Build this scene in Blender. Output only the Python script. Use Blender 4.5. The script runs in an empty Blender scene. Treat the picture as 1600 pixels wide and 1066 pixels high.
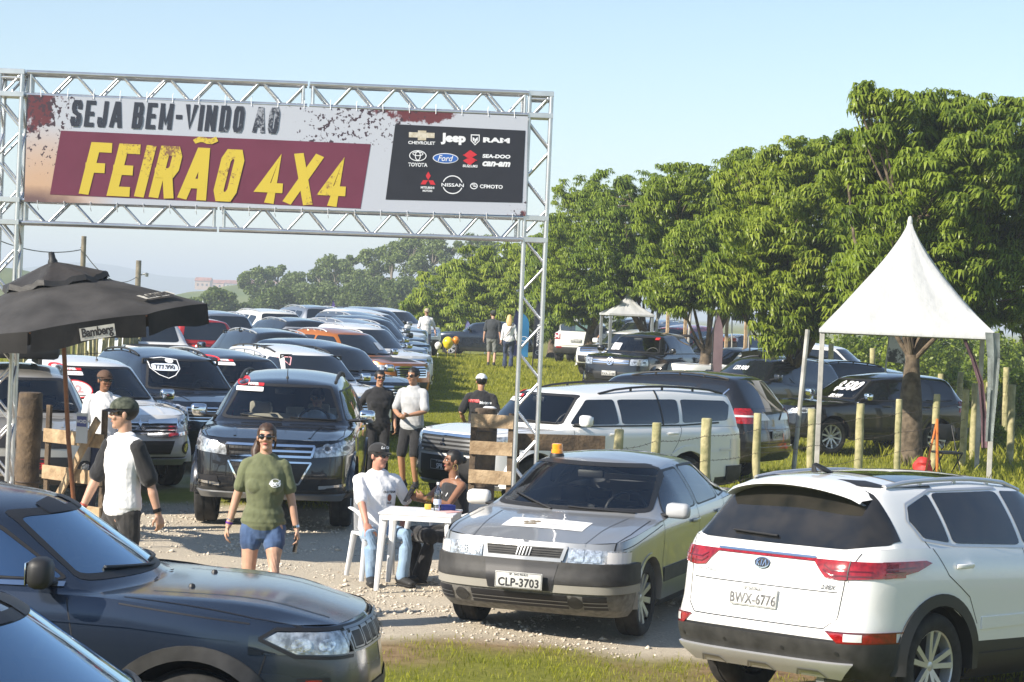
import bpy, bmesh, math, random
import numpy as np
from mathutils import Vector, Matrix
from mathutils.bvhtree import BVHTree
PI = math.pi
SC = bpy.context.scene
COL = SC.collection
R = math.radians
# ---------------------------------------------------------------- camera
F_PX, HZ, ROLL, CAM_H = 3400.0, 486.0, 0.042, 2.63
PITCH = (533 - HZ) / F_PX
cam_data = bpy.data.cameras.new("camera")
cam_data.sensor_width = 36
cam_data.lens = 36 * F_PX / 1600
cam_data.clip_start = 0.5
cam_data.clip_end = 20000
cam = bpy.data.objects.new("camera", cam_data)
COL.objects.link(cam)
_F = Vector((0, math.cos(PITCH), -math.sin(PITCH)))
_r = Vector((1, 0, 0)); _u = _r.cross(_F)
CR = math.cos(ROLL) * _r + math.sin(ROLL) * _u
CU = -math.sin(ROLL) * _r + math.cos(ROLL) * _u
_m = Matrix((CR, CU, -_F)).transposed().to_4x4()
_m.translation = Vector((0, 0, CAM_H))
cam.matrix_world = _m
SC.camera = cam
# ---------------------------------------------------------------- sun and sky
SUN_EL, SUN_AZ = R(33), R(33)         # azimuth: degrees towards the viewer from due left
to_sun = Vector((-math.cos(SUN_EL) * math.cos(SUN_AZ), -math.cos(SUN_EL) * math.sin(SUN_AZ), math.sin(SUN_EL)))
sun_d = bpy.data.lights.new("sun", 'SUN')
sun_d.energy = 4.7
sun_d.angle = R(0.53)
sun_d.color = (1.0, 0.91, 0.78)
sun = bpy.data.objects.new("sun", sun_d)
COL.objects.link(sun)
sun.rotation_euler = to_sun.to_track_quat('Z', 'Y').to_euler()
sun.location = to_sun * 60
W = bpy.data.worlds.new("World")
SC.world = W
W.use_nodes = True
_nt = W.node_tree
_sky = _nt.nodes.new('ShaderNodeTexSky')
_sky.sky_type = 'NISHITA'
_sky.sun_disc = False
_sky.sun_elevation = SUN_EL
_sky.sun_rotation = math.atan2(to_sun.x, to_sun.y) % (2 * PI)
_sky.air_density = 1.0
_sky.dust_density = 0.2
_sky.ozone_density = 2.2
_nt.links.new(_sky.outputs[0], _nt.nodes['Background'].inputs[0])
_nt.nodes['Background'].inputs[1].default_value = 0.09
SC.view_settings.view_transform = 'Standard'
SC.view_settings.look = 'None'
SC.view_settings.gamma = 1
SC.view_settings.exposure = 0.96
SC.cycles.use_denoising = True
SC.cycles.max_bounces = 8
SC.cycles.transparent_max_bounces = 12
SC.cycles.volume_bounces = 0
SC.cycles.caustics_reflective = False
SC.cycles.caustics_refractive = False
# ---------------------------------------------------------------- helpers
def at(px, py, Y):
	"""world point seen at photo pixel (1600 wide) at depth Y"""
	d = CR * ((px - 800) / F_PX) + CU * ((533 - py) / F_PX) + _F
	return Vector((0, 0, CAM_H)) + d * (Y / d.y)
def sstep(a, b, x):
	t = np.clip((x - a) / (b - a), 0, 1)
	return t * t * (3 - 2 * t)
def gz(x, y):
	x = np.asarray(x, float); y = np.asarray(y, float)
	rise = np.minimum(0.025 * np.maximum(y - 40, 0), .80)
	rise = rise - 0.6 * sstep(84, 110, y)
	lane = 1 - 0.85 * sstep(3.2, 7.5, x) * (1 - sstep(55, 75, y))
	return rise * lane - 0.10 * np.exp(-((x - 3.0) ** 2 + (y - 15.6) ** 2) / 7.0)
def g(x, y):
	return float(gz(x, y))
def gpos(px, Y):
	p = at(px, 480, Y)
	return Vector((p.x, Y, g(p.x, Y)))
def on_ground(px, py):
	for i in range(400):
		Y = 8 + i * 0.3
		p = at(px, py, Y)
		if p.z <= g(p.x, Y):
			return Vector((p.x, Y, g(p.x, Y)))
	return gpos(px, 100)
def link(o, parent=None):
	COL.objects.link(o)
	if parent is not None:
		o.parent = parent
	return o
def tag(o, label=None, cat=None, group=None, kind=None):
	if label: o['label'] = label
	if cat: o['category'] = cat
	if group: o['group'] = group
	if kind: o['kind'] = kind
	return o
def empty(name, loc=(0, 0, 0), rz=0.0, label=None, cat=None, group=None, parent=None):
	o = bpy.data.objects.new(name, None)
	o.empty_display_size = 0.2
	link(o, parent)
	o.location = loc
	o.rotation_euler = (0, 0, rz)
	return tag(o, label, cat, group)
def mesh_np(name, V, Fq, mats, parent=None, smooth=False, mi=None):
	"""V (n,3) and faces as an (m,k) index array -> object"""
	me = bpy.data.meshes.new(name)
	V = np.asarray(V, np.float32); Fq = np.asarray(Fq, np.int32)
	k = Fq.shape[1]
	me.vertices.add(len(V)); me.vertices.foreach_set('co', V.ravel())
	me.loops.add(Fq.size); me.loops.foreach_set('vertex_index', Fq.ravel())
	me.polygons.add(len(Fq))
	me.polygons.foreach_set('loop_start', np.arange(0, Fq.size, k, dtype=np.int32))
	me.polygons.foreach_set('loop_total', np.full(len(Fq), k, np.int32))
	if mi is not None: me.polygons.foreach_set('material_index', np.asarray(mi, np.int32))
	if smooth: me.polygons.foreach_set('use_smooth', np.ones(len(Fq), bool))
	me.update(calc_edges=True); me.validate()
	for m in (mats if isinstance(mats, (list, tuple)) else [mats]): me.materials.append(m)
	return link(bpy.data.objects.new(name, me), parent)
def bm_obj(name, bm, mat, parent=None, smooth=True, ang=35, free=True):
	me = bpy.data.meshes.new(name)
	bm.to_mesh(me)
	if free: bm.free()
	for m in (mat if isinstance(mat, (list, tuple)) else [mat]): me.materials.append(m)
	if smooth and len(me.polygons):
		me.polygons.foreach_set('use_smooth', np.ones(len(me.polygons), bool))
		me.set_sharp_from_angle(angle=R(ang))
	return link(bpy.data.objects.new(name, me), parent)
def add_box(bm, c, s, rot=None, bev=0.0, mi=0):
	r = bmesh.ops.create_cube(bm, size=1.0)
	vs = r['verts']
	M = Matrix.Translation(Vector(c)) @ (rot.to_4x4() if rot is not None else Matrix.Identity(4)) @ Matrix.Diagonal((s[0], s[1], s[2], 1))
	bmesh.ops.transform(bm, matrix=M, verts=vs)
	fs = list({f for v in vs for f in v.link_faces})
	for f in fs: f.material_index = mi
	if bev > 0:
		es = list({e for v in vs for e in v.link_edges})
		bmesh.ops.bevel(bm, geom=es, offset=bev, segments=2, affect='EDGES', profile=0.5)
	return vs
def frame_z(d):
	d = Vector(d).normalized()
	a = Vector((0, 0, 1)) if abs(d.z) < 0.95 else Vector((1, 0, 0))
	x = a.cross(d).normalized()
	return x, d.cross(x)
def add_tube(bm, pts, rad, n=8, caps=True, mi=0, x_axis=None):
	"""tube along pts; rad = number, list of numbers, or list of (rx, ry)"""
	pts = [Vector(p) for p in pts]
	if not isinstance(rad, (list, tuple)): rad = [rad] * len(pts)
	rings = []
	for i, p in enumerate(pts):
		d = pts[min(i + 1, len(pts) - 1)] - pts[max(i - 1, 0)]
		if d.length < 1e-9: d = Vector((0, 0, 1))
		if x_axis is not None:
			dn = d.normalized()
			x = (Vector(x_axis) - dn * Vector(x_axis).dot(dn)).normalized(); y = dn.cross(x)
		else:
			x, y = frame_z(d)
		rr = rad[i]
		rx, ry = rr if isinstance(rr, (list, tuple)) else (rr, rr)
		rings.append([bm.verts.new(p + x * rx * math.cos(2 * PI * k / n) + y * ry * math.sin(2 * PI * k / n)) for k in range(n)])
	for a, b in zip(rings, rings[1:]):
		for k in range(n):
			f = bm.faces.new((a[k], a[(k + 1) % n], b[(k + 1) % n], b[k])); f.material_index = mi
	if caps:
		f = bm.faces.new(rings[0][::-1]); f.material_index = mi
		f = bm.faces.new(rings[-1]); f.material_index = mi
	return rings
def add_lathe(bm, prof, n=24, axis='z', c=(0, 0, 0), mi=0, closed=False):
	"""prof: (r, h) pairs"""
	rings = []
	for r_, h in prof:
		ring = []
		for k in range(n):
			a = 2 * PI * k / n
			p = {'z': (r_ * math.cos(a), r_ * math.sin(a), h), 'y': (r_ * math.cos(a), h, r_ * math.sin(a)), 'x': (h, r_ * math.cos(a), r_ * math.sin(a))}[axis]
			ring.append(bm.verts.new(Vector(p) + Vector(c)))
		rings.append(ring)
	prs = list(zip(rings, rings[1:]))
	if closed: prs.append((rings[-1], rings[0]))
	for a, b in prs:
		for k in range(n):
			f = bm.faces.new((a[k], a[(k + 1) % n], b[(k + 1) % n], b[k])); f.material_index = mi
	return rings
def add_poly(bm, pts, mi=0):
	f = bm.faces.new([bm.verts.new(Vector(p)) for p in pts]); f.material_index = mi
	return f
def fix_normals(bm):
	bmesh.ops.recalc_face_normals(bm, faces=bm.faces)
def copy_tree(o, parent=None):
	c = o.copy()
	COL.objects.link(c)
	if parent is not None: c.parent = parent
	for ch in o.children:
		copy_tree(ch, c)
	return c
# ---------------------------------------------------------------- materials
def new_mat(name):
	m = bpy.data.materials.new(name); m.use_nodes = True
	return m, m.node_tree, m.node_tree.nodes['Principled BSDF']
def setp(b, **kw):
	for k, v in kw.items():
		b.inputs[k.replace('_', ' ')].default_value = v
def c4(c): return (c[0], c[1], c[2], 1.0)
_mc = {}
def mat(name, col, rough=0.5, metal=0.0, noise=0.0, scale=20.0, bump=0.0, bscale=60.0, coat=0.0, spec=0.5, col2=None, sheen=0.0, detail=4):
	if name in _mc: return _mc[name]
	m, nt, b = new_mat(name)
	setp(b, Base_Color=c4(col), Roughness=rough, Metallic=metal, Coat_Weight=coat, Specular_IOR_Level=spec)
	b.inputs['Coat Roughness'].default_value = 0.03
	if sheen: b.inputs['Sheen Weight'].default_value = sheen
	tc = nt.nodes.new('ShaderNodeTexCoord')
	if noise > 0 or col2 is not None:
		n = nt.nodes.new('ShaderNodeTexNoise'); n.inputs['Scale'].default_value = scale; n.inputs['Detail'].default_value = detail
		nt.links.new(tc.outputs['Object'], n.inputs['Vector'])
		r = nt.nodes.new('ShaderNodeValToRGB')
		if col2 is None:
			lo = [max(0, x * (1 - noise)) for x in col]; hi = [min(1, x * (1 + noise)) for x in col]
		else: lo, hi = col, col2
		r.color_ramp.elements[0].color = c4(lo); r.color_ramp.elements[1].color = c4(hi)
		r.color_ramp.elements[0].position = 0.35; r.color_ramp.elements[1].position = 0.65
		nt.links.new(n.outputs[0], r.inputs[0]); nt.links.new(r.outputs[0], b.inputs['Base Color'])
	if bump > 0:
		n2 = nt.nodes.new('ShaderNodeTexNoise'); n2.inputs['Scale'].default_value = bscale; n2.inputs['Detail'].default_value = 3
		nt.links.new(tc.outputs['Object'], n2.inputs['Vector'])
		bp = nt.nodes.new('ShaderNodeBump'); bp.inputs['Strength'].default_value = bump; bp.inputs['Distance'].default_value = 0.02
		nt.links.new(n2.outputs[0], bp.inputs['Height']); nt.links.new(bp.outputs[0], b.inputs['Normal'])
	_mc[name] = m
	return m
def paint(name, col, metal=0.0, rough=0.28, dust=0.12, cr=0.035):
	"""car paint: clear coat over the base, faint uneven dust"""
	if name in _mc: return _mc[name]
	m, nt, b = new_mat(name)
	setp(b, Metallic=metal, Coat_Weight=1.0, Specular_IOR_Level=0.5)
	b.inputs['Coat Roughness'].default_value = cr
	tc = nt.nodes.new('ShaderNodeTexCoord')
	n = nt.nodes.new('ShaderNodeTexNoise'); n.inputs['Scale'].default_value = 2.2; n.inputs['Detail'].default_value = 6
	nt.links.new(tc.outputs['Object'], n.inputs['Vector'])
	sx = nt.nodes.new('ShaderNodeSeparateXYZ'); nt.links.new(tc.outputs['Object'], sx.inputs[0])
	mr = nt.nodes.new('ShaderNodeMapRange'); mr.inputs[1].default_value = 0.15; mr.inputs[2].default_value = 0.75
	mr.inputs[3].default_value = 1.0; mr.inputs[4].default_value = 0.12
	nt.links.new(sx.outputs[2], mr.inputs[0])
	ml = nt.nodes.new('ShaderNodeMath'); ml.operation = 'MULTIPLY'
	nt.links.new(n.outputs[0], ml.inputs[0]); nt.links.new(mr.outputs[0], ml.inputs[1])
	m2 = nt.nodes.new('ShaderNodeMath'); m2.operation = 'MULTIPLY'; m2.inputs[1].default_value = dust * 2
	nt.links.new(ml.outputs[0], m2.inputs[0])
	mx = nt.nodes.new('ShaderNodeMix'); mx.data_type = 'RGBA'
	mx.inputs[6].default_value = c4(col); mx.inputs[7].default_value = (0.30, 0.25, 0.18, 1)
	nt.links.new(m2.outputs[0], mx.inputs[0]); nt.links.new(mx.outputs[2], b.inputs['Base Color'])
	ad = nt.nodes.new('ShaderNodeMath'); ad.operation = 'ADD'; ad.inputs[1].default_value = rough
	nt.links.new(m2.outputs[0], ad.inputs[0]); nt.links.new(ad.outputs[0], b.inputs['Roughness'])
	_mc[name] = m
	return m
def glass(name, tint, base=0.05):
	"""thin tinted glazing: fresnel mix of a mirror and a tinted see-through"""
	if name in _mc: return _mc[name]
	m = bpy.data.materials.new(name); m.use_nodes = True
	nt = m.node_tree; nt.nodes.clear()
	out = nt.nodes.new('ShaderNodeOutputMaterial')
	tr = nt.nodes.new('ShaderNodeBsdfTransparent'); tr.inputs[0].default_value = c4(tint)
	gl = nt.nodes.new('ShaderNodeBsdfGlossy'); gl.inputs['Roughness'].default_value = 0.02; gl.inputs[0].default_value = (0.95, 0.97, 1, 1) if base < .3 else (.60, .78, .95, 1)
	fr = nt.nodes.new('ShaderNodeFresnel'); fr.inputs[0].default_value = 1.55
	ad = nt.nodes.new('ShaderNodeMath'); ad.operation = 'ADD'; ad.inputs[1].default_value = base; ad.use_clamp = True
	nt.links.new(fr.outputs[0], ad.inputs[0])
	mx = nt.nodes.new('ShaderNodeMixShader')
	nt.links.new(ad.outputs[0], mx.inputs[0]); nt.links.new(tr.outputs[0], mx.inputs[1]); nt.links.new(gl.outputs[0], mx.inputs[2])
	nt.links.new(mx.outputs[0], out.inputs[0])
	_mc[name] = m
	return m
M = dict(
	black=mat('black_plastic', (0.018, 0.018, 0.019), 0.5, bump=0.1, bscale=200),
	trim=mat('dusty_black_trim', (0.03, 0.029, 0.028), 0.62, noise=0.35, scale=9),
	rubber=mat('tyre_rubber', (0.022, 0.021, 0.020), 0.85, noise=0.4, scale=14),
	darkglass=mat('dark_glass', (0.010, 0.013, 0.017), 0.03, spec=1.0, coat=.6),
	chrome=mat('chrome', (0.80, 0.81, 0.83), 0.09, metal=1.0),
	alloy=mat('alloy', (0.55, 0.56, 0.58), 0.32, metal=0.55),
	alloy_dark=mat('alloy_dark', (0.10, 0.10, 0.105), 0.35, metal=0.6),
	lamp=mat('lamp_lens', (0.42, 0.44, 0.46), 0.14, metal=0.45, spec=0.9, coat=1.0, noise=0.55, scale=22, bump=.15, bscale=45),
	lamp_in=mat('lamp_reflector', (0.62, 0.63, 0.64), 0.16, metal=0.7, noise=.5, scale=30, bump=.25, bscale=55),
	redlens=mat('red_lens', (0.26, 0.006, 0.008), 0.12, spec=0.5, coat=1.0, noise=0.35, scale=25),
	reddark=mat('red_lens_dark', (0.13, 0.004, 0.006), 0.12, coat=1.0),
	amber=mat('amber_lens', (0.75, 0.20, 0.015), 0.15, coat=1.0),
	clear=mat('clear_lens', (0.72, 0.70, 0.70), 0.2, coat=1.0),
	white=mat('white_plastic', (0.80, 0.80, 0.79), 0.42),
	sticker=mat('white_sticker', (0.82, 0.83, 0.84), 0.35),
	ink=mat('black_ink', (0.015, 0.015, 0.018), 0.5),
	plate=mat('plate_grey', (0.52, 0.52, 0.50), 0.4, noise=0.06, scale=30),
	red=mat('red_print', (0.62, 0.03, 0.035), 0.45),
	inter=mat('cabin_dark', (0.02, 0.02, 0.021), 0.8),
	seat=mat('seat_cloth', (0.16, 0.145, 0.12), 0.9),
	seat_dark=mat('seat_dark', (0.03, 0.03, 0.032), 0.85),
	alum=mat('aluminium', (0.62, 0.63, 0.65), 0.32, metal=0.85, noise=0.08, scale=6),
	steel=mat('steel_grey', (0.30, 0.31, 0.32), 0.4, metal=0.8),
)
GL_CLEAR = glass('windscreen_glass', (0.90, 0.93, 0.91), 0.03)
GL_FILM = glass('reflective_film_glass', (0.10, 0.14, 0.18), 0.50)
GL_TINT = glass('tinted_glass', (0.10, 0.11, 0.12), 0.05)
def text_bm(txt, size=1.0, bold=0.0, sx=1.0, shear=0.0, spacing=1.0, align='CENTER'):
	"""flat lettering in the xy plane, centred, as a bmesh"""
	cu = bpy.data.curves.new('lettering', 'FONT')
	cu.body = txt; cu.size = size; cu.offset = bold; cu.shear = shear; cu.space_character = spacing
	cu.align_x = align; cu.align_y = 'CENTER'
	cu.resolution_u = 3
	ob = bpy.data.objects.new('lettering', cu); COL.objects.link(ob)
	dg = bpy.context.evaluated_depsgraph_get()
	me = ob.evaluated_get(dg).to_mesh()
	bm = bmesh.new(); bm.from_mesh(me)
	ob.evaluated_get(dg).to_mesh_clear()
	bpy.data.objects.remove(ob); bpy.data.curves.remove(cu)
	if len(bm.verts):
		xs = [v.co.x for v in bm.verts]; ys = [v.co.y for v in bm.verts]
		cx = (min(xs) + max(xs)) / 2 if align == 'CENTER' else 0; cy = (min(ys) + max(ys)) / 2
		for v in bm.verts: v.co = Vector(((v.co.x - cx) * sx, v.co.y - cy, 0))
	return bm
def xf(bm, M_):
	bmesh.ops.transform(bm, matrix=M_, verts=bm.verts)
	return bm
def basis(o, x, y, z):
	m = Matrix((Vector(x), Vector(y), Vector(z))).transposed().to_4x4()
	m.translation = Vector(o)
	return m
rng = np.random.default_rng(7)
random.seed(7)
# ---------------------------------------------------------------- ground
def axis_vals(lo, mid0, mid1, hi, step, grow=1.25):
	a = list(np.arange(mid0, mid1 + 1e-6, step))
	s = step; x = mid1
	while x < hi: s *= grow; x += s; a.append(x)
	s = step; x = mid0
	while x > lo: s *= grow; x -= s; a.insert(0, x)
	return np.array(a)
def vnoise(x, y, seed=0, scale=1.0):
	"""smooth value noise on numpy arrays, 0..1"""
	x = np.asarray(x) / scale; y = np.asarray(y) / scale
	xi = np.floor(x).astype(np.int64); yi = np.floor(y).astype(np.int64)
	fx = x - xi; fy = y - yi
	fx = fx * fx * (3 - 2 * fx); fy = fy * fy * (3 - 2 * fy)
	def h(a, b):
		n = (a * 374761393 + b * 668265263 + seed * 1274126177) & 0x7fffffff
		n = ((n ^ (n >> 13)) * 1274126177) & 0x7fffffff
		return ((n ^ (n >> 16)) & 0xffff) / 65535.0
	return (h(xi, yi) * (1 - fx) + h(xi + 1, yi) * fx) * (1 - fy) + (h(xi, yi + 1) * (1 - fx) + h(xi + 1, yi + 1) * fx) * fy
def gravel_mask(x, y):
	n = (vnoise(x, y, 3, 1.6) - 0.5) * 1.6 + (vnoise(x, y, 4, 0.5) - 0.5) * 0.7
	m = sstep(16.9, 17.5, y + n * 0.5) * (1 - sstep(27.0, 29.5, y + n))
	right = 1.9 + 0.0 * y
	m = m * (1 - sstep(right - 0.3, right + 0.5, x + n * 0.6))
	m = np.maximum(m, 0.75 * (1 - sstep(-5.5, -4.2, x + n)) * sstep(17, 18, y) * (1 - sstep(44, 50, y)))
	return np.clip(m, 0, 1)
def dirt_mask(x, y):
	n = vnoise(x, y, 9, 1.1) * 0.8 + vnoise(x, y, 10, 0.35) * 0.35
	m = (1 - sstep(0.0, 0.55, np.abs(y - 17.0 - 0.12 * x) / 1.5 - 0.25)) * sstep(0.3, 0.75, n)
	m = np.maximum(m, (1 - sstep(0.6, 1.6, np.hypot((x - 2.6) / 1.6, (y - 15.6) / 1.0))) * 0.9 * sstep(0.2, 0.6, n))
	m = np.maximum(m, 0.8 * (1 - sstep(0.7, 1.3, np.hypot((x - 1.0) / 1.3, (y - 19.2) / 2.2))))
	return np.clip(m, 0, 1)
gx = axis_vals(-2500, -16, 16, 2500, 0.22)
gy = axis_vals(-60, 6, 50, 6000, 0.22)
GX, GY = np.meshgrid(gx, gy)
GZ = gz(GX, GY)
near = np.exp(-np.maximum(GY - 60, 0) / 40)
GZ = GZ + ((vnoise(GX, GY, 1, 2.3) - 0.5) * 0.05 + (vnoise(GX, GY, 2, 0.6) - 0.5) * 0.02) * near * sstep(7, 12, GY)
GZ = GZ - 0.02 - 14 * sstep(130, 900, GY) * 0
nx, ny = len(gx), len(gy)
idx = np.arange(nx * ny).reshape(ny, nx)
Fq = np.stack([idx[:-1, :-1], idx[:-1, 1:], idx[1:, 1:], idx[1:, :-1]], -1).reshape(-1, 4)
gm, nt, b = new_mat('ground_grass_and_gravel')
b.inputs['Roughness'].default_value = 0.95; b.inputs['Specular IOR Level'].default_value = 0.15
N = nt.nodes; Lk = nt.links
def ramp(src, cols, pos):
	r = N.new('ShaderNodeValToRGB'); r.color_ramp.elements.remove(r.color_ramp.elements[1])
	r.color_ramp.elements[0].color = c4(cols[0]); r.color_ramp.elements[0].position = pos[0]
	for c, p in zip(cols[1:], pos[1:]):
		e = r.color_ramp.elements.new(p); e.color = c4(c)
	Lk.new(src, r.inputs[0]); return r.outputs[0]
def noise(scale, detail=5, rough=0.6):
	n = N.new('ShaderNodeTexNoise'); n.inputs['Scale'].default_value = scale; n.inputs['Detail'].default_value = detail; n.inputs['Roughness'].default_value = rough
	Lk.new(tcg.outputs['Object'], n.inputs['Vector']); return n.outputs[0]
def mixc(f, a, b_):
	m = N.new('ShaderNodeMix'); m.data_type = 'RGBA'
	Lk.new(f, m.inputs[0]); Lk.new(a, m.inputs[6]); Lk.new(b_, m.inputs[7]); return m.outputs[2]
tcg = N.new('ShaderNodeTexCoord')
grass_c = mixc(noise(0.45, 6), ramp(noise(9, 8, 0.75), [(0.09, 0.105, 0.016), (0.19, 0.205, 0.03), (0.28, 0.25, 0.07)], [0.3, 0.52, 0.75]),
               ramp(noise(22, 8, 0.75), [(0.11, 0.12, 0.02), (0.22, 0.225, 0.04), (0.34, 0.28, 0.10)], [0.3, 0.55, 0.8]))
gravel_c = ramp(noise(38, 7, 0.8), [(0.36, 0.305, 0.23), (0.57, 0.50, 0.39), (0.70, 0.63, 0.52)], [0.3, 0.5, 0.72])
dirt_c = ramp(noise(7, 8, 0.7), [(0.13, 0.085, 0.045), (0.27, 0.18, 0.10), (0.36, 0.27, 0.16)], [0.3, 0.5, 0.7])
at1 = N.new('ShaderNodeAttribute'); at1.attribute_name = 'gravel'
at2 = N.new('ShaderNodeAttribute'); at2.attribute_name = 'dirt'
gravel_c = mixc(ramp(noise(0.9, 4, .6), [(0, 0, 0), (.55, .55, .55)], [.45, .7]), gravel_c, ramp(noise(60, 5, .7), [(.38, .33, .255), (.58, .52, .42)], [.35, .65]))
c1 = mixc(at2.outputs['Fac'], grass_c, dirt_c)
c2 = mixc(at1.outputs['Fac'], c1, gravel_c)
Lk.new(c2, b.inputs['Base Color'])
bp = N.new('ShaderNodeBump'); bp.inputs['Strength'].default_value = 0.8; bp.inputs['Distance'].default_value = 0.03
Lk.new(noise(30, 8, 0.8), bp.inputs['Height']); Lk.new(bp.outputs[0], b.inputs['Normal'])
ground = mesh_np('ground', np.stack([GX, GY, GZ], -1).reshape(-1, 3), Fq, gm, smooth=True)
tag(ground, kind='structure')
for nm, fn in (('gravel', gravel_mask), ('dirt', dirt_mask)):
	a_ = ground.data.attributes.new(nm, 'FLOAT', 'POINT')
	a_.data.foreach_set('value', fn(GX, GY).astype(np.float32).ravel())
def scatter(n, x0, x1, y0, y1, fn):
	x = rng.uniform(x0, x1, n); y = rng.uniform(y0, y1, n)
	k = rng.random(n) < fn(x, y)
	return x[k], y[k]
def gzn(x, y):
	near = np.exp(-np.maximum(y - 60, 0) / 40)
	return gz(x, y) + ((vnoise(x, y, 1, 2.3) - 0.5) * 0.05 + (vnoise(x, y, 2, 0.6) - 0.5) * 0.02) * near * sstep(7, 12, y) - 0.02
sx_, sy_ = scatter(42000, -9, 2.6, 16.6, 29.5, lambda x, y: gravel_mask(x, y) * ((0.10 + 0.9 * sstep(.42, .62, vnoise(x, y, 31, 0.7) * .6 + vnoise(x, y, 32, .25) * .4)) * (1 - .75 * np.maximum(np.exp(-((x + 2.0 - .06 * (y - 20)) / .28) ** 2), np.exp(-((x + 3.6 - .06 * (y - 20)) / .28) ** 2)))))
octv = np.array([(1, 0, 0), (0, 1, 0), (-1, 0, 0), (0, -1, 0), (0, 0, 1), (0.0, 0, -0.6)], float)
octf = np.array([(0, 1, 4), (1, 2, 4), (2, 3, 4), (3, 0, 4), (1, 0, 5), (2, 1, 5), (3, 2, 5), (0, 3, 5)])
n = len(sx_)
sz = np.exp(rng.normal(math.log(0.0115), 0.45, n)).clip(0.005, 0.045)
an = rng.uniform(0, 2 * PI, n)
jit = 1 + rng.uniform(-0.35, 0.35, (n, 6, 1))
V = octv[None] * jit * sz[:, None, None] * np.stack([rng.uniform(0.7, 1.4, n), rng.uniform(0.7, 1.3, n), rng.uniform(0.45, 0.9, n)], -1)[:, None]
ca, sa = np.cos(an)[:, None], np.sin(an)[:, None]
V = np.stack([V[..., 0] * ca - V[..., 1] * sa, V[..., 0] * sa + V[..., 1] * ca, V[..., 2]], -1)
V += np.stack([sx_, sy_, gzn(sx_, sy_) + sz * 0.15], -1)[:, None]
Fs = (octf[None] + (np.arange(n) * 6)[:, None, None]).reshape(-1, 3)
stone_m = mat('gravel_stone', (0.42, 0.36, 0.28), 0.9, col2=(0.72, 0.65, 0.54), scale=9, detail=2)
tag(mesh_np('gravel', V.reshape(-1, 3), Fs, stone_m, smooth=False), kind='stuff', label='loose pale gravel stones spread over the entrance track', cat='gravel')
# ---------------------------------------------------------------- grass
def leafmat(name, c1, c2, trans=0.35, scale=3.0, rough=0.5, c3=None):
	m = bpy.data.materials.new(name); m.use_nodes = True
	nt = m.node_tree; b = nt.nodes['Principled BSDF']; out = nt.nodes['Material Output']
	tc = nt.nodes.new('ShaderNodeTexCoord')
	n = nt.nodes.new('ShaderNodeTexNoise'); n.inputs['Scale'].default_value = scale; n.inputs['Detail'].default_value = 4
	nt.links.new(tc.outputs['Object'], n.inputs['Vector'])
	gi = nt.nodes.new('ShaderNodeNewGeometry')
	ad = nt.nodes.new('ShaderNodeMath'); ad.operation = 'MULTIPLY_ADD'; ad.inputs[1].default_value = 0.45;
	nt.links.new(gi.outputs['Random Per Island'], ad.inputs[0]);
	sb = nt.nodes.new('ShaderNodeMath'); sb.operation = 'MULTIPLY_ADD'; sb.inputs[1].default_value = 0.9; sb.inputs[2].default_value = -0.2
	nt.links.new(n.outputs[0], sb.inputs[0]); nt.links.new(sb.outputs[0], ad.inputs[2])
	r = nt.nodes.new('ShaderNodeValToRGB')
	r.color_ramp.elements[0].color = c4(c1); r.color_ramp.elements[0].position = 0.15
	r.color_ramp.elements[1].color = c4(c2); r.color_ramp.elements[1].position = 0.75
	if c3:
		e = r.color_ramp.elements.new(0.93); e.color = c4(c3)
	nt.links.new(ad.outputs[0], r.inputs[0])
	nt.links.new(r.outputs[0], b.inputs['Base Color'])
	b.inputs['Roughness'].default_value = rough; b.inputs['Specular IOR Level'].default_value = 0.35
	t = nt.nodes.new('ShaderNodeBsdfTranslucent')
	hs = nt.nodes.new('ShaderNodeHueSaturation'); hs.inputs['Saturation'].default_value = 1.15; hs.inputs['Value'].default_value = 1.25
	nt.links.new(r.outputs[0], hs.inputs['Color']); nt.links.new(hs.outputs[0], t.inputs[0])
	mx = nt.nodes.new('ShaderNodeMixShader'); mx.inputs[0].default_value = trans
	nt.links.new(b.outputs[0], mx.inputs[1]); nt.links.new(t.outputs[0], mx.inputs[2]); nt.links.new(mx.outputs[0], out.inputs[0])
	return m
grass_m = leafmat('grass_blades', (0.17, 0.195, 0.018), (0.40, 0.40, 0.055), 0.45, 1.2, 0.6, (0.58, 0.48, 0.18))
def blades(x, y, h, w):
	n = len(x)
	a = rng.uniform(0, 2 * PI, n); le = rng.uniform(0.1, 0.75, n); la = rng.uniform(0, 2 * PI, n)
	z = gzn(x, y)
	dx, dy = np.cos(a) * w / 2, np.sin(a) * w / 2
	tx, ty = np.cos(la) * le * h, np.sin(la) * le * h
	v = np.stack([np.stack([x - dx, y - dy, z - 0.01], -1), np.stack([x + dx, y + dy, z - 0.01], -1),
                  np.stack([x + tx * .4 + dx * .7, y + ty * .4 + dy * .7, z + h * .6], -1), np.stack([x + tx, y + ty, z + h], -1)], 1)
	return v
def not_gravel(x, y): return (1 - np.clip(gravel_mask(x, y) * 1.25, 0, 1)) * (1 - 0.85 * dirt_mask(x, y))
BL = []
x, y = scatter(75000, -3, 8, 11.5, 17.8, not_gravel)
k = rng.random(len(x)) < 0.35 + 0.65 * (vnoise(x, y, 21, 0.5) > 0.42)
x, y = x[k], y[k]; BL.append(blades(x, y, rng.uniform(0.012, 0.048, len(x)), rng.uniform(0.004, 0.008, len(x))))
x, y = scatter(110000, -4, 3.6, 26, 60, not_gravel)
BL.append(blades(x, y, rng.uniform(0.02, 0.05, len(x)), rng.uniform(0.008, 0.016, len(x))))
x, y = scatter(60000, -9, 6, 58, 92, not_gravel)
BL.append(blades(x, y, rng.uniform(0.05, 0.12, len(x)), rng.uniform(0.02, 0.04, len(x))))
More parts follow.
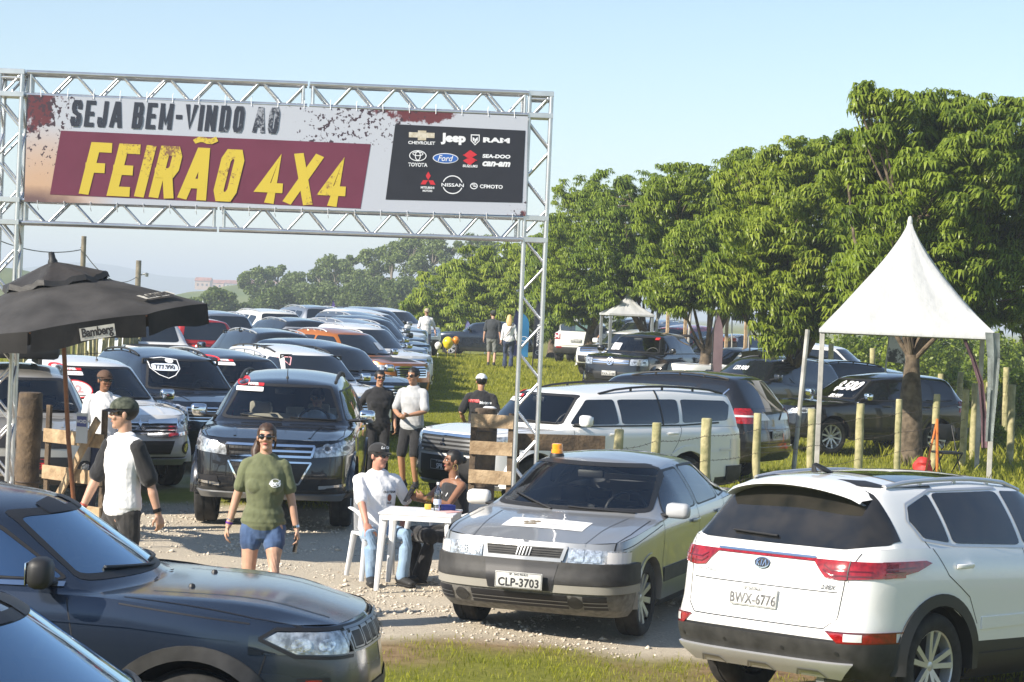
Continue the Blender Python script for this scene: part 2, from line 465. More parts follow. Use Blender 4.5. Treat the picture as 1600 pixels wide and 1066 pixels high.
x, y = scatter(60000, 1.8, 14, 19, 52, not_gravel)
BL.append(blades(x, y, rng.uniform(0.03, 0.12, len(x)) * (0.6 + 0.9 * vnoise(x, y, 22, 1.5)), rng.uniform(0.010, 0.02, len(x))))
x, y = scatter(50000, 7.5, 24, 36, 75, lambda x, y: 0.9 + 0 * x)
BL.append(blades(x, y, rng.uniform(0.10, 0.36, len(x)) * (0.5 + 0.8 * vnoise(x, y, 23, 3)), rng.uniform(0.015, 0.035, len(x))))
x, y = scatter(16000, -16, -5.5, 38, 60, lambda x, y: 0.9 + 0 * x)
BL.append(blades(x, y, rng.uniform(0.1, 0.4, len(x)), rng.uniform(0.015, 0.03, len(x))))
V = np.concatenate(BL)
Fb = np.arange(len(V) * 4).reshape(-1, 4)
tag(mesh_np('grass', V.reshape(-1, 3), Fb, grass_m), kind='stuff', label='green and straw coloured grass over the field', cat='grass')
# ---------------------------------------------------------------- hills and mountains
def ridge(name, Y, prof, depth, mt, base=-3, kind='structure'):
	"""a hill body: skyline given as (photo px, photo py) at depth Y, sloping down before and behind"""
	ps = [at(px, py, Y) for px, py in prof]
	xs = np.array([p.x for p in ps]); zs = np.array([p.z for p in ps])
	X = np.linspace(xs[0], xs[-1], 90); Z = np.interp(X, xs, zs)
	Z = Z + (vnoise(X, X * 0, 5, (xs[-1] - xs[0]) / 14) - 0.5) * (zs.max() - zs.min()) * 0.12
	rows = []
	for t in np.linspace(-1, 1, 25):
		k = math.cos(t * PI / 2) ** 1.3
		yy = Y + t * depth
		zz = base + (Z - base) * k
		rows.append(np.stack([X, np.full_like(X, yy), zz + (vnoise(X, X * 0 + yy, 6, depth / 4) - 0.5) * (zs.max() - base) * 0.08 * k], -1))
	V = np.concatenate(rows); n = len(X)
	id_ = np.arange(len(V)).reshape(-1, n)
	Fq = np.stack([id_[:-1, :-1], id_[:-1, 1:], id_[1:, 1:], id_[1:, :-1]], -1).reshape(-1, 4)
	return tag(mesh_np(name, V, Fq, mt, smooth=True), kind=kind)
hill_m = mat('hill_pasture', (0.10, 0.14, 0.035), 0.95, col2=(0.17, 0.19, 0.06), scale=0.03, spec=0.1)
mount_m = mat('mountain_forest', (0.05, 0.08, 0.03), 0.95, noise=0.3, scale=0.004, spec=0.1)
ridge('mountains', 3000, [(-400, 445), (-100, 430), (60, 418), (130, 410), (180, 416), (240, 428), (300, 436), (400, 450), (620, 462), (900, 470)], 500, mount_m, -10)
ridge('hill', 420, [(-220, 440), (-80, 418), (0, 420), (60, 428), (130, 446), (220, 462), (330, 478)], 90, hill_m)
ridge('hill', 520, [(200, 476), (300, 458), (380, 447), (440, 446), (500, 456), (640, 478)], 90, hill_m)
wall_ms = [mat('house_wall_a', (0.62, 0.58, 0.52), 0.9, noise=0.1), mat('house_wall_b', (0.42, 0.30, 0.23), 0.9, noise=0.1)]
roof_m = mat('clay_roof', (0.32, 0.13, 0.08), 0.9, noise=0.3, scale=0.4)
def house(px, Y, w, h, hw, lab, wm):
	p = at(px, 455, Y)
	z0 = at(px, 449, Y).z - 1.2
	e = empty('house', (p.x, Y, z0), R(random.uniform(-20, 20)), lab, 'house', 'houses on the far hill')
	bm = bmesh.new(); add_box(bm, (0, 0, h / 2), (w, hw, h)); bm_obj('wall', bm, wm, e, smooth=False)
	bm = bmesh.new()
	for s in (-1, 1):
		add_poly(bm, [(-w / 2 - .3, s * (hw / 2 + .4), h - .1), (w / 2 + .3, s * (hw / 2 + .4), h - .1), (w / 2 + .3, 0, h + 1.5), (-w / 2 - .3, 0, h + 1.5)])
	for s in (-1, 1):
		add_poly(bm, [(s * w / 2, -hw / 2, h), (s * w / 2, hw / 2, h), (s * w / 2, 0, h + 1.4)])
	bm_obj('roof', bm, roof_m, e, smooth=False)
	for i in range(3):
		bm = bmesh.new(); add_box(bm, ((i - 1) * w * 0.3, -hw / 2 - 0.02, h * 0.55), (0.9, 0.06, 1.0)); bm_obj('window', bm, M['darkglass'], e, smooth=False)
house(318, 1000, 7, 4.2, 5, 'reddish house on the far hill, leftmost of the little houses', wall_ms[1])
house(338, 1010, 9, 3.2, 6, 'low brick house with clay roof second from left on the far hill', wall_ms[1])
house(362, 1005, 6, 3.0, 5, 'small pale house near the middle of the far hill houses', wall_ms[0])
house(385, 1015, 8, 3.2, 6, 'pale house with broad clay roof fourth along the far hill', wall_ms[0])
house(408, 1000, 7, 2.9, 5, 'pale house beside the first eucalyptus on the far hill', wall_ms[0])
house(438, 1008, 6, 2.8, 5, 'rightmost little pale house on the far hill', wall_ms[0])
# ---------------------------------------------------------------- trees
def leaf_cluster(nl, L, wd, droop, rg):
	"""rosette of long drooping leaves; returns quads (nl*2, 4, 3)"""
	out = []
	for i in range(nl):
		a = 2 * PI * (i + rg.uniform(-.3, .3)) / nl
		d = np.array([math.cos(a), math.sin(a), 0]); s = np.array([-math.sin(a), math.cos(a), 0])
		l = L * rg.uniform(0.7, 1.2); e = rg.uniform(-0.2, 0.95)
		p0 = np.zeros(3)
		p1 = d * l * 0.45 * math.cos(e) + np.array([0, 0, l * 0.45 * math.sin(e) * (1 - droop)])
		p2 = d * l * (0.45 + 0.4 * (1 - droop * 0.7)) + np.array([0, 0, -l * (0.15 + 0.55 * droop) * rg.uniform(.6, 1.3)])
		w = wd * rg.uniform(.8, 1.2)
		out.append([p0 - s * w * .15, p0 + s * w * .15, p1 + s * w * .5, p1 - s * w * .5])
		out.append([p1 - s * w * .5, p1 + s * w * .5, p2 + s * w * .06, p2 - s * w * .06])
	return np.array(out)
bark_m = mat('mango_bark', (0.06, 0.045, 0.03), 0.95, col2=(0.17, 0.13, 0.09), scale=7, bump=0.8, bscale=16)
mango_m = [leafmat('mango_leaves', (0.065, 0.11, 0.014), (0.29, 0.37, 0.05), 0.36, 1.1, 0.38, (0.27, 0.28, 0.07)),
           leafmat('mango_leaves_light', (0.085, 0.14, 0.017), (0.35, 0.42, 0.06), 0.40, 1.1, 0.38, (0.32, 0.31, 0.08)),
           leafmat('mango_leaves_dark', (0.055, 0.098, 0.014), (0.245, 0.33, 0.046), 0.32, 1.1, 0.38, (0.20, 0.21, 0.055))]
def limb(bm, p0, p1, r0, r1, rg, bend=0.15, n=6):
	pts = []; rad = []
	p0 = Vector(p0); p1 = Vector(p1); L = (p1 - p0).length
	off = Vector((rg.uniform(-1, 1), rg.uniform(-1, 1), rg.uniform(-.3, .3))) * L * bend
	for i in range(n):
		t = i / (n - 1)
		pts.append(p0.lerp(p1, t) + off * math.sin(PI * t)); rad.append(r0 + (r1 - r0) * t)
	add_tube(bm, pts, rad, 8)
	return pts
def mango(base, lobes, n_cl, mt, lab, name='mango_tree', nl=9, L=0.235, wd=0.052, trunk_r=0.2, fork=1.5, seed=1, droop=0.75, group='mango trees along the right side', surf=0.75, protos=14):
	"""lobes: (dx, dy, z, rx, ry, rz) ellipsoids, relative to base"""
	rg = np.random.default_rng(seed); rr = random.Random(seed)
	e = empty(name, base, 0, lab, 'tree', group)
	bm = bmesh.new()
	fk = Vector((rr.uniform(-.1, .1), rr.uniform(-.1, .1), fork))
	add_tube(bm, [(0, 0, -.2), (0, 0, .05), (0.02, 0, .3), fk * .6, fk], [trunk_r * 1.5, trunk_r * 1.2, trunk_r * 1.0, trunk_r * .9, trunk_r * .5], 12)
	tips = []
	for li, lb in enumerate(lobes):
		c = Vector(lb[:3])
		pts = limb(bm, fk * .93, c, trunk_r * (.55 if li in (5, 6) else .2), 0.02, rr, 0.16)
		for q in range(4):
			t = c + Vector((rr.uniform(-1, 1) * lb[3], rr.uniform(-1, 1) * lb[4], rr.uniform(-.7, .9) * lb[5])) * .75
			limb(bm, pts[rr.choice((3, 4, 5))], t, 0.028, 0.010, rr, 0.12, 5)
	bm_obj('trunk', bm, bark_m, e)
	vols = np.array([l[3] * l[4] + l[4] * l[5] + l[3] * l[5] for l in lobes]); pr = vols / vols.sum()
	which = rg.choice(len(lobes), n_cl, p=pr)
	lb = np.array(lobes)[which]
	d = rg.normal(size=(n_cl, 3)); d /= np.linalg.norm(d, axis=1)[:, None]
	ns_ = 24; sp_d = rg.normal(size=(len(lobes), ns_, 3)); sp_d /= np.linalg.norm(sp_d, axis=2)[:, :, None]
	wsh = rg.integers(0, ns_, n_cl); sd_ = sp_d[which, wsh]; sprd = rg.random(n_cl)[:, None]
	d = np.where(sprd < .86, sd_ + d * .22 * rg.random(n_cl)[:, None] ** .6, d); d /= np.linalg.norm(d, axis=1)[:, None]
	sr_ = rg.uniform(.72, 1.24, (len(lobes), ns_))[which, wsh]
	freq = 2.6
	clump = vnoise(d[:, 0] * freq + which * 7.3, d[:, 1] * freq + d[:, 2] * freq * 1.7, seed, 1.0)
	rad = np.where(rg.random(n_cl) < surf, np.where(sprd[:, 0] < .86, sr_, 0.84 + .2 * clump) + rg.normal(0, .06, n_cl), rg.random(n_cl) ** .5 * 0.85)
	C = lb[:, :3] + d * lb[:, 3:] * rad[:, None]
	keep = C[:, 2] > 0.9
	C = C[keep]; d = d[keep]; n = len(C)
	P = [leaf_cluster(nl, L, wd, droop * rr.uniform(.25, 1.1), rr) for _ in range(protos)]
	quads = []
	wp = rg.integers(0, protos, n); a = rg.uniform(0, 2 * PI, n); s = rg.uniform(.75, 1.25, n)
	for i in range(protos):
		k = wp == i
		if not k.any(): continue
		q = P[i][None] * s[k][:, None, None, None]
		ca, sa = np.cos(a[k])[:, None, None], np.sin(a[k])[:, None, None]
		x = q[..., 0] * ca - q[..., 1] * sa; y = q[..., 0] * sa + q[..., 1] * ca; z = q[..., 2]
		tl = d[k][:, None, None, :] * 0.6
		x = x + z * tl[..., 0]; y = y + z * tl[..., 1]
		quads.append(np.stack([x, y, z], -1) + C[k][:, None, None, :])
	Q = np.concatenate(quads).reshape(-1, 2, 4, 3)
	V = np.stack([Q[:, 0, 0], Q[:, 0, 1], Q[:, 0, 2], Q[:, 0, 3], Q[:, 1, 2], Q[:, 1, 3]], 1)
	k = np.arange(len(V))[:, None] * 6
	Fq = np.concatenate([np.stack([k + 0, k + 1, k + 2, k + 3], -1), np.stack([k + 3, k + 2, k + 4, k + 5], -1)], 1).reshape(-1, 4)
	mesh_np('crown', V.reshape(-1, 3), Fq, mt, e)
	return e
def lobe_px(base, px, py, Y, rx, rz, ry=None):
	"""a crown lobe centred where the photo shows it; radii given in photo pixels"""
	p = at(px, py, Y); s = F_PX / Y
	return (p.x - base[0], p.y - base[1], p.z - base[2], rx / s, (ry or (rx + rz) / 2) / s, rz / s)
def mango_px(tx, Y, lobes, n_cl, mi, lab, seed, **kw):
	b_ = gpos(tx, Y)
	return mango(b_, [lobe_px(b_, *l) for l in lobes], n_cl, mango_m[mi], lab, seed=seed, **kw)
mango_px(1430, 42.0, [(1385, 190, 42, 44, 46), (1350, 160, 42, 22, 26), (1400, 250, 43, 70, 70), (1480, 225, 43, 80, 66), (1560, 235, 42.5, 85, 80), (1420, 340, 43.5, 100, 80), (1520, 340, 43, 100, 85), (1470, 425, 44, 95, 55), (1590, 380, 43, 85, 95), (1560, 455, 42, 75, 52), (1365, 420, 43.5, 62, 70), (1540, 178, 43, 45, 30), (1475, 172, 43.5, 34, 26), (1400, 470, 44.5, 60, 40), (1330, 260, 43.5, 50, 55), (1450, 300, 41.4, 75, 70), (1530, 270, 41.6, 60, 60), (1400, 400, 41.6, 60, 60), (1500, 400, 41.4, 60, 60)],
         12500, 0, 'tall mango tree with bare forked trunk behind the white pagoda tent', 11, trunk_r=0.24, fork=2.1)
mango_px(1640, 48, [(1640, 250, 48, 70, 90), (1600, 470, 47, 70, 50), (1650, 420, 48, 80, 80), (1600, 330, 49, 60, 70)], 2200, 2, 'dark mango tree cut by the right edge behind the wooden fence', 12)
mango_px(1245, 50.0, [(1250, 290, 50, 85, 62), (1300, 270, 51, 75, 50), (1205, 400, 49, 85, 75), (1290, 390, 50, 80, 75), (1225, 485, 49, 55, 52), (1275, 460, 48.5, 65, 60), (1340, 300, 51, 65, 70), (1180, 320, 50.5, 60, 70), (1160, 450, 50, 40, 40), (1215, 530, 49, 24, 26), (1320, 470, 50, 50, 45), (1250, 360, 48.6, 70, 70)],
         10500, 1, 'bright leaved mango tree drooping low just left of the white pagoda tent', 13, trunk_r=0.22, fork=1.6)
mango_px(1110, 58.0, [(1120, 305, 58, 85, 55), (1180, 285, 59, 70, 48), (1065, 330, 58, 70, 60), (1140, 390, 57, 95, 65), (1080, 410, 58, 75, 55), (1180, 420, 57, 65, 60), (1130, 455, 57, 60, 36), (1060, 455, 57, 50, 32)],
         8000, 0, 'mango tree with a spreading crown behind the dark feather flag', 14, trunk_r=0.24, fork=1.5)
mango_px(1010, 67.0, [(1000, 320, 67, 75, 54), (1050, 310, 68, 65, 48), (975, 385, 66, 75, 58), (1045, 395, 67, 75, 60), (1010, 445, 66, 75, 38), (960, 450, 66, 40, 30)],
         4200, 2, 'round dark mango tree over the far white tent', 15, trunk_r=0.25, fork=1.4)
mango_px(925, 74.0, [(920, 345, 74, 60, 52), (965, 335, 75, 55, 55), (890, 410, 73, 58, 62), (945, 420, 74, 65, 58), (880, 470, 73, 45, 38), (935, 475, 73, 55, 32), (905, 310, 75, 35, 35)],
         4200, 0, 'mango tree standing over the white hatchback, left end of the tall trees', 16, trunk_r=0.25, fork=1.3)
mango_px(800, 96.0, [(800, 420, 96, 60, 38), (755, 435, 96, 55, 42), (840, 420, 95, 50, 48), (780, 480, 95, 70, 44), (835, 485, 94, 55, 44)],
         3600, 1, 'low broad mango tree behind the strolling couple', 17, trunk_r=0.22, fork=1.0, L=0.34, wd=0.09)
mango_px(700, 104.0, [(700, 460, 104, 55, 36), (745, 450, 104, 48, 40), (668, 485, 103, 38, 30), (715, 500, 103, 60, 32), (655, 500, 103, 30, 20)],
         3000, 1, 'low light green mango tree behind the man in white, leftmost of the row', 18, trunk_r=0.2, fork=0.9, L=0.36, wd=0.10)
mango_px(865, 88.0, [(872, 395, 88, 36, 46), (860, 455, 87, 44, 48), (880, 500, 87, 44, 32)], 2400, 2, 'narrow mango tree seen behind the right truss tower', 19, trunk_r=0.2, fork=1.0, L=0.32, wd=0.08)
euc_m = [leafmat('eucalyptus_leaves', (0.085, 0.125, 0.035), (0.22, 0.28, 0.08), 0.3, 0.25, 0.6),
         leafmat('bushy_leaves', (0.06, 0.095, 0.022), (0.16, 0.21, 0.05), 0.3, 0.25, 0.6)]
euc_bark = mat('eucalyptus_bark', (0.22, 0.19, 0.15), 0.9, noise=0.3, scale=2)
def far_tree(px, top, base_py, Y, wpx, mi, lab, seed, airy=True):
	rr = random.Random(seed); rg = np.random.default_rng(seed)
	p = at(px, base_py, Y); s = F_PX / Y
	zt = at(px, top, Y).z; zb = min(p.z, -0.6)
	h = zt - zb; w = wpx / s
	e = empty('eucalyptus_tree' if airy else 'bushy_tree', (p.x, Y, zb), 0, lab, 'tree', 'trees on the far edge of the field')
	bm = bmesh.new()
	tr = limb(bm, (0, 0, 0), (rr.uniform(-.3, .3), 0, h * .85), h * .018 + .08, .05, rr, .03, 7)
	C = []
	nb = 36 if airy else 26
	for i in range(nb):
		t = rr.uniform(.22 if airy else .10, 1.02)
		a = rr.uniform(0, 2 * PI)
		k = (1 - abs(t - .62) * 1.1) if airy else math.sqrt(max(.1, 1 - (t - .35) ** 2 * 1.9))
		q = Vector((math.cos(a) * w * .5 * k * rr.uniform(.2, 1.1), math.sin(a) * w * .42 * k, h * t * .93))
		limb(bm, tr[min(6, int(t * 6))], q, .05, .02, rr, .1, 4)
		rad = w * rr.uniform(.08, .19) if airy else w * rr.uniform(.10, .22)
		C.append((q, rad))
	bm_obj('trunk', bm, euc_bark, e)
	n = 9000 if airy else 8000
	wh = rg.integers(0, nb, n)
	cc = np.array([tuple(c) for c, _ in C])[wh]; rd = np.array([r_ for _, r_ in C])[wh]
	d = rg.normal(size=(n, 3)); d /= np.linalg.norm(d, axis=1)[:, None]
	P = cc + d * (rd * rg.random(n) ** .4)[:, None] * np.array([1, 1, .8])
	sz = (0.16 if airy else 0.2) * rg.uniform(.6, 1.5, n) * (Y / 260)
	t1 = rg.normal(size=(n, 3)); t1 /= np.linalg.norm(t1, axis=1)[:, None]
	t2 = np.cross(t1, rg.normal(size=(n, 3))); t2 /= np.linalg.norm(t2, axis=1)[:, None]
	V = np.stack([P - t1 * sz[:, None], P + t2 * sz[:, None] * .55, P + t1 * sz[:, None], P - t2 * sz[:, None] * .55], 1)
	mesh_np('crown', V.reshape(-1, 3), np.arange(n * 4).reshape(-1, 4), euc_m[mi], e)
specs = [(338, 452, 505, 205, 78, 1, 0), (300, 470, 508, 195, 71, 1, 0), (372, 470, 505, 210, 65, 1, 0), (400, 418, 500, 250, 63, 0, 1), (428, 412, 500, 255, 58, 0, 1), (462, 420, 500, 245, 66, 0, 1), (495, 412, 500, 240, 69, 0, 1), (522, 398, 500, 235, 72, 0, 1), (548, 396, 500, 230, 66, 0, 1), (578, 376, 500, 228, 69, 0, 1), (607, 370, 500, 225, 72, 0, 1), (640, 362, 500, 222, 84, 0, 1), (672, 368, 500, 220, 81, 0, 1), (705, 372, 500, 218, 72, 0, 1), (735, 362, 498, 215, 81, 0, 1), (765, 368, 498, 212, 72, 0, 1), (800, 372, 498, 210, 72, 0, 1), (440, 455, 500, 215, 91, 1, 0), (505, 450, 500, 212, 91, 1, 0), (570, 445, 500, 208, 97, 1, 0), (630, 440, 500, 204, 97, 1, 0), (690, 430, 500, 200, 91, 1, 0)]
words = ['bushy tree under the umbrella edge in the far row', 'lowest bushy tree left of the utility pole line', 'bushy tree just below the far hill houses', 'thin eucalyptus, first from the left on the far edge', 'slim eucalyptus, second from the left on the far edge', 'eucalyptus third from the left on the far edge', 'eucalyptus fourth from the left on the far edge',
         'eucalyptus fifth from the left on the far edge', 'eucalyptus sixth from the left on the far edge', 'tall eucalyptus seventh from the left under the banner truss', 'tall eucalyptus eighth from the left under the banner truss', 'broad tall eucalyptus ninth from the left under the banner truss', 'tall eucalyptus tenth from the left under the banner truss', 'eucalyptus eleventh from the left under the banner truss',
         'tall eucalyptus twelfth from the left rising behind the truss beam', 'eucalyptus thirteenth from the left behind the truss beam', 'eucalyptus last on the right of the far edge', 'rounded bushy tree, first below the eucalyptus row', 'rounded bushy tree, second below the eucalyptus row', 'rounded bushy tree, third below the eucalyptus row', 'rounded bushy tree, fourth below the eucalyptus row', 'rounded bushy tree, fifth below the eucalyptus row']
for i, (sp, wd_) in enumerate(zip(specs, words)):
	far_tree(*sp[:6], wd_, 100 + i, bool(sp[6]))
def bush(px, py, Y, w, h, lab, seed, mi=1):
	rg = np.random.default_rng(seed); p = gpos(px, Y); s = F_PX / Y
	n = 3500; W_, H_ = w / s, h / s
	d = rg.normal(size=(n, 3)); d[:, 2] = np.abs(d[:, 2]); d /= np.linalg.norm(d, axis=1)[:, None]
	r_ = 0.6 + 0.5 * vnoise(d[:, 0] * 3 + seed, d[:, 1] * 3 + d[:, 2] * 4, seed)
	P = d * np.array([W_ / 2, W_ / 2.5, H_]) * (r_ * rg.random(n) ** .25)[:, None]
	t1 = rg.normal(size=(n, 3)); t1 /= np.linalg.norm(t1, axis=1)[:, None]
	t2 = np.cross(t1, rg.normal(size=(n, 3))); t2 /= np.linalg.norm(t2, axis=1)[:, None]
	sz = rg.uniform(.04, .12, n)[:, None]
	V = np.stack([P - t1 * sz, P + t2 * sz * .5, P + t1 * sz, P - t2 * sz * .5], 1)
	o = mesh_np('bush', V.reshape(-1, 3), np.arange(n * 4).reshape(-1, 4), mango_m[mi])
	o.location = p; tag(o, lab, 'bush', 'bushes beyond the wooden fence')
for q_ in range(9): bush(1285 + q_ * 46, 500, 78 + (q_ % 3) * 4, 110, 75 + (q_ * 37 % 30), f'leafy bush number {q_ + 1} from the left in the far hedge behind the pagoda tent', 70 + q_, q_ % 2)
bush(1500, 520, 62, 90, 75, 'leafy bush seen under the right side of the pagoda tent', 61)
bush(1590, 520, 55, 90, 110, 'tall light green bush at the right edge beyond the fence', 62)
bush(1380, 520, 66, 90, 55, 'low bush seen under the middle of the pagoda tent', 63)
bush(1555, 560, 47, 60, 55, 'small bush right of the tent leg near the fence', 64)
# ---------------------------------------------------------------- haze
hm = bpy.data.materials.new('haze_air'); hm.use_nodes = True
hn = hm.node_tree; hn.nodes.clear()
ho = hn.nodes.new('ShaderNodeOutputMaterial'); hv = hn.nodes.new('ShaderNodeVolumePrincipled')
hv.inputs['Color'].default_value = (0.80, 0.90, 1.0, 1); hv.inputs['Density'].default_value = 0.0008; hv.inputs['Anisotropy'].default_value = 0.0
hn.links.new(hv.outputs[0], ho.inputs['Volume'])
bm = bmesh.new(); add_box(bm, (0, 2970, 24), (5200, 6100, 74)); hz = bm_obj('haze', bm, hm, smooth=False); tag(hz, kind='stuff')
# ================================================================ vehicles
def fillet(pts, rf, nseg=5, narc=5):
	"""polyline with rounded corners; every polyline of equal length is sampled alike"""
	P = [np.array(p, float) for p in pts]; n = len(P)
	if not isinstance(rf, (list, tuple)): rf = [rf] * n
	out = [P[0]]; cur = P[0]
	for i in range(1, n):
		if i < n - 1:
			a = P[i] + rf[i] * (P[i - 1] - P[i]); b_ = P[i] + rf[i] * (P[i + 1] - P[i])
		else: a = P[i]; b_ = None
		for k in range(1, nseg + 1): out.append(cur + (a - cur) * k / nseg)
		if b_ is not None:
			for k in range(1, narc + 1):
				t = k / narc
				out.append((1 - t) ** 2 * a + 2 * t * (1 - t) * P[i] + t * t * b_)
			cur = b_
	return np.array(out)
class Car:
	"""a body grown from a plan outline, a belt line and a roof profile; panels are cut out of its own surface"""
	def __init__(s, sp):
		s.sp = sp
		L, Wd = sp['L'], sp['W'] / 2
		s.xf = sp['wb'] / 2 + sp['fo']; s.xr = s.xf - L
		s.wr = sp['wr']; s.ax = (sp['wb'] / 2, -sp['wb'] / 2)
		bf, br = sp.get('bf', .30), sp.get('br', .18)
		wf, wre = sp.get('wf', .88) * Wd, sp.get('wrear', .92) * Wd
		plan = [(s.xf, 0), (s.xf - bf * .10, wf * .5), (s.xf - bf * .42, wf * .86), (s.xf - bf * 1.25, wf * 1.03), (s.xf - .95, Wd), (0, Wd), (s.xr + .8, Wd), (s.xr + br * 1.2, wre * 1.02), (s.xr + br * .35, wre * .86), (s.xr + br * .06, wre * .5), (s.xr, 0)]
		s.plan = fillet(plan, [0, .3, .42, .42, .35, .3, .35, .42, .42, .3, 0], 9, 6)
		s.belt = sp['belt']
		s.bx = [b_[0] for b_ in s.belt][::-1]; s.bz = [b_[1] for b_ in s.belt][::-1]
		s.build()
	def zb(s, x, y=0):
		"""height of the tub's top edge (fender, belt line, tail)"""
		z = np.interp(x, s.bx, s.bz)
		return z
	def row(s, v):
		"""shape of the lower body at height fraction v: narrower, front setback, rear setback"""
		tb = s.sp.get('rows', [(0, .10, .16, .10), (.10, .03, .07, .04), (.22, .005, .02, .01), (.40, 0, .0, .0), (.6, .0, .015, .02), (.72, .0, .03, .05), (.86, .012, .05, .07), (.95, .03, .08, .09), (1, .055, .12, .11)])
		vs = [t[0] for t in tb]
		return [np.interp(v, vs, [t[k] for t in tb]) for k in (1, 2, 3)]
	def tub(s, pl, v):
		x, y = pl[:, 0], pl[:, 1]
		iy, fx, rx = s.row(v)
		mid = (s.xf + s.xr) / 2
		fw = np.clip((x - (s.xf - 1.1)) / 1.1, 0, 1); rw = np.clip(((s.xr + 1.0) - x) / 1.0, 0, 1)
		sw = 1 - np.maximum(fw, rw) * .5
		X = x - fx * fw ** 1.2 + rx * rw ** 1.2
		Y = y * (1 - iy * sw)
		z0 = s.sp['z0'] + s.sp.get('z0f', .04) * fw ** 2 + s.sp.get('z0r', .06) * rw ** 2
		top = s.zb(X)
		top = top + s.sp.get('fcrown', .035) * fw ** 2 * (1 - (y / (s.sp['W'] / 2)) ** 2) * (x > mid) + s.sp.get('rcrown', .0) * rw ** 2 * (1 - (y / (s.sp['W'] / 2)) ** 2) * (x < mid)
		return np.stack([X, Y, z0 + (top - z0) * v], -1)
	def build(s):
		sp = s.sp
		vr = np.unique(np.concatenate([np.linspace(0, 1, 19), [sp.get('vclad', .25)]]))
		rows = [s.tub(s.plan, v) for v in vr]
		s.top = rows[-1]
		tx, ty, tz = s.top[:, 0], s.top[:, 1], s.top[:, 2]
		o = np.argsort(tx)
		def edge(x):
			sel = ty > .6 * sp['W'] / 2
			oo = np.argsort(tx[sel]); return np.array([x, np.interp(x, tx[sel][oo], ty[sel][oo]), np.interp(x, tx[sel][oo], tz[sel][oo])])
		def front(y):
			sel = tx > 0; oo = np.argsort(ty[sel]); return np.array([np.interp(y, ty[sel][oo], tx[sel][oo]), y, np.interp(y, ty[sel][oo], tz[sel][oo])])
		def rear(y):
			sel = tx < 0; oo = np.argsort(ty[sel]); return np.array([np.interp(y, ty[sel][oo], tx[sel][oo]), y, np.interp(y, ty[sel][oo], tz[sel][oo])])
		E, Rr, C, rf = [], [], [], []
		wf = ty[tx > 0].max()
		for st in sp['prof']:
			k = st['k']
			if k == 'front':
				y = wf * .80; e = edge(front(wf * .9)[0]); e = front(sp.get('wf', .88) * sp['W'] / 2 * .93)
				E.append(e); Rr.append(front(e[1] * .72)); C.append(front(0))
			elif k == 'rear':
				e = rear(sp.get('wrear', .92) * sp['W'] / 2 * .93)
				E.append(e); Rr.append(rear(e[1] * st.get('r', .85))); C.append(rear(0))
			else:
				e = edge(st['xe']); E.append(e)
				C.append(np.array([st['xc'], 0, st['zc']]))
				yr = st['yr'] * sp['W'] / 2
				Rr.append(np.array([st.get('xr', st['xc'] - .1), yr, st.get('zr', st['zc'] - .05)]))
			rf.append(st.get('rf', .3))
		s.E = fillet(E, rf, 7, 5); s.Rr = fillet(Rr, rf, 7, 5); s.C = fillet(C, rf, 7, 5)
		tt = np.linspace(0, 1, 9); up = []
		for e, r_, c in zip(s.E, s.Rr, s.C):
			h = max(0, r_[2] - e[2]); bul = np.array([0, .07 * min(1, h / .5) * min(h, .5), 0])
			side = [e + (r_ - e) * t + bul * 4 * t * (1 - t) for t in tt]
			q = np.linspace(0, 1, 10)
			k = 1 - (1 - q) ** 2
			crown = np.stack([r_[0] + (c[0] - r_[0]) * k, r_[1] * (1 - q), r_[2] + (c[2] - r_[2]) * k], -1)
			sec = np.concatenate([np.array(side), crown[1:]])
			i = len(side) - 1
			fl = min(1, h / .25)
			sec2 = sec.copy()
			sec2[i] = sec[i] * (1 - .30 * fl) + (sec[i - 1] + sec[i + 1]) / 2 * .30 * fl
			sec2[i - 1] = sec[i - 1] * (1 - .1 * fl) + (sec[i - 2] + sec[i]) / 2 * .1 * fl
			sec2[i + 1] = sec[i + 1] * (1 - .1 * fl) + (sec[i] + sec[i + 2]) / 2 * .1 * fl
			up.append(sec2)
		bm = bmesh.new()
		def grid(rws, mi_fn):
			vs = [[bm.verts.new(p) for p in r_] for r_ in rws]
			for i in range(len(vs) - 1):
				for j in range(len(vs[i]) - 1):
					q = [vs[i][j], vs[i][j + 1], vs[i + 1][j + 1], vs[i + 1][j]]
					try: f = bm.faces.new(q)
					except ValueError: continue
					f.material_index = mi_fn(i, j)
		ra = sp.get('ra', s.wr * 1.17); az = sp.get('az', s.wr)
		vc = sp.get('vclad', .25)
		rows = [r_.copy() for r_ in rows]
		dead = set()
		for i, r_ in enumerate(rows):
			for j in range(len(r_)):
				if r_[j, 1] < .55 * sp['W'] / 2: continue
				for axx in s.ax:
					dx, dz = r_[j, 0] - axx, r_[j, 2] - az
					d = math.hypot(dx, dz * (1.0))
					if dz < 0: d = abs(dx)
					if d < ra * .999: dead.add((i, j))
		for (i, j) in list(dead):
			pass
		near_ = {}
		for i, r_ in enumerate(rows):
			for j in range(len(r_)):
				if (i, j) in dead:
					nb = [(i + a, j + b_) for a in (-1, 0, 1) for b_ in (-1, 0, 1)]
					if any(0 <= a < len(rows) and 0 <= b_ < len(r_) and (a, b_) not in dead for a, b_ in nb):
						for axx in s.ax:
							dx, dz = r_[j, 0] - axx, r_[j, 2] - az
							d = math.hypot(dx, dz) if dz >= 0 else abs(dx)
							if d < ra:
								if dz >= 0: near_[(i, j)] = (axx + dx / d * ra, az + dz / d * ra)
								else: near_[(i, j)] = (axx + math.copysign(ra, dx), r_[j, 2])
		for (i, j), (x, z) in near_.items():
			rows[i][j, 0] = x; rows[i][j, 2] = z
		vs = [[bm.verts.new(p) for p in r_] for r_ in rows]
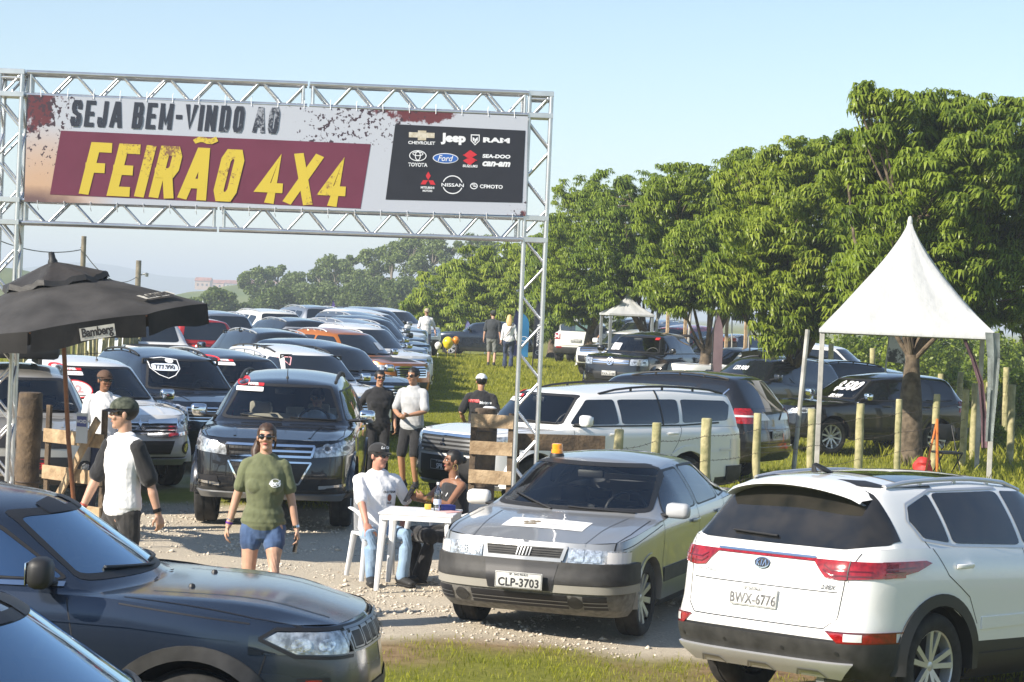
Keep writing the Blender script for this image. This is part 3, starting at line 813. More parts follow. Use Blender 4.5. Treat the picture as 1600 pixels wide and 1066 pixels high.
		for i in range(len(vs) - 1):
			for j in range(len(vs[0]) - 1):
				q = [(i, j), (i, j + 1), (i + 1, j + 1), (i + 1, j)]
				if all(a in dead for a in q): continue
				f = bm.faces.new([vs[a][b_] for a, b_ in q][::-1])
				f.material_index = 1 if vr[i + 1] <= vc + 1e-6 else 0
		grid(up, lambda i, j: 0)
		geo = bm.verts[:] + bm.edges[:] + bm.faces[:]
		d = bmesh.ops.duplicate(bm, geom=geo)
		nv = [v for v in d['geom'] if isinstance(v, bmesh.types.BMVert)]
		for v in nv: v.co.y = -v.co.y
		bmesh.ops.remove_doubles(bm, verts=bm.verts, dist=.002)
		bmesh.ops.dissolve_degenerate(bm, edges=bm.edges, dist=.0008)
		bmesh.ops.recalc_face_normals(bm, faces=bm.faces)
		top = max(bm.faces, key=lambda f: f.calc_center_median().z)
		if top.normal.z < 0: bmesh.ops.reverse_faces(bm, faces=bm.faces)
		bm.verts.index_update(); bm.normal_update()
		s.bm = bm
		s.ra, s.az = ra, az
		s.holes = []
	def piece(s, poly, ax, off=.004, thick=0.0, src=None, xlim=None, ndot=.04):
		"""the part of the body surface inside a convex polygon seen along an axis, moved off the surface"""
		src = src or s.bm
		dim = {'f': (1, 2), 'r': (1, 2), 's': (0, 2), 'S': (0, 2), 't': (0, 1)}[ax]
		nrm = {'f': Vector((1, 0, 0)), 'r': Vector((-1, 0, 0)), 's': Vector((0, 1, 0)), 'S': Vector((0, -1, 0)), 't': Vector((0, 0, 1))}[ax]
		pl = [Vector((p[0], p[1])) for p in poly]
		x0, x1 = min(p.x for p in pl), max(p.x for p in pl); y0, y1 = min(p.y for p in pl), max(p.y for p in pl)
		bm = bmesh.new(); mp = {}
		for f in src.faces:
			if f.normal.dot(nrm) < ndot: continue
			if ax == 's' and f.calc_center_median().y < 0: continue
			if ax == 'S' and f.calc_center_median().y > 0: continue
			us = [v.co[dim[0]] for v in f.verts]; ws = [v.co[dim[1]] for v in f.verts]
			if max(us) < x0 or min(us) > x1 or max(ws) < y0 or min(ws) > y1: continue
			vv = []
			for v in f.verts:
				if v.index not in mp or not mp[v.index].is_valid: mp[v.index] = bm.verts.new(v.co);
				vv.append(mp[v.index])
			try: bm.faces.new(vv)
			except ValueError: pass
		nmap = {v.index: v.normal.copy() for v in src.verts}
		area = sum(pl[i].x * pl[(i + 1) % len(pl)].y - pl[(i + 1) % len(pl)].x * pl[i].y for i in range(len(pl)))
		if area < 0: pl = pl[::-1]
		for i in range(len(pl)):
			a, b_ = pl[i], pl[(i + 1) % len(pl)]
			if (b_ - a).length < 1e-6: continue
			n2 = Vector((b_.y - a.y, -(b_.x - a.x)))         # outward
			co = Vector((0, 0, 0)); co[dim[0]] = a.x; co[dim[1]] = a.y
			no = Vector((0, 0, 0)); no[dim[0]] = n2.x; no[dim[1]] = n2.y
			bmesh.ops.bisect_plane(bm, geom=bm.verts[:] + bm.edges[:] + bm.faces[:], plane_co=co, plane_no=no, clear_outer=True, dist=1e-5)
		if xlim:
			for xv, sg in ((xlim[0], -1), (xlim[1], 1)):
				if xv is not None:
					bmesh.ops.bisect_plane(bm, geom=bm.verts[:] + bm.edges[:] + bm.faces[:], plane_co=(xv, 0, 0), plane_no=(sg, 0, 0), clear_outer=True, dist=1e-5)
		bm.normal_update()
		if off:
			for v, n_ in [(v, v.normal.copy()) for v in bm.verts]: v.co += n_ * off
		if thick: s.solid(bm, thick)
		return bm
	def band(s, planes, off=.004, thick=0.0, nz=.93):
		"""everything on the body inside a set of planes ((point), (outward normal)); wraps round the corners"""
		bm = bmesh.new(); mp = {}
		for f in s.bm.faces:
			if abs(f.normal.z) > nz: continue
			c = f.calc_center_median()
			if any((c - Vector(p)).dot(Vector(n).normalized()) > .3 for p, n in planes): continue
			vv = []
			for v in f.verts:
				if v.index not in mp: mp[v.index] = bm.verts.new(v.co)
				vv.append(mp[v.index])
			try: bm.faces.new(vv)
			except ValueError: pass
		for p, n in planes:
			bmesh.ops.bisect_plane(bm, geom=bm.verts[:] + bm.edges[:] + bm.faces[:], plane_co=p, plane_no=n, clear_outer=True, dist=1e-5)
		bm.normal_update()
		if off:
			for v, n_ in [(v, v.normal.copy()) for v in bm.verts]: v.co += n_ * off
		if thick: s.solid(bm, thick)
		return bm
	@staticmethod
	def solid(bm, t):
		"""give a cut panel an edge going back towards the body"""
		be = [e for e in bm.edges if e.is_boundary]
		if not be: return
		nr = {v: v.normal.copy() for e in be for v in e.verts}
		r = bmesh.ops.extrude_edge_only(bm, edges=be)
		src_ = list(nr.items())
		for v in [g_ for g_ in r['geom'] if isinstance(g_, bmesh.types.BMVert)]:
			q = min(src_, key=lambda kv: (kv[0].co - v.co).length_squared)
			v.co -= q[1] * t
	def hole(s, poly, ax):
		"""open the body along a convex polygon"""
		dim = {'f': (1, 2), 'r': (1, 2), 's': (0, 2), 'S': (0, 2)}[ax]
		nrm = {'f': Vector((1, 0, 0)), 'r': Vector((-1, 0, 0)), 's': Vector((0, 1, 0)), 'S': Vector((0, -1, 0))}[ax]
		pl = [Vector((p[0], p[1])) for p in poly]
		area = sum(pl[i].x * pl[(i + 1) % len(pl)].y - pl[(i + 1) % len(pl)].x * pl[i].y for i in range(len(pl)))
		if area < 0: pl = pl[::-1]
		x0, x1 = min(p.x for p in pl), max(p.x for p in pl); y0, y1 = min(p.y for p in pl), max(p.y for p in pl)
		def cand():
			out = []
			for f in s.bm.faces:
				if f.normal.dot(nrm) < .04: continue
				if ax == 's' and f.calc_center_median().y < 0: continue
				if ax == 'S' and f.calc_center_median().y > 0: continue
				us = [v.co[dim[0]] for v in f.verts]; ws = [v.co[dim[1]] for v in f.verts]
				if max(us) < x0 or min(us) > x1 or max(ws) < y0 or min(ws) > y1: continue
				out.append(f)
			return out
		for i in range(len(pl)):
			a, b_ = pl[i], pl[(i + 1) % len(pl)]
			if (b_ - a).length < 1e-6: continue
			co = Vector((0, 0, 0)); co[dim[0]] = a.x; co[dim[1]] = a.y
			no = Vector((0, 0, 0)); no[dim[0]] = b_.y - a.y; no[dim[1]] = -(b_.x - a.x)
			fs = cand(); es = {e for f in fs for e in f.edges}; vs = {v for f in fs for v in f.verts}
			bmesh.ops.bisect_plane(s.bm, geom=list(vs) + list(es) + fs, plane_co=co, plane_no=no, dist=1e-5)
		kill = []
		for f in cand():
			c = f.calc_center_median(); p = Vector((c[dim[0]], c[dim[1]]))
			if all((pl[(i + 1) % len(pl)] - pl[i]).cross(p - pl[i]) > -1e-7 for i in range(len(pl))): kill.append(f)
		bmesh.ops.delete(s.bm, geom=kill, context='FACES')
		s.bm.normal_update(); s.bm.verts.index_update()
def inset_poly(poly, d):
	"""convex polygon moved inwards by d"""
	pl = [Vector((p[0], p[1])) for p in poly]; n = len(pl)
	area = sum(pl[i].x * pl[(i + 1) % n].y - pl[(i + 1) % n].x * pl[i].y for i in range(n))
	sg = 1 if area > 0 else -1
	out = []
	for i in range(n):
		e0 = (pl[i] - pl[i - 1]).normalized(); e1 = (pl[(i + 1) % n] - pl[i]).normalized()
		n0 = Vector((-e0.y, e0.x)) * sg; n1 = Vector((-e1.y, e1.x)) * sg
		m = (n0 + n1); k = d / max(.3, (1 + n0.dot(n1)))
		out.append(pl[i] + m * k)
	return [(p.x, p.y) for p in out]
def round_poly(poly, r=.2, n=4):
	"""round the corners of a convex polygon (r = share of each side)"""
	out = []; m = len(poly)
	for i in range(m):
		p = Vector(poly[i]); a = p.lerp(Vector(poly[i - 1]), r); b_ = p.lerp(Vector(poly[(i + 1) % m]), r)
		for k in range(n + 1):
			t = k / n; q = a * (1 - t) ** 2 + p * 2 * t * (1 - t) + b_ * t * t
			out.append((q.x, q.y))
	return out
def mir(poly): return [(-p[0], p[1]) for p in poly]
def wheel_objs(parent, x, y, r_, w, style, face, dusty=True):
	"""tyre with its rim; face = +1 left side, -1 right side"""
	bm = bmesh.new()
	prof = [(r_ * .68, -w * .42), (r_ * .80, -w * .5), (r_ * .93, -w * .48), (r_ * .985, -w * .40), (r_, -w * .3), (r_, -w * .06), (r_ * .975, -w * .05), (r_ * .975, w * .05), (r_, w * .06), (r_, w * .3), (r_ * .985, w * .40), (r_ * .93, w * .48), (r_ * .80, w * .5), (r_ * .68, w * .42)]
	add_lathe(bm, prof, 40, 'y', closed=True); fix_normals(bm)
	t = bm_obj('wheel', bm, M['rubber'], parent, ang=40)
	t.location = (x, y, r_)
	nsp, rm = style.get('n', 5), style.get('mat', M['alloy'])
	rr = r_ * style.get('rim', .70)
	bm = bmesh.new(); f = face; d = w * .40
	add_lathe(bm, [(rr, -f * d), (rr, f * d * .9), (rr * .985, f * d * 1.05), (rr * .93, f * d * .95), (rr * .90, f * d * .5), (rr * .88, -f * d)], 40, 'y')
	dish = style.get('dish', .25)
	for i in range(nsp):
		a = 2 * PI * i / nsp + .2
		spread = style.get('spread', .16)
		for k in ((-1, 1) if style.get('twin') else (0,)):
			a2 = a + k * style['twin'] if style.get('twin') else a
			w0, w1 = style.get('w0', .17) * rr, style.get('w1', .12) * rr
			r0, r1 = rr * .13, rr * .95
			def P(rd, of, dp):
				return Vector((rd * math.cos(a2) - of * math.sin(a2), f * dp, rd * math.sin(a2) + of * math.cos(a2)))
			h0, h1 = d * (1 - dish * 1.0), d * 1.0
			fr = [P(r0, -w0 / 2, h0), P(r0, w0 / 2, h0), P(r1, w1 / 2, h1), P(r1, -w1 / 2, h1)]
			bk = [p - Vector((0, f * .03, 0)) for p in fr]
			bk[0] += (fr[0] - fr[1]) * .15; bk[1] += (fr[1] - fr[0]) * .15
			v1 = [bm.verts.new(p) for p in fr]; v2 = [bm.verts.new(p) for p in bk]
			bm.faces.new(v1)
			for q in range(4): bm.faces.new((v1[q], v1[(q + 1) % 4], v2[(q + 1) % 4], v2[q]))
	add_lathe(bm, [(0.001, f * d * (1.0 - dish * .9)), (rr * .12, f * d * (.99 - dish * .9)), (rr * .2, f * d * (.9 - dish)), (rr * .22, f * d * .4)], 20, 'y')
	fix_normals(bm)
	rim = bm_obj('rim', bm, rm, t, ang=30)
	bm = bmesh.new()
	add_lathe(bm, [(0.001, f * d * .12), (rr * .9, f * d * .12), (rr * .9, -f * d * .6)], 24, 'y'); fix_normals(bm)
	bm_obj('brake_disc', bm, M['inter'], t)
	return t
def plate_objs(parent, x, y, z, facing, txt, tilt=0.0, m=None, w=.40, h=.13, dirty=False, ink=None):
	"""number plate; facing +1 front, -1 rear"""
	bm = bmesh.new(); add_box(bm, (0, 0, 0), (w, h, .012), bev=.003)
	B = basis((x, y, z), (0, facing, 0), Vector((-math.sin(tilt) * facing, 0, math.cos(tilt))), Vector((math.cos(tilt) * facing, 0, math.sin(tilt))))
	xf(bm, B); p = bm_obj('number_plate', bm, m or M['plate'], parent)
	if txt:
		bm = text_bm(txt, .092, .0022, .90, spacing=1.06)
		xf(bm, B @ Matrix.Translation((0, -.017, .0085))); bm_obj('lettering', bm, ink or M['ink'], p, smooth=False)
		bm = text_bm('SP - SAO PAULO', .022, .0004, 1.0)
		xf(bm, B @ Matrix.Translation((0, .047, .0085))); bm_obj('lettering', bm, ink or M['ink'], p, smooth=False)
		bm = bmesh.new()
		for (bx, by, sx, sy) in ((0, h / 2 - .006, w - .016, .003), (0, -h / 2 + .006, w - .016, .003), (-w / 2 + .007, 0, .003, h - .018), (w / 2 - .007, 0, .003, h - .018)):
			add_box(bm, (bx, by, .0066), (sx, sy, .002))
		xf(bm, B); bm_obj('plate_border', bm, ink or M['ink'], p, smooth=False)
	return p
def mirror_obj(parent, x, y, z, f, m, w=.20, h=.15, d=.13, chrome=False):
	bm = bmesh.new(); add_box(bm, (x - .01, y + f * (.03 + w * .55), z + .008), (d, w, h), Matrix.Rotation(-f * .12, 3, 'Z'), bev=min(d, h) * .34)
	sec = []
	for i in range(0):
		t = i / 6; k = math.sin(PI * min(1, .18 + t * .72)) ** .45
		sec.append((Vector((x - d * .25 * t, y + f * (.03 + w * t), z + .015 * t)), (d * .5 * k, h * .5 * k)))
	fix_normals(bm)
	o = bm_obj('mirror', bm, m, parent, ang=60)
	bm = bmesh.new(); add_tube(bm, [(x - .02, y - f * .07, z - h * .35), (x - .01, y + f * .10, z - h * .25)], [(.05, .022), (.045, .02)], 8, x_axis=(1, 0, 0)); fix_normals(bm)
	bm_obj('mirror_arm', bm, M['black'], o)
	bm = bmesh.new(); add_box(bm, (x - d * .55, y + f * (.04 + w * .5), z + .008), (.008, w * .78, h * .74), bev=.003)
	bm_obj('mirror_glass', bm, M['chrome'], o)
	return o
def panel(car, parent, name, poly, ax, m, off=.004, thick=.0, ang=40, xlim=None, ndot=.04):
	bm = car.piece(poly, ax, off, thick, xlim=xlim, ndot=ndot)
	if not len(bm.faces): bm.free(); return None
	return bm_obj(name, bm, m, parent, ang=ang)
def strip_poly(a, b_, w):
	a, b_ = Vector(a), Vector(b_); d = (b_ - a).normalized(); n = Vector((-d.y, d.x)) * w / 2
	return [tuple(a - n), tuple(b_ - n), tuple(b_ + n), tuple(a + n)]
def lines(car, parent, name, segs, ax, m, w=.008, off=.0015):
	"""thin bands along polylines on the body (door gaps, trim): one mesh"""
	acc = bmesh.new()
	for pts in segs:
		for i, (a, b_) in enumerate(zip(pts, pts[1:])):
			bm = car.piece(strip_poly(a, b_, w), ax, off + .0002 * (i % 2))
			me = bpy.data.meshes.new('t'); bm.to_mesh(me); bm.free(); acc.from_mesh(me); bpy.data.meshes.remove(me)
	if not len(acc.faces): acc.free(); return None
	return bm_obj(name, acc, m, parent)
def sticker_on(car, parent, name, bm, ax, o, u, v, m, off=.007):
	"""lay flat lettering or a decal (xy plane) on the body along an axis; o = centre, u/v = directions of its x/y"""
	tree = BVHTree.FromBMesh(car.bm0 if hasattr(car, 'bm0') else car.bm)
	d = {'f': Vector((-1, 0, 0)), 'r': Vector((1, 0, 0)), 't': Vector((0, 0, -1)), 's': Vector((0, -1, 0)), 'S': Vector((0, 1, 0))}[ax]
	bmesh.ops.triangulate(bm, faces=bm.faces)
	for _ in range(3):
		es = [e for e in bm.edges if e.calc_length() > .10]
		if es: bmesh.ops.subdivide_edges(bm, edges=es, cuts=1); bmesh.ops.triangulate(bm, faces=bm.faces)
	o, u, v = Vector(o), Vector(u), Vector(v)
	for w in bm.verts:
		p = o + u * w.co.x + v * w.co.y
		hit, n_, _, _ = tree.ray_cast(p - d * 3, d)
		w.co = hit + (n_ if n_.dot(d) < 0 else -n_) * off if hit else p
	return bm_obj(name, bm, m, parent, smooth=False)
def rect_bm(w, h, r=0):
	bm = bmesh.new()
	if r: add_poly(bm, [(p[0], p[1], 0) for p in round_poly([(-w / 2, -h / 2), (w / 2, -h / 2), (w / 2, h / 2), (-w / 2, h / 2)], r)])
	else: add_poly(bm, [(-w / 2, -h / 2, 0), (w / 2, -h / 2, 0), (w / 2, h / 2, 0), (-w / 2, h / 2, 0)])
	return bm
def ell_bm(w, h, n=24, ring=0.0):
	bm = bmesh.new()
	o = [(w / 2 * math.cos(2 * PI * k / n), h / 2 * math.sin(2 * PI * k / n), 0) for k in range(n)]
	if not ring: add_poly(bm, o)
	else:
		i_ = [(p[0] * (1 - 2 * ring / w), p[1] * (1 - 2 * ring / h), 0) for p in o]
		a = [bm.verts.new(p) for p in o]; b_ = [bm.verts.new(p) for p in i_]
		for k in range(n): bm.faces.new((a[k], a[(k + 1) % n], b_[(k + 1) % n], b_[k]))
	return bm
def interior(parent, sp, drv=None):
	"""seats, dashboard, wheel"""
	zc = sp['zc']; xc = sp['xc']; W2 = sp['W'] / 2
	sm = sp.get('seatm', M['seat_dark'])
	bm = bmesh.new(); add_box(bm, (xc - .28, 0, zc - .10), (.55, W2 * 1.6, .16), bev=.05); bm_obj('dashboard', bm, M['inter'], parent)
	bm = bmesh.new(); add_box(bm, ((sp['rx'] + xc) / 2 - .1, 0, sp['z0'] + .18), (xc - sp['rx'] + .3, W2 * 1.7, .05)); bm_obj('cabin_floor', bm, M['inter'], parent)
	xs = xc - 1.15; zs = sp['zw'] - 1.12
	for y in (-.37, .37):
		bm = bmesh.new()
		add_box(bm, (xs + .12, y, zs), (.52, .48, .16), bev=.05)
		add_box(bm, (xs - .22, y, zs + .36), (.15, .48, .62), Matrix.Rotation(-.2, 3, 'Y'), bev=.05)
		add_box(bm, (xs - .33, y, zs + .74), (.09, .27, .15), bev=.03)
		bm_obj('seat', bm, sm, parent)
	xs += .15
	bm = bmesh.new(); add_box(bm, (xs - 1.0, 0, zs), (.5, 1.25, .16), bev=.05); add_box(bm, (xs - 1.32, 0, zs + .33), (.15, 1.25, .6), Matrix.Rotation(-.2, 3, 'Y'), bev=.05)
	for y in (-.42, 0, .42): add_box(bm, (xs - 1.42, y, zs + .66), (.08, .24, .12), bev=.03)
	bm_obj('rear_seat', bm, sm, parent)
	bm = bmesh.new()
	c = Vector((xc - .62, .37, zc + .0)); tilt = Matrix.Rotation(-.45, 4, 'Y')
	ring = [Vector((0, .19 * math.cos(2 * PI * k / 24), .19 * math.sin(2 * PI * k / 24))) for k in range(25)]
	add_tube(bm, [tilt @ p + c for p in ring], .016, 8, caps=False)
	for a in (0, PI, 1.5 * PI): add_tube(bm, [c, tilt @ Vector((0, .18 * math.cos(a), .18 * math.sin(a))) + c], .014, 6)
	add_tube(bm, [c, c + Vector((.3, 0, -.08))], .03, 8)
	fix_normals(bm); bm_obj('steering_wheel', bm, M['black'], parent)
	bm = bmesh.new(); add_box(bm, (sp['xw'] + .04, 0, sp['zw'] - .13), (.04, .24, .07), bev=.015); bm_obj('rear_view_mirror', bm, M['black'], parent)
def rails(car, parent, m, x0, x1, y, h=.032, r_=.018):
	"""two roof rails on feet"""
	tree = BVHTree.FromBMesh(car.bm)
	for s_ in (-1, 1):
		bm = bmesh.new(); pts = []
		for i in range(9):
			x = x0 + (x1 - x0) * i / 8
			hit = tree.ray_cast(Vector((x, s_ * y, 4)), Vector((0, 0, -1)))[0]
			e = 1 - abs(2 * i / 8 - 1) ** 6
			pts.append(Vector((x, s_ * y, (hit.z if hit else 1.7) + .008 + h * e)))
		add_tube(bm, pts, [(r_, r_ * .8)] * 9, 8)
		for i in (2, 4, 6):
			add_tube(bm, [pts[i], pts[i] - Vector((0, 0, h + .01))], r_ * .9, 6)
		fix_normals(bm); bm_obj('roof_rail', bm, m, parent)
def crossbars(car, parent, xs, y, h=.07, m=None):
	tree = BVHTree.FromBMesh(car.bm)
	for x in xs:
		hit = tree.ray_cast(Vector((x, y, 4)), Vector((0, 0, -1)))[0]
		z = (hit.z if hit else 1.75) + h
		bm = bmesh.new(); add_tube(bm, [(x, -y, z), (x, y, z)], [(.03, .014)] * 2, 8, x_axis=(1, 0, 0));
		for s_ in (-1, 1): add_tube(bm, [(x, s_ * y, z), (x, s_ * y, z - h)], .02, 6)
		fix_normals(bm); bm_obj('roof_bar', bm, m or M['black'], parent)
# -- archetype profiles ------------------------------------------------
def suv_prof(xc, zc, xw, zw, xrr, zrr, yc=.80, yw=.66, yrr=.64, xcow=None, xm=None, zm=None, hood=None, xeb=None, yrear=.80):
	"""hood, windscreen, roof and steep tailgate"""
	xcow = xcow if xcow is not None else xc - .22
	st = [dict(k='front')]
	for (x, z, y) in (hood or []): st.append(dict(k='s', xe=x - .02, xc=x, zc=z, yr=y, xr=x - .02, zr=z - .022, rf=.35))
	st.append(dict(k='s', xe=xcow - .12, xc=xc, zc=zc, yr=yc, xr=xcow, zr=zc - .015, rf=.06))
	st.append(dict(k='s', xe=xw - .35, xc=xw, zc=zw, yr=yw, xr=xw - .16, zr=zw - .055, rf=.16))
	xm = xm if xm is not None else (xw + xrr) / 2
	zm = zm if zm is not None else max(zw, zrr) + .035
	st.append(dict(k='s', xe=xm, xc=xm, zc=zm, yr=yw + .005, xr=xm, zr=zm - .065, rf=.42))
	st.append(dict(k='s', xe=xeb if xeb is not None else xrr + .05, xc=xrr, zc=zrr, yr=yrr, xr=xrr + .06, zr=zrr - .06, rf=.14))
	st.append(dict(k='rear', r=yrear, rf=.1))
	return st
def pickup_prof(xc, zc, xw, zw, xrr, zrr, xb, zbed, yc=.80, yw=.66, yrr=.64, hood=None, xcow=None):
	xcow = xcow if xcow is not None else xc - .22
	st = suv_prof(xc, zc, xw, zw, xrr, zrr, yc, yw, yrr, hood=hood, xcow=xcow)[:-1]
	st.append(dict(k='s', xe=xb, xc=xb, zc=zbed, yr=.80, xr=xb, zr=zbed, rf=.06))
	st.append(dict(k='rear', r=.85, rf=.1))
	return st
def finish(car, root, paint_m, sp, holes=(), lower=None):
	"""body, lower trim, underside, arches, wheels"""
	bm = car.bm
	up = bmesh.new(); lo = bmesh.new()
	for tgt, idx_ in ((up, 0), (lo, 1)):
		mp = {}
		for f in bm.faces:
			if f.material_index != idx_: continue
			vv = []
			for v in f.verts:
				if v not in mp: mp[v] = tgt.verts.new(v.co)
				vv.append(mp[v])
			try: tgt.faces.new(vv)
			except ValueError: pass
	bm_obj('body', up, paint_m, root, ang=42)
	bm_obj('lower_trim', lo, lower or M['trim'], root, ang=42)
	W2 = sp['W'] / 2
	ub = bmesh.new()
	add_box(ub, ((car.xf + car.xr) / 2, 0, sp['z0'] + .10), (sp['L'] - .5, W2 * 1.2, .06))
	for axx in car.ax: add_tube(ub, [(axx, -W2 * .8, car.wr), (axx, W2 * .8, car.wr)], .06, 8)
	fix_normals(ub)
	bm_obj('chassis', ub, M['inter'], root, smooth=False)
	for axx in car.ax:
		for s_ in (-1, 1):
			wl = bmesh.new()
			a = [bm_v for bm_v in np.linspace(-.25 * PI * 0, PI, 17)]
			r0 = car.ra * .995
			p1 = [(axx + r0 * math.cos(t), s_ * W2 * .93, car.az + r0 * math.sin(t)) for t in a]
			p1 = [(p1[0][0], p1[0][1], sp['z0'] + .02)] + p1 + [(p1[-1][0], p1[-1][1], sp['z0'] + .02)]
			p2 = [(p[0], s_ * W2 * .45, p[2]) for p in p1]
			v1 = [wl.verts.new(p) for p in p1]; v2 = [wl.verts.new(p) for p in p2]
			for k in range(len(v1) - 1): wl.faces.new((v1[k], v1[k + 1], v2[k + 1], v2[k]))
			wl.faces.new(v2)
			bm_obj('wheel_housing', wl, M['inter'], root, smooth=False)
	if sp.get('lip'):
		tree = BVHTree.FromBMesh(car.bm)
		lm = sp.get('lipm', M['trim']); lw = sp['lip']
		for axx in car.ax:
			for s_ in (-1, 1):
				lb = bmesh.new(); A, B_, C_ = [], [], []
				ang = list(np.linspace(-.02, PI + .02, 25))
				zlow = sp['z0'] + .08
				ring = [(axx + math.cos(t), math.sin(t)) for t in ang]
				for t in [None] + ang + [None]:
					pass
				def pt(rad, t):
					x = axx + rad * math.cos(t); z = car.az + rad * math.sin(t)
					hit = tree.ray_cast(Vector((x, s_ * (W2 + 1), z)), Vector((0, -s_, 0)))[0]
					y = abs(hit.y) if hit and abs(hit.y) > W2 * .8 else W2 * .985
					return Vector((x, s_ * (y + sp.get('lipo', .012)), z))
				inn = [pt(car.ra - .004, t) for t in ang]; out = [pt(car.ra + lw, t) for t in ang]
				for k in range(len(inn)):
					yy = max(abs(inn[k].y), abs(out[k].y)); inn[k].y = s_ * yy
				for side_ in (0, -1):
					if zlow < car.az:
						pi, po = inn[side_].copy(), out[side_].copy(); pi.z = po.z = zlow
						if side_ == 0: inn.insert(0, pi); out.insert(0, po)
						else: inn.append(pi); out.append(po)
				back = [p - Vector((0, s_ * .10, 0)) for p in inn]; ob = [p - Vector((0, s_ * .03, 0)) for p in out]
				rows_ = [[lb.verts.new(p) for p in q] for q in (back, inn, out, ob)]
				for a_, b_ in zip(rows_, rows_[1:]):
					for k in range(len(a_) - 1): lb.faces.new((a_[k], a_[k + 1], b_[k + 1], b_[k]))
				fix_normals(lb)
				bm_obj('wheel_arch', lb, lm, root, ang=50)
	for axx in car.ax:
		for s_ in (1, -1):
			wheel_objs(root, axx, s_ * (W2 - sp.get('ww', .23) / 2 - .035), car.wr, sp.get('ww', .23), sp.get('rimstyle', {}), s_)
def slab(zl, zh, xmin=None, xmax=None, ymin=None, ymax=None):
	P = [((0, 0, zl), (0, 0, -1)), ((0, 0, zh), (0, 0, 1))]
	if xmin is not None: P.append(((xmin, 0, 0), (-1, 0, 0)))
	if xmax is not None: P.append(((xmax, 0, 0), (1, 0, 0)))
	if ymin is not None: P.append(((0, ymin, 0), (0, -1, 0)))
	if ymax is not None: P.append(((0, ymax, 0), (0, 1, 0)))
	return P
def bandp(car, parent, name, planes, m, off=.004, thick=0.0, ang=40):
	bm = car.band(planes, off, thick)
	if not len(bm.faces): bm.free(); return None
	return bm_obj(name, bm, m, parent, ang=ang)
def glaze(car, root, sp, o):
	"""windscreen, rear window and side windows; see-through ones open the body"""
	see = o.get('see', ())
	todo = []
	if 'ws' in o:
		yb, zb_, yt, zt = o['ws']; P = ([(-yb, zb_), (yb, zb_), (yt, zt), (-yt, zt)], .08, 3)
		todo.append(('windscreen', P, 'f', 'ws'))
	if 'rg' in o:
		P = (o['rg'], .05, 2) if isinstance(o['rg'][0], tuple) else ([(-o['rg'][0], o['rg'][1]), (o['rg'][0], o['rg'][1]), (o['rg'][2], o['rg'][3]), (-o['rg'][2], o['rg'][3])], .14, 4)
		todo.append(('rear_window', P, 'r', 'rg'))
	for P in o.get('side', ()):
		for a in 'sS': todo.append(('side_window', (P, .09, 3), a, 'side'))
	for name, (P0, rr_, nn_), a, key in todo:
		P = round_poly(P0, rr_, nn_)
		nd = .12 if a in 'fr' else .25; xl = o.get('rgx') if key == 'rg' else None
		if xl: nd = .02
		if key in see:
			q = round_poly(inset_poly(P0, .03 if a in 'fr' else .015), rr_, nn_)
			gl = car.piece(q, a, .001, ndot=nd)
			segs = q + [q[0]]
			acc = bmesh.new()
			ring = car.piece(P, a, .003, ndot=nd)
			dim = (1, 2) if a in 'fr' else (0, 2)
			sg = sum(q[i][0] * q[(i + 1) % len(q)][1] - q[(i + 1) % len(q)][0] * q[i][1] for i in range(len(q)))
			qq = q if sg > 0 else q[::-1]
			for i in range(len(qq)):
				A, B_ = qq[i], qq[(i + 1) % len(qq)]
				if math.dist(A, B_) < 1e-6: continue
				co = Vector((0, 0, 0)); co[dim[0]] = A[0]; co[dim[1]] = A[1]
				no = Vector((0, 0, 0)); no[dim[0]] = B_[1] - A[1]; no[dim[1]] = -(B_[0] - A[0])
				bmesh.ops.bisect_plane(ring, geom=ring.verts[:] + ring.edges[:] + ring.faces[:], plane_co=co, plane_no=no, dist=1e-5)
			kill = []
			for f in ring.faces:
				c = f.calc_center_median(); p = (c[dim[0]], c[dim[1]])
				if all((qq[(i + 1) % len(qq)][0] - qq[i][0]) * (p[1] - qq[i][1]) - (qq[(i + 1) % len(qq)][1] - qq[i][1]) * (p[0] - qq[i][0]) > -1e-7 for i in range(len(qq))): kill.append(f)
			bmesh.ops.delete(ring, geom=kill, context='FACES')
			w = bm_obj(name, gl, o['film'] if 'film' in o else GL_CLEAR if key in o.get('clear', ('ws',)) else GL_TINT, root)
			bm_obj('window_border', ring, M['black'], w)
			car.hole(q, a)
		else:
			b0 = car.piece(P, a, .003, ndot=nd, xlim=xl)
			if len(b0.faces): bm_obj(name, b0, o.get('glassm', M['darkglass']), root)
			else: b0.free()
def side_trim(car, root, sp, o):
	"""door gaps, handles, window line"""
	if o.get('doors'):
		for a in 'sS': lines(car, root, 'door_gap', o['doors'], a, M['ink'], o.get('gapw', .007), .0012)
	for (x, z) in o.get('handles', ()):
		for s_ in (1, -1):
			tree = BVHTree.FromBMesh(car.bm)
			hit = tree.ray_cast(Vector((x, s_ * 3, z)), Vector((0, -s_, 0)))[0]
			if not hit: continue
			bm = bmesh.new()
			add_tube(bm, [(x - .10, hit.y + s_ * .012, z), (x - .07, hit.y + s_ * .032, z + .002), (x + .06, hit.y + s_ * .034, z + .004), (x + .10, hit.y + s_ * .012, z + .004)], [(.008, .016), (.008, .016), (.008, .017), (.008, .017)], 8, x_axis=(0, 1, 0))
			fix_normals(bm); bm_obj('door_handle', bm, o.get('handlem', M['black']), root)
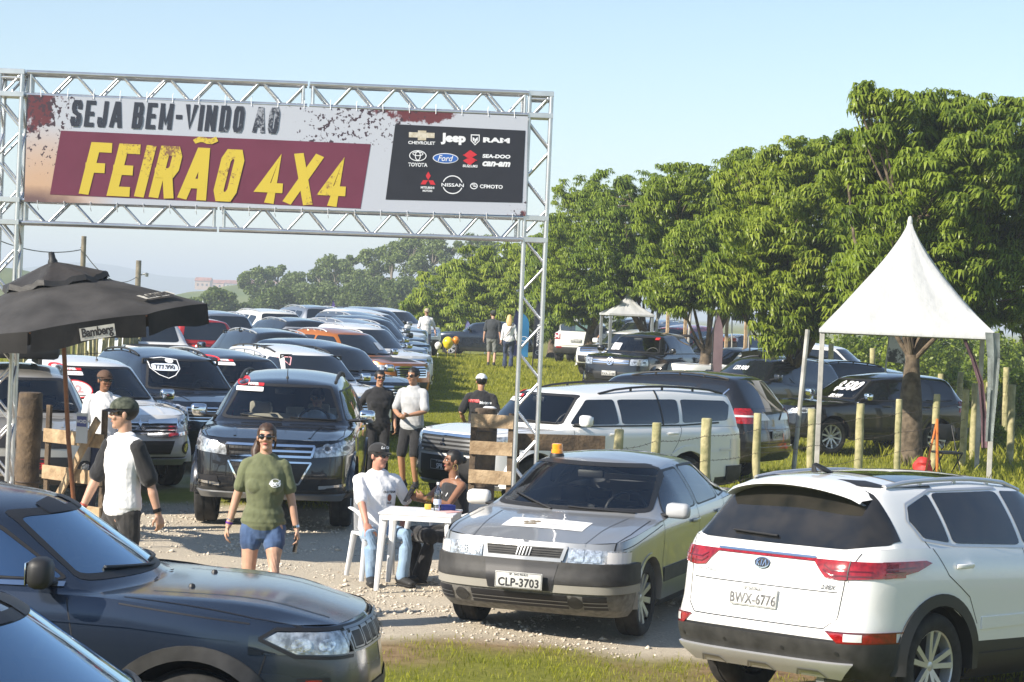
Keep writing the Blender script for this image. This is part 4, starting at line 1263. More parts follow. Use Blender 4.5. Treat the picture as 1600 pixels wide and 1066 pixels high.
def antenna(car, root, x, y, h=.35, lean=.5):
	tree = BVHTree.FromBMesh(car.bm); hit = tree.ray_cast(Vector((x, y, 4)), Vector((0, 0, -1)))[0]
	z = hit.z if hit else 1.7
	bm = bmesh.new(); add_lathe(bm, [(.0, .025), (.012, .022), (.02, 0)], 10, 'z', (x, y, z)); add_tube(bm, [(x, y, z), (x - h * math.sin(lean), y, z + h * math.cos(lean))], [.006, .003], 6); fix_normals(bm)
	bm_obj('aerial', bm, M['black'], root)
def wipers(car, root, sp, m=None, segs=None, ax='f'):
	for a, b_ in segs:
		tree = BVHTree.FromBMesh(car.bm0)
		d = Vector((-1, 0, 0)) if ax == 'f' else Vector((1, 0, 0))
		pts = []
		for t in np.linspace(0, 1, 6):
			y = a[0] + (b_[0] - a[0]) * t; z = a[1] + (b_[1] - a[1]) * t
			hit = tree.ray_cast(Vector((0, y, z)) - d * 4, d)[0]
			if hit: pts.append(hit - d * .022)
		if len(pts) > 1:
			bm = bmesh.new(); add_tube(bm, pts, [(.012, .008)] * len(pts), 6); fix_normals(bm); bm_obj('wiper', bm, m or M['black'], root)
def lamp_front(car, root, poly, xlim=None, both=True, inner=True, m=None):
	for k in ((1, -1) if both else (1,)):
		P = poly if k == 1 else mir(poly)
		l = panel(car, root, 'headlight', P, 'f', m or M['lamp'], .006, .012, xlim=xlim, ndot=.02)
		if not l: continue
		cy = sum(p[0] for p in P) / len(P); cz = sum(p[1] for p in P) / len(P)
		yy = [p[0] for p in P]; zz = [p[1] for p in P]
		if inner:
			r_ = (max(zz) - min(zz)) * .30
			for q in (-.22, .2):
				cyq = cy + q * (max(yy) - min(yy))
				c = [(cyq + r_ * math.cos(2 * PI * i / 14), cz + r_ * .9 * math.sin(2 * PI * i / 14)) for i in range(14)]
				panel(car, l, 'headlight_reflector', c, 'f', M['lamp_in'], .010, xlim=xlim)
				c2 = [(cyq + r_ * .5 * math.cos(2 * PI * i / 10), cz + r_ * .45 * math.sin(2 * PI * i / 10)) for i in range(10)]
				panel(car, l, 'headlight_bulb', c2, 'f', M['alloy_dark'], .013, xlim=xlim)
def grille(car, root, poly, bars=4, frame=.02, bm_=None, framem=None, barm=None, barw=.012, vert=0, off=.008):
	gr = panel(car, root, 'grille', poly, 'f', bm_ or M['black'], off)
	if not gr: return None
	ys = [p[0] for p in poly]; zs = [p[1] for p in poly]
	y0, y1, z0, z1 = min(ys), max(ys), min(zs), max(zs)
	def xr(z):
		"""span of the polygon at height z"""
		c = []
		for a, b_ in zip(poly, poly[1:] + poly[:1]):
			if (a[1] - z) * (b_[1] - z) < 0: c.append(a[0] + (b_[0] - a[0]) * (z - a[1]) / (b_[1] - a[1]))
		return (min(c), max(c)) if len(c) > 1 else (y0, y1)
	segs = []
	for i in range(bars):
		z = z0 + (z1 - z0) * (i + 1) / (bars + 1); a, b_ = xr(z); segs.append([(a + .01, z), (b_ - .01, z)])
	if segs: lines(car, gr, 'grille_bar', segs, 'f', barm or M['chrome'], barw, off + .010)
	vs = [[(y0 + (y1 - y0) * (i + 1) / (vert + 1), z0 + .01), (y0 + (y1 - y0) * (i + 1) / (vert + 1), z1 - .01)] for i in range(vert)]
	if vs: lines(car, gr, 'grille_mesh', vs, 'f', M['trim'], .008, off + .006)
	if frame:
		q = poly + [poly[0]]
		lines(car, gr, 'grille_frame', [q], 'f', framem or M['chrome'], frame, off + .014)
	return gr
def fog(car, root, y, z, r_=.055, m=None, ax='f'):
	for k in (1, -1):
		c = [(k * y + r_ * 1.7 * math.cos(2 * PI * i / 14), z + r_ * 1.5 * math.sin(2 * PI * i / 14)) for i in range(14)]
		panel(car, root, 'fog_light_surround', c, ax, M['black'], .006)
		c = [(k * y + r_ * math.cos(2 * PI * i / 14), z + r_ * math.sin(2 * PI * i / 14)) for i in range(14)]
		l = panel(car, root, 'fog_light', c, ax, M['chrome'], .012)
		c = [(k * y + r_ * .72 * math.cos(2 * PI * i / 14), z + r_ * .72 * math.sin(2 * PI * i / 14)) for i in range(14)]
		panel(car, root, 'fog_light_lens', c, ax, m or M['lamp'], .016)
def side_surface(car, x, z, s_):
	hit = BVHTree.FromBMesh(car.bm).ray_cast(Vector((x, s_ * 3, z)), Vector((0, -s_, 0)))[0]
	return hit.y if hit else s_ * car.sp['W'] / 2
# ---------------------------------------------------------------- silver saloon with the amber beacon
P_SILVER = paint('paint_grey_silver', (0.33, 0.34, 0.35), .45, .30, .12)
def tempra():
	sp = dict(L=4.354, W=1.695, wb=2.54, fo=.85, wr=.315, z0=.19, ww=.20, bf=.22, br=.15, wf=.93, wrear=.93, vclad=.10, fcrown=.02, ra=.355, az=.315,
              belt=[(2.12, .775), (1.75, .845), (.95, .935), (0, .95), (-1.2, .97), (-1.9, 1.0), (-2.25, 1.0)],
              rows=[(0, .10, .20, .16), (.10, .03, .10, .08), (.28, .0, .015, .02), (.52, 0, .0, .0), (.62, .0, .025, .03), (.75, .0, .04, .05), (.9, .006, .06, .07), (1, .035, .085, .09)],
              xc=1.08, zc=.935, xw=.30, zw=1.375, rx=-1.4, lip=.028, lipm=P_SILVER, lipo=.006,
              rimstyle=dict(n=10, w0=.16, w1=.22, rim=.76, dish=.35, mat=M['alloy']))
	sp['prof'] = [dict(k='front'), dict(k='s', xe=1.6, xc=1.62, zc=.905, yr=.74, xr=1.6, zr=.895, rf=.35),
                  dict(k='s', xe=.92, xc=1.08, zc=.965, yr=.80, xr=.90, zr=.95, rf=.05),
                  dict(k='s', xe=.15, xc=.30, zc=1.375, yr=.655, xr=.16, zr=1.325, rf=.14),
                  dict(k='s', xe=-.4, xc=-.35, zc=1.42, yr=.66, xr=-.35, zr=1.36, rf=.4),
                  dict(k='s', xe=-1.05, xc=-.98, zc=1.39, yr=.65, xr=-.92, zr=1.335, rf=.2),
                  dict(k='s', xe=-1.75, xc=-1.60, zc=1.06, yr=.76, xr=-1.62, zr=1.045, rf=.12), dict(k='rear', r=.8, rf=.1)]
	car = Car(sp); car.bm0 = car.bm.copy()
	root = empty('silver_saloon', label='silver grey old saloon with an amber beacon on its roof, parked by the table', cat='car')
	glaze(car, root, sp, dict(ws=(.70, .98, .585, 1.35), rg=(.66, 1.08, .56, 1.36), see=('ws', 'side', 'rg'), clear=('ws',),
          side=[[(.70, .965), (-.25, .975), (-.25, 1.315), (.23, 1.30)], [(-.31, .975), (-1.05, .99), (-1.02, 1.315), (-.31, 1.325)], [(-1.10, .995), (-1.42, 1.02), (-1.18, 1.22), (-1.08, 1.29)]]))
	side_trim(car, root, sp, dict(doors=[[(.86, .93), (.93, .62), (.88, .28)], [(-.28, 1.33), (-.28, .3)], [(-1.25, 1.0), (-1.02, .62), (-.86, .42)], [(1.85, .77), (1.3, .85), (.9, .90)]], handles=[(-.10, .86), (-.98, .88)], handlem=P_SILVER))
	bandp(car, root, 'bumper', slab(.49, .655, 1.62), M['trim'], .035, .05)
	bandp(car, root, 'bumper_stripe', slab(.42, .485, 1.62), mat('bumper_grey', (.30, .285, .25), .55), .030, .05)
	bandp(car, root, 'bumper_lower', slab(.22, .415, 1.66), mat('bumper_grey_dark', (.15, .145, .135), .6, noise=.3), .012, .03)
	bandp(car, root, 'bumper', slab(.40, .62, None, -1.62), M['trim'], .035, .05)
	for a, b_ in ((-.60, .03), (.03, .60)):
		pass
	for (a, b_, c, d) in ((-.44, .38, .29, .40), (.50, .68, .29, .40), (-.78, -.62, .29, .40)):
		q = panel(car, root, 'air_intake', [(a, c), (b_, c), (b_, d), (a, d)], 'f', M['ink'], .016)
		lines(car, q, 'intake_bar', [[(a, c + .033), (b_, c + .033)], [(a, c + .066), (b_, c + .066)]], 'f', M['steel'], .007, .022)
	for y in (-.53, .44):
		c = [(y + .062 * math.cos(2 * PI * i / 14), .345 + .05 * math.sin(2 * PI * i / 14)) for i in range(14)]
		panel(car, root, 'fog_light', c, 'f', M['trim'], .020)
	panel(car, root, 'plate_recess', [(-.28, .43), (.26, .43), (.30, .64), (-.32, .64)], 'f', M['ink'], .0385)
	gp = [(-.315, .67), (.315, .67), (.345, .775), (-.345, .775)]
	grille(car, root, gp, 5, .028, M['ink'], P_SILVER, M['trim'], .010, 0)
	for k in range(5):
		y = (k - 2) * .026
		lines(car, root, 'badge', [[(y - .008, .69), (y + .008, .755)]], 'f', M['steel'], .010, .028)
	for k in (1, -1):
		P = [(k * .365, .655), (k * .80, .650), (k * .80, .755), (k * .365, .772)]
		l = panel(car, root, 'headlight', P, 'f', M['lamp'], .012, .02, xlim=(1.72, None), ndot=.02)
		panel(car, l, 'headlight_lens', [(k * .385, .668), (k * .49, .668), (k * .49, .757), (k * .385, .757)], 'f', M['lamp_in'], .016)
		panel(car, l, 'headlight_lens', [(k * .50, .668), (k * .625, .666), (k * .625, .755), (k * .50, .757)], 'f', M['lamp_in'], .016)
		panel(car, l, 'indicator', [(k * .665, .662), (k * .80, .662), (k * .80, .747), (k * .665, .749)], 'f', M['clear'], .0165, xlim=(1.72, None), ndot=.02)
		lines(car, root, 'lamp_trim', [[(k * .36, .650), (k * .79, .646)]], 'f', P_SILVER, .012, .02)
	plate_objs(root, 2.185, 0.0, .50, 1, 'CLP-3703', .04)
	for a in 'sS':
		panel(car, root, 'side_moulding', [(.90, .42), (-.86, .42), (-.86, .54), (.90, .54)], a, M['trim'], .012, .014)
		panel(car, root, 'side_moulding', [(-1.70, .46), (-1.9, .46), (-1.9, .58), (-1.66, .58)], a, M['trim'], .012, .014)
	for k in (1, -1):
		mirror_obj(root, .72, k * .76, 1.0, k, mat('mirror_white' if k < 0 else 'mirror_silver', (.72, .70, .66) if k < 0 else (.42, .43, .44), .35), .21, .13, .12)
	lines(car, root, 'bonnet_crease', [[(2.0, .48), (1.05, .56)], [(2.0, -.48), (1.05, -.56)]], 't', P_SILVER, .02, .004)
	lines(car, root, 'bonnet_gap', [[(2.03, .70), (1.6, .75), (1.0, .745)], [(2.03, -.70), (1.6, -.75), (1.0, -.745)]], 't', M['ink'], .008, .002)
	panel(car, root, 'bonnet_sticker', [(1.72, -.33), (1.72, .37), (1.42, .37), (1.42, -.33)], 't', mat('bonnet_paper', (.84, .84, .83), .4, noise=.05, scale=9), .004)
	bm = bmesh.new(); random.seed(4)
	for q in range(10): bmesh.ops.create_circle(bm, cap_ends=True, segments=5, radius=random.uniform(.012, .035), matrix=Matrix.Translation((random.gauss(-.13, .05), random.gauss(0, .03), q * .0004)))
	sticker_on(car, root, 'sticker_print', bm, 't', (1.57, 0, 0), (0, 1, 0), (-1, 0, 0), mat('print_brown', (.25, .2, .13), .6), .0075)
	bm = bmesh.new()
	for q in range(3): add_box(bm, (.16, .05 - q * .045, 0), (.26, .008, .001))
	sticker_on(car, root, 'sticker_print', bm, 't', (1.57, 0, 0), (0, 1, 0), (-1, 0, 0), mat('print_grey', (.45, .45, .46), .6), .0082)
	wipers(car, root, sp, None, [((.58, .985), (.02, 1.01)), ((-.12, .985), (-.55, 1.08))])
	interior(root, sp)
	hit = BVHTree.FromBMesh(car.bm0).ray_cast(Vector((.10, -.40, 3)), Vector((0, 0, -1)))[0]
	b = empty('roof_beacon', parent=root)
	bm = bmesh.new(); add_lathe(bm, [(0, .02), (.058, .02), (.066, .0), (.066, -.02)], 20, 'z', (0, 0, 0)); fix_normals(bm)
	bs = bm_obj('beacon', bm, M['black'], root, ang=30); bs.location = hit + Vector((0, 0, .012))
	bm = bmesh.new(); add_lathe(bm, [(.053, .02), (.053, .05), (.048, .054), (.050, .095), (.042, .106), (0, .108)], 20, 'z'); fix_normals(bm)
	bl = bm_obj('beacon_lens', bm, mat('beacon_amber', (.95, .33, .02), .15, coat=1.0), bs, ang=30)
	bpy.data.objects.remove(b)
	finish(car, root, P_SILVER, sp, lower=M['trim'])
	return root
# ---------------------------------------------------------------- white crossover seen from behind
P_WHITE = paint('paint_white', (0.80, 0.80, 0.79), 0, .22, .05)
def kia():
	sp = dict(L=4.48, W=1.855, wb=2.67, fo=.91, wr=.352, z0=.24, ww=.235, bf=.38, br=.20, wf=.86, wrear=.90, vclad=.30, ra=.40, az=.36, z0r=.08,
              belt=[(2.245, .86), (1.8, .96), (1.0, 1.05), (0, 1.08), (-1.0, 1.12), (-1.7, 1.135), (-2.24, 1.10)],
              rows=[(0, .10, .16, .14), (.10, .03, .07, .05), (.24, .005, .02, .0), (.36, 0, .0, .0), (.5, .0, .01, .045), (.72, .0, .03, .075), (.84, .01, .05, .085), (.93, .03, .08, .12), (1, .06, .12, .16)],
              xc=1.02, zc=1.10, xw=.28, zw=1.54, rx=-1.6, lip=.075, lipm=M['black'], lipo=.012,
              rimstyle=dict(n=5, w0=.13, w1=.15, rim=.70, dish=.25, twin=.21, mat=M['alloy']))
	sp['prof'] = suv_prof(1.04, 1.09, .25, 1.545, -1.72, 1.56, yc=.80, yw=.64, yrr=.615, hood=[(1.7, 1.02, .72)], xm=-.6, zm=1.60, xeb=-1.75, yrear=.86)
	car = Car(sp); car.bm0 = car.bm.copy()
	root = empty('white_crossover', label='white crossover seen from behind in front of the wooden fence, lower right', cat='car')
	rg = [(-.80, 1.15), (-.60, 1.115), (.60, 1.115), (.80, 1.15), (.84, 1.24), (.76, 1.44), (.60, 1.50), (-.60, 1.50), (-.76, 1.44), (-.84, 1.24)]
	glaze(car, root, sp, dict(ws=(.72, 1.12, .58, 1.50), rg=rg, rgx=(None, -1.69),
          side=[[(.62, 1.10), (-.22, 1.12), (-.22, 1.475), (.15, 1.465)], [(-.27, 1.12), (-1.10, 1.15), (-1.10, 1.47), (-.27, 1.475)], [(-1.14, 1.155), (-1.42, 1.19), (-1.50, 1.30), (-1.44, 1.385), (-1.14, 1.465)]],
          glassm=mat('rear_glass_dusty', (.010, .011, .012), .05, col2=(.030, .027, .023), scale=5, spec=.9)))
	for a in 'sS':
		lines(car, root, 'window_trim', [[(.66, 1.085), (-.25, 1.105), (-1.1, 1.135), (-1.45, 1.178), (-1.53, 1.30), (-1.45, 1.40), (-1.1, 1.485), (-.25, 1.495)]], a, M['alloy'], .014, .006)
		panel(car, root, 'side_cladding', [(1.0, .30), (-.95, .30), (-.95, .42), (1.0, .42)], a, M['black'], .010, .02)
		panel(car, root, 'side_cladding', [(.95, .60), (-.85, .58), (-.85, .66), (.95, .66)], a, P_WHITE, .010, .02)
	side_trim(car, root, sp, dict(doors=[[(.95, 1.05), (1.0, .8), (.95, .35)], [(-.25, 1.10), (-.25, .35)], [(-1.42, 1.17), (-1.25, .95), (-1.0, .80), (-.90, .62)]], handles=[(-.10, .985), (-1.06, 1.005)], handlem=P_WHITE))
	for k in (1, -1):
		P = [(k * .40, 1.045), (k * .95, 1.045), (k * .95, .955), (k * .62, .925), (k * .52, .935)]
		t = panel(car, root, 'tail_light', P, 'r', M['redlens'], .010, .02, xlim=(None, -1.72), ndot=.02)
		for q, (z0_, z1_) in enumerate(((1.00, .985), (.972, .957))):
			lines(car, t, 'tail_light_strip', [[(k * .50, z0_ + .01), (k * .56, z1_ - .005), (k * .80, z1_)]], 'r', M['reddark'], .008, .014)
		lines(car, t, 'tail_light_gap', [[(k * .675, 1.045), (k * .675, .92)]], 'r', M['ink'], .007, .015)
		a = 's' if k == 1 else 'S'
		Q = [(-2.2, 1.045), (-1.50, 1.052), (-1.44, 1.035), (-1.60, .985), (-1.85, .945), (-2.2, .93)]
		panel(car, root, 'tail_light', Q, a, M['redlens'], .010, .02, xlim=(-1.90, None), ndot=.1)
		lines(car, t, 'tail_light_strip', [[(-1.9, 1.0), (-1.62, 1.01)], [(-1.9, .97), (-1.72, .98)]], a, M['reddark'], .010, .0145)
		P = [(k * .58, .60), (k * .90, .60), (k * .90, .535), (k * .66, .535)]
		r_ = panel(car, root, 'rear_reflector', P, 'r', M['redlens'], .008, .015, xlim=(None, -1.80), ndot=.02)
		panel(car, r_, 'reverse_lens', [(k * .70, .592), (k * .79, .592), (k * .79, .545), (k * .70, .545)], 'r', M['clear'], .012)
		lines(car, r_, 'reflector_frame', [[(k * .58, .60), (k * .92, .60)], [(k * .66, .535), (k * .92, .535)]], 'r', M['reddark'], .008, .0125)
	lines(car, root, 'light_band', [[(-.42, 1.035), (.42, 1.035)]], 'r', M['redlens'], .014, .012)
	lines(car, root, 'chrome_band', [[(-.42, 1.052), (.42, 1.052)]], 'r', M['chrome'], .014, .012)
	lines(car, root, 'tailgate_gap', [[(-.72, 1.10), (-.66, .92), (-.64, .68), (-.56, .615), (.56, .615), (.64, .68), (.66, .92), (.72, 1.10)]], 'r', M['ink'], .008, .0015)
	lines(car, root, 'tailgate_crease', [[(-.62, .845), (.62, .845)]], 'r', M['ink'], .007, .0015)
	bandp(car, root, 'bumper_cladding', slab(.26, .535, None, -1.60), M['trim'], .012, .03)
	sk = [(-.62, .30), (.62, .30), (.74, .41), (-.74, .41)]
	panel(car, root, 'skid_plate', sk, 'r', M['alloy'], .035, .04)
	for y in (-.42, 0, .42): lines(car, root, 'skid_groove', [[(y - .12, .315), (y - .08, .36), (y + .08, .36), (y + .12, .315)]], 'r', M['steel'], .012, .040)
	for y in (-.66, -.25, .25, .66):
		c = [(y + .014 * math.cos(i * PI / 5), .47 + .014 * math.sin(i * PI / 5)) for i in range(10)]
		panel(car, root, 'parking_sensor', c, 'r', M['black'], .016)
	plate_objs(root, -2.20, .03, .765, -1, 'BWX-6776', .10, mat('plate_white', (.66, .66, .64), .4, noise=.05, scale=30), ink=mat('faded_ink', (.05, .05, .055), .6, col2=(.22, .22, .22), scale=14))
	bm = ell_bm(.13, .068, 28); badge = sticker_on(car, root, 'badge', bm, 'r', (0, .0, .985), (0, -1, 0), (0, 0, 1), M['ink'], .012)
	bm = ell_bm(.13, .068, 28, .006); sticker_on(car, badge, 'badge_ring', bm, 'r', (0, .0, .985), (0, -1, 0), (0, 0, 1), M['chrome'], .015)
	bm = bmesh.new()
	for pl in ([(-.042, -.018), (-.042, .018)], [(-.018, .018), (-.040, .0), (-.016, -.018)], [(-.002, -.018), (-.002, .018)], [(.012, -.018), (.027, .018), (.042, -.018)]):
		for a, b_ in zip(pl, pl[1:]):
			q = strip_poly(a, b_, .0065); add_poly(bm, [(p[0], p[1], 0) for p in q])
	sticker_on(car, badge, 'lettering', bm, 'r', (0, .0, .985), (0, -1, 0), (0, 0, 1), M['chrome'], .016)
	bm = text_bm('2.0EX', .038, .001, 1.1, shear=.3); sticker_on(car, root, 'lettering', bm, 'r', (0, -.55, .875), (0, -1, 0), (0, 0, 1), M['alloy_dark'], .008)
	bm = text_bm('SPORTAGE', .03, .0006, 1.3); sticker_on(car, root, 'lettering', bm, 'r', (0, .50, .905), (0, -1, 0), (0, 0, 1), M['alloy'], .008)
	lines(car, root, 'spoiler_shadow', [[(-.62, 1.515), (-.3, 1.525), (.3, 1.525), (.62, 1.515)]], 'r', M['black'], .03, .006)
	lines(car, root, 'brake_light', [[(-.13, 1.515), (.13, 1.515)]], 'r', M['redlens'], .016, .012)
	bm = bmesh.new()
	n = 21; top = [];
	tree = BVHTree.FromBMesh(car.bm)
	rw = []
	for xo, dz, sc in ((-1.45, .002, 1.0), (-1.72, .012, 1.0), (-1.93, .0, .97), (-1.95, -.02, .965), (-1.90, -.035, .96), (-1.70, -.06, .95)):
		r_ = []
		for i in range(n):
			t = -1 + 2 * i / (n - 1); y = t * .60 * sc
			hit = tree.ray_cast(Vector((max(xo, -1.66), y, 3)), Vector((0, 0, -1)))[0]
			z = hit.z if hit else 1.5
			z = z + dz - (.035 if xo < -1.7 else .0) * (1 if xo < -1.8 else .3) - .012 * abs(t) ** 6
			r_.append(bm.verts.new((xo + .10 * abs(t) ** 2.5 * (xo < -1.6), y, z)))
		rw.append(r_)
	for a, b_ in zip(rw, rw[1:]):
		for i in range(n - 1): bm.faces.new((a[i], a[i + 1], b_[i + 1], b_[i]))
	fix_normals(bm); bm_obj('spoiler', bm, P_WHITE, root, ang=50)
	wipers(car, root, sp, None, [((-.05, 1.165), (.36, 1.175))], 'r')
	panel(car, root, 'sunroof', [(.0, -.50), (.0, .50), (-1.30, .52), (-1.30, -.52)], 't', M['darkglass'], .004)
	rails(car, root, M['alloy'], .15, -1.55, .56, .02, .02)
	tree = BVHTree.FromBMesh(car.bm); hit = tree.ray_cast(Vector((-1.52, 0, 3)), Vector((0, 0, -1)))[0]
	bm = bmesh.new()
	add_tube(bm, [(-1.40, 0, hit.z + .006), (-1.50, 0, hit.z + .03), (-1.59, 0, hit.z + .062), (-1.615, 0, hit.z + .055), (-1.60, 0, hit.z + .01)], [(.012, .008), (.03, .02), (.016, .012), (.012, .008), (.03, .01)], 10, x_axis=(0, 1, 0)); fix_normals(bm)
	bm_obj('shark_fin_aerial', bm, M['black'], root, ang=60)
	for k in (1, -1): mirror_obj(root, .62, k * .86, 1.12, k, P_WHITE)
	bm = bmesh.new(); add_tube(bm, [(-1.7, -.45, .27), (-2.05, -.45, .26)], .035, 12); fix_normals(bm); bm_obj('exhaust_pipe', bm, M['steel'], root)
	finish(car, root, P_WHITE, sp, lower=M['black'])
	return root
# ---------------------------------------------------------------- family of 4x4s and pickups
RIM5 = dict(n=5, w0=.18, w1=.15, rim=.68, dish=.2, twin=.2)
RIM6 = dict(n=6, w0=.22, w1=.26, rim=.68, dish=.2)
RIM10 = dict(n=10, w0=.12, w1=.14, rim=.68, dish=.25)
def vehicle(name, label, P, kind='suv', group=None, cat='car', far=False, **o):
	L, Wd, wb, fo, wr, H = o['dims']
	zc = o.get('zc', H * .645); hf = o.get('hf', zc - .17)
	xf_ = wb / 2 + fo; xr = xf_ - L; W2 = Wd / 2
	xc = o.get('xc', wb / 2 - .33); zw = H - o.get('wdrop', .13)
	xw = o.get('xw', xc - (zw - zc) * o.get('rake', 1.35))
	boxy = o.get('boxy', False)
	z0 = o.get('z0', .30)
	br = o.get('br', .16)
	zbr = o.get('zbr', zc + .02)
	belt = [(xf_, hf - .02), (xf_ - .5, hf + .05), (xc - .1, zc - .02), (0, zc), (xr + .9, zc + .015), (xr, zbr)]
	sp = dict(L=L, W=Wd, wb=wb, fo=fo, wr=wr, z0=z0, ww=o.get('ww', .25), bf=o.get('bf', .26), br=br, wf=o.get('wf', .88), wrear=o.get('wre', .92), vclad=o.get('vclad', .16), ra=o.get('ra', wr * 1.19), az=wr * 1.02,
              belt=belt, xc=xc, zc=zc, xw=xw, zw=zw, rx=xr + 1.0, lip=o.get('lip', .06), lipm=o.get('lipm', P), lipo=.014, rimstyle=o.get('rim', RIM5), fcrown=.03)
	if boxy:
		sp['rows'] = [(0, .08, .12, .08), (.10, .02, .05, .03), (.22, .0, .0, .0), (.40, 0, .0, .0), (.6, .0, .01, .015), (.75, .0, .02, .02), (.9, .0, .04, .03), (.96, .015, .06, .045), (1, .04, .09, .07)]
	xrr = o.get('xrr', xr + (.50 if not boxy else .30)); zrr = H - o.get('rdrop', .07)
	hood = [(xf_ - (xf_ - xc) * .5, hf + (zc - hf) * .72 + .03, .74)]
	yw = o.get('yw', .655)
	if kind == 'suv':
		sp['prof'] = suv_prof(xc, zc, xw, zw, xrr, zrr, .81, yw, yw - .02, hood=hood, xeb=xrr - .02, yrear=o.get('yrear', .86), zm=H - .01)
	else:
		xcab = o.get('xcab', -wb / 2 + .42)
		sp['rx'] = xcab + .1
		sp['prof'] = pickup_prof(xc, zc, xw, zw, xcab + .12, zrr, xcab - .06, zc + .02, .81, yw, yw - .02, hood=hood)
	car = Car(sp); car.bm0 = car.bm.copy()
	root = empty(name, label=label, cat=cat, group=group)
	zt = zw - .105; zl = zc + .045
	xa = xc - .30
	def xtop(z): return xw - .14 + (xc - xw) * .80 * (zw - z) / max(.01, zw - zc)
	xb = o.get('xb', -.12); xC = o.get('xC', -wb / 2 + .10)
	s1 = [(min(xtop(zl) - .02, xc - .34), zl), (xb + .03, zl + .01), (xb + .03, zt + .01), (xtop(zt) - .12, zt)]
	side = [s1, [(xb - .03, zl + .01), (xC + .05, zl + .02), (xC + .02, zt + .02), (xb - .03, zt + .01)]]
	if kind == 'suv':
		xe = xrr + .06
		side.append([(xC - .02, zl + .025), (xr + .42 if boxy else xr + .62, zl + .06), (xe + .04, zt - .06), (xe + .12, zt + .005), (xC - .05, zt + .02)])
	else:
		side[1] = [(xb - .03, zl + .01), (xcab + .12, zl + .02), (xcab + .22, zt), (xb - .03, zt + .01)]
	wsh = (W2 * .78, zc + .035, W2 * (yw - .065), zw - .045)
	op = dict(ws=wsh, side=side, see=o.get('see', ()), glassm=o.get('glassm', M['darkglass']))
	for q in ('film', 'clear'):
		if q in o: op[q] = o[q]
	if kind == 'suv':
		op['rg'] = o.get('rg', (W2 * .76, zbr + .05, W2 * .60, zrr - .07))
	else:
		op['rg'] = (W2 * .68, zc + .08, W2 * .55, zrr - .06)
	glaze(car, root, sp, op)
	if not far:
		dz = z0 + .12
		dd = [[(xa - .02, zc - .03), (xa + .05, zc - .35), (xa - .02, dz)], [(xb, zl), (xb, dz)]]
		dd.append([(xC + .02, zl), (xC + .12, zc - .2), (xC + .35, dz + .2), (xC + .38, dz)] if kind == 'suv' else [(xcab + .1, zl), (xcab + .1, zc - .3), (xcab + .3, dz)])
		if kind == 'pickup': dd.append([(xcab - .1, zc + .0), (xcab - .1, dz + .05)])
		side_trim(car, root, sp, dict(doors=dd, handles=[(xb + .14, zc - .08), (xC + .22 if kind == 'suv' else xcab + .24, zc - .07)], handlem=o.get('handlem', P)))
		for a in 'sS': lines(car, root, 'window_trim', [[(xc - .36, zl - .02), (xb, zl - .012), (xC, zl - .004)] + ([(xr + .6, zl + .03)] if kind == 'suv' else [])], a, o.get('winm', M['black']), .022, .007)
	if 'ws' in o.get('see', ()):
		sp['seatm'] = o.get('seatm', M['seat_dark'])
		interior(root, sp)
	fr = o.get('front', {})
	if fr:
		if 'head' in fr: lamp_front(car, root, fr['head'], xlim=(xf_ - fr.get('wrap', .5), None), inner=not far)
		for g_ in fr.get('grilles', ()):
			grille(car, root, g_[0], **g_[1])
		for q in fr.get('dark', ()): panel(car, root, 'air_intake', q, 'f', M['ink'], .007)
		for q, m_ in fr.get('bright', ()): panel(car, root, 'bumper_trim', q, 'f', m_, .022, .02)
		if 'fog' in fr: fog(car, root, *fr['fog'])
		for nm, segs, m_, w_ in fr.get('lines', ()): lines(car, root, nm, segs, 'f', m_, w_, .026)
		if 'skid' in fr: bandp(car, root, 'skid_plate', slab(fr['skid'][0], fr['skid'][1], xf_ - .5), fr['skid'][2], .02, .03)
		if 'plate' in fr:
			z = fr['plate'][1]; hit = BVHTree.FromBMesh(car.bm0).ray_cast(Vector((9, 0, z)), Vector((-1, 0, 0)))[0]
			plate_objs(root, (hit.x if hit else xf_) + .03, 0, z, 1, fr['plate'][0], 0, fr['plate'][2] if len(fr['plate']) > 2 else None, ink=fr['plate'][3] if len(fr['plate']) > 3 else None)
		if 'badge' in fr: fr['badge'](car, root)
	if not far:
		lines(car, root, 'bonnet_gap', [[(xf_ - .28, W2 * .78), (xf_ - .6, W2 * .85), (xc - .05, W2 * .83)], [(xf_ - .28, -W2 * .78), (xf_ - .6, -W2 * .85), (xc - .05, -W2 * .83)]], 't', M['ink'], .010, .002)
		if o.get('crease', True): lines(car, root, 'bonnet_crease', [[(xf_ - .25, W2 * .45), (xc + .05, W2 * .56)], [(xf_ - .25, -W2 * .45), (xc + .05, -W2 * .56)]], 't', P, .03, .008)
		zwp = zc + .06
		wipers(car, root, sp, None, [((W2 * .70, zwp), (W2 * .12, zwp + .02)), ((W2 * .02, zwp), (-W2 * .52, zwp + .03))])
	re_ = o.get('rear', {})
	if re_ or kind == 'pickup' or not far:
		zt_ = re_.get('z', (zc - .28, zc - .02))
		yy = re_.get('y', (W2 * .62, W2 * 1.02))
		for k in (1, -1):
			P_ = [(k * yy[0], zt_[0]), (k * yy[1], zt_[0]), (k * yy[1], zt_[1]), (k * yy[0], zt_[1])]
			t = panel(car, root, 'tail_light', P_, 'r', re_.get('m', M['redlens']), .010, .02, xlim=(None, xr + .42), ndot=.02)
			if t and not far: lines(car, t, 'tail_light_strip', [[(k * (yy[0] + .02), (zt_[0] + zt_[1]) / 2), (k * yy[1] * .97, (zt_[0] + zt_[1]) / 2)]], 'r', M['clear'], .03, .013)
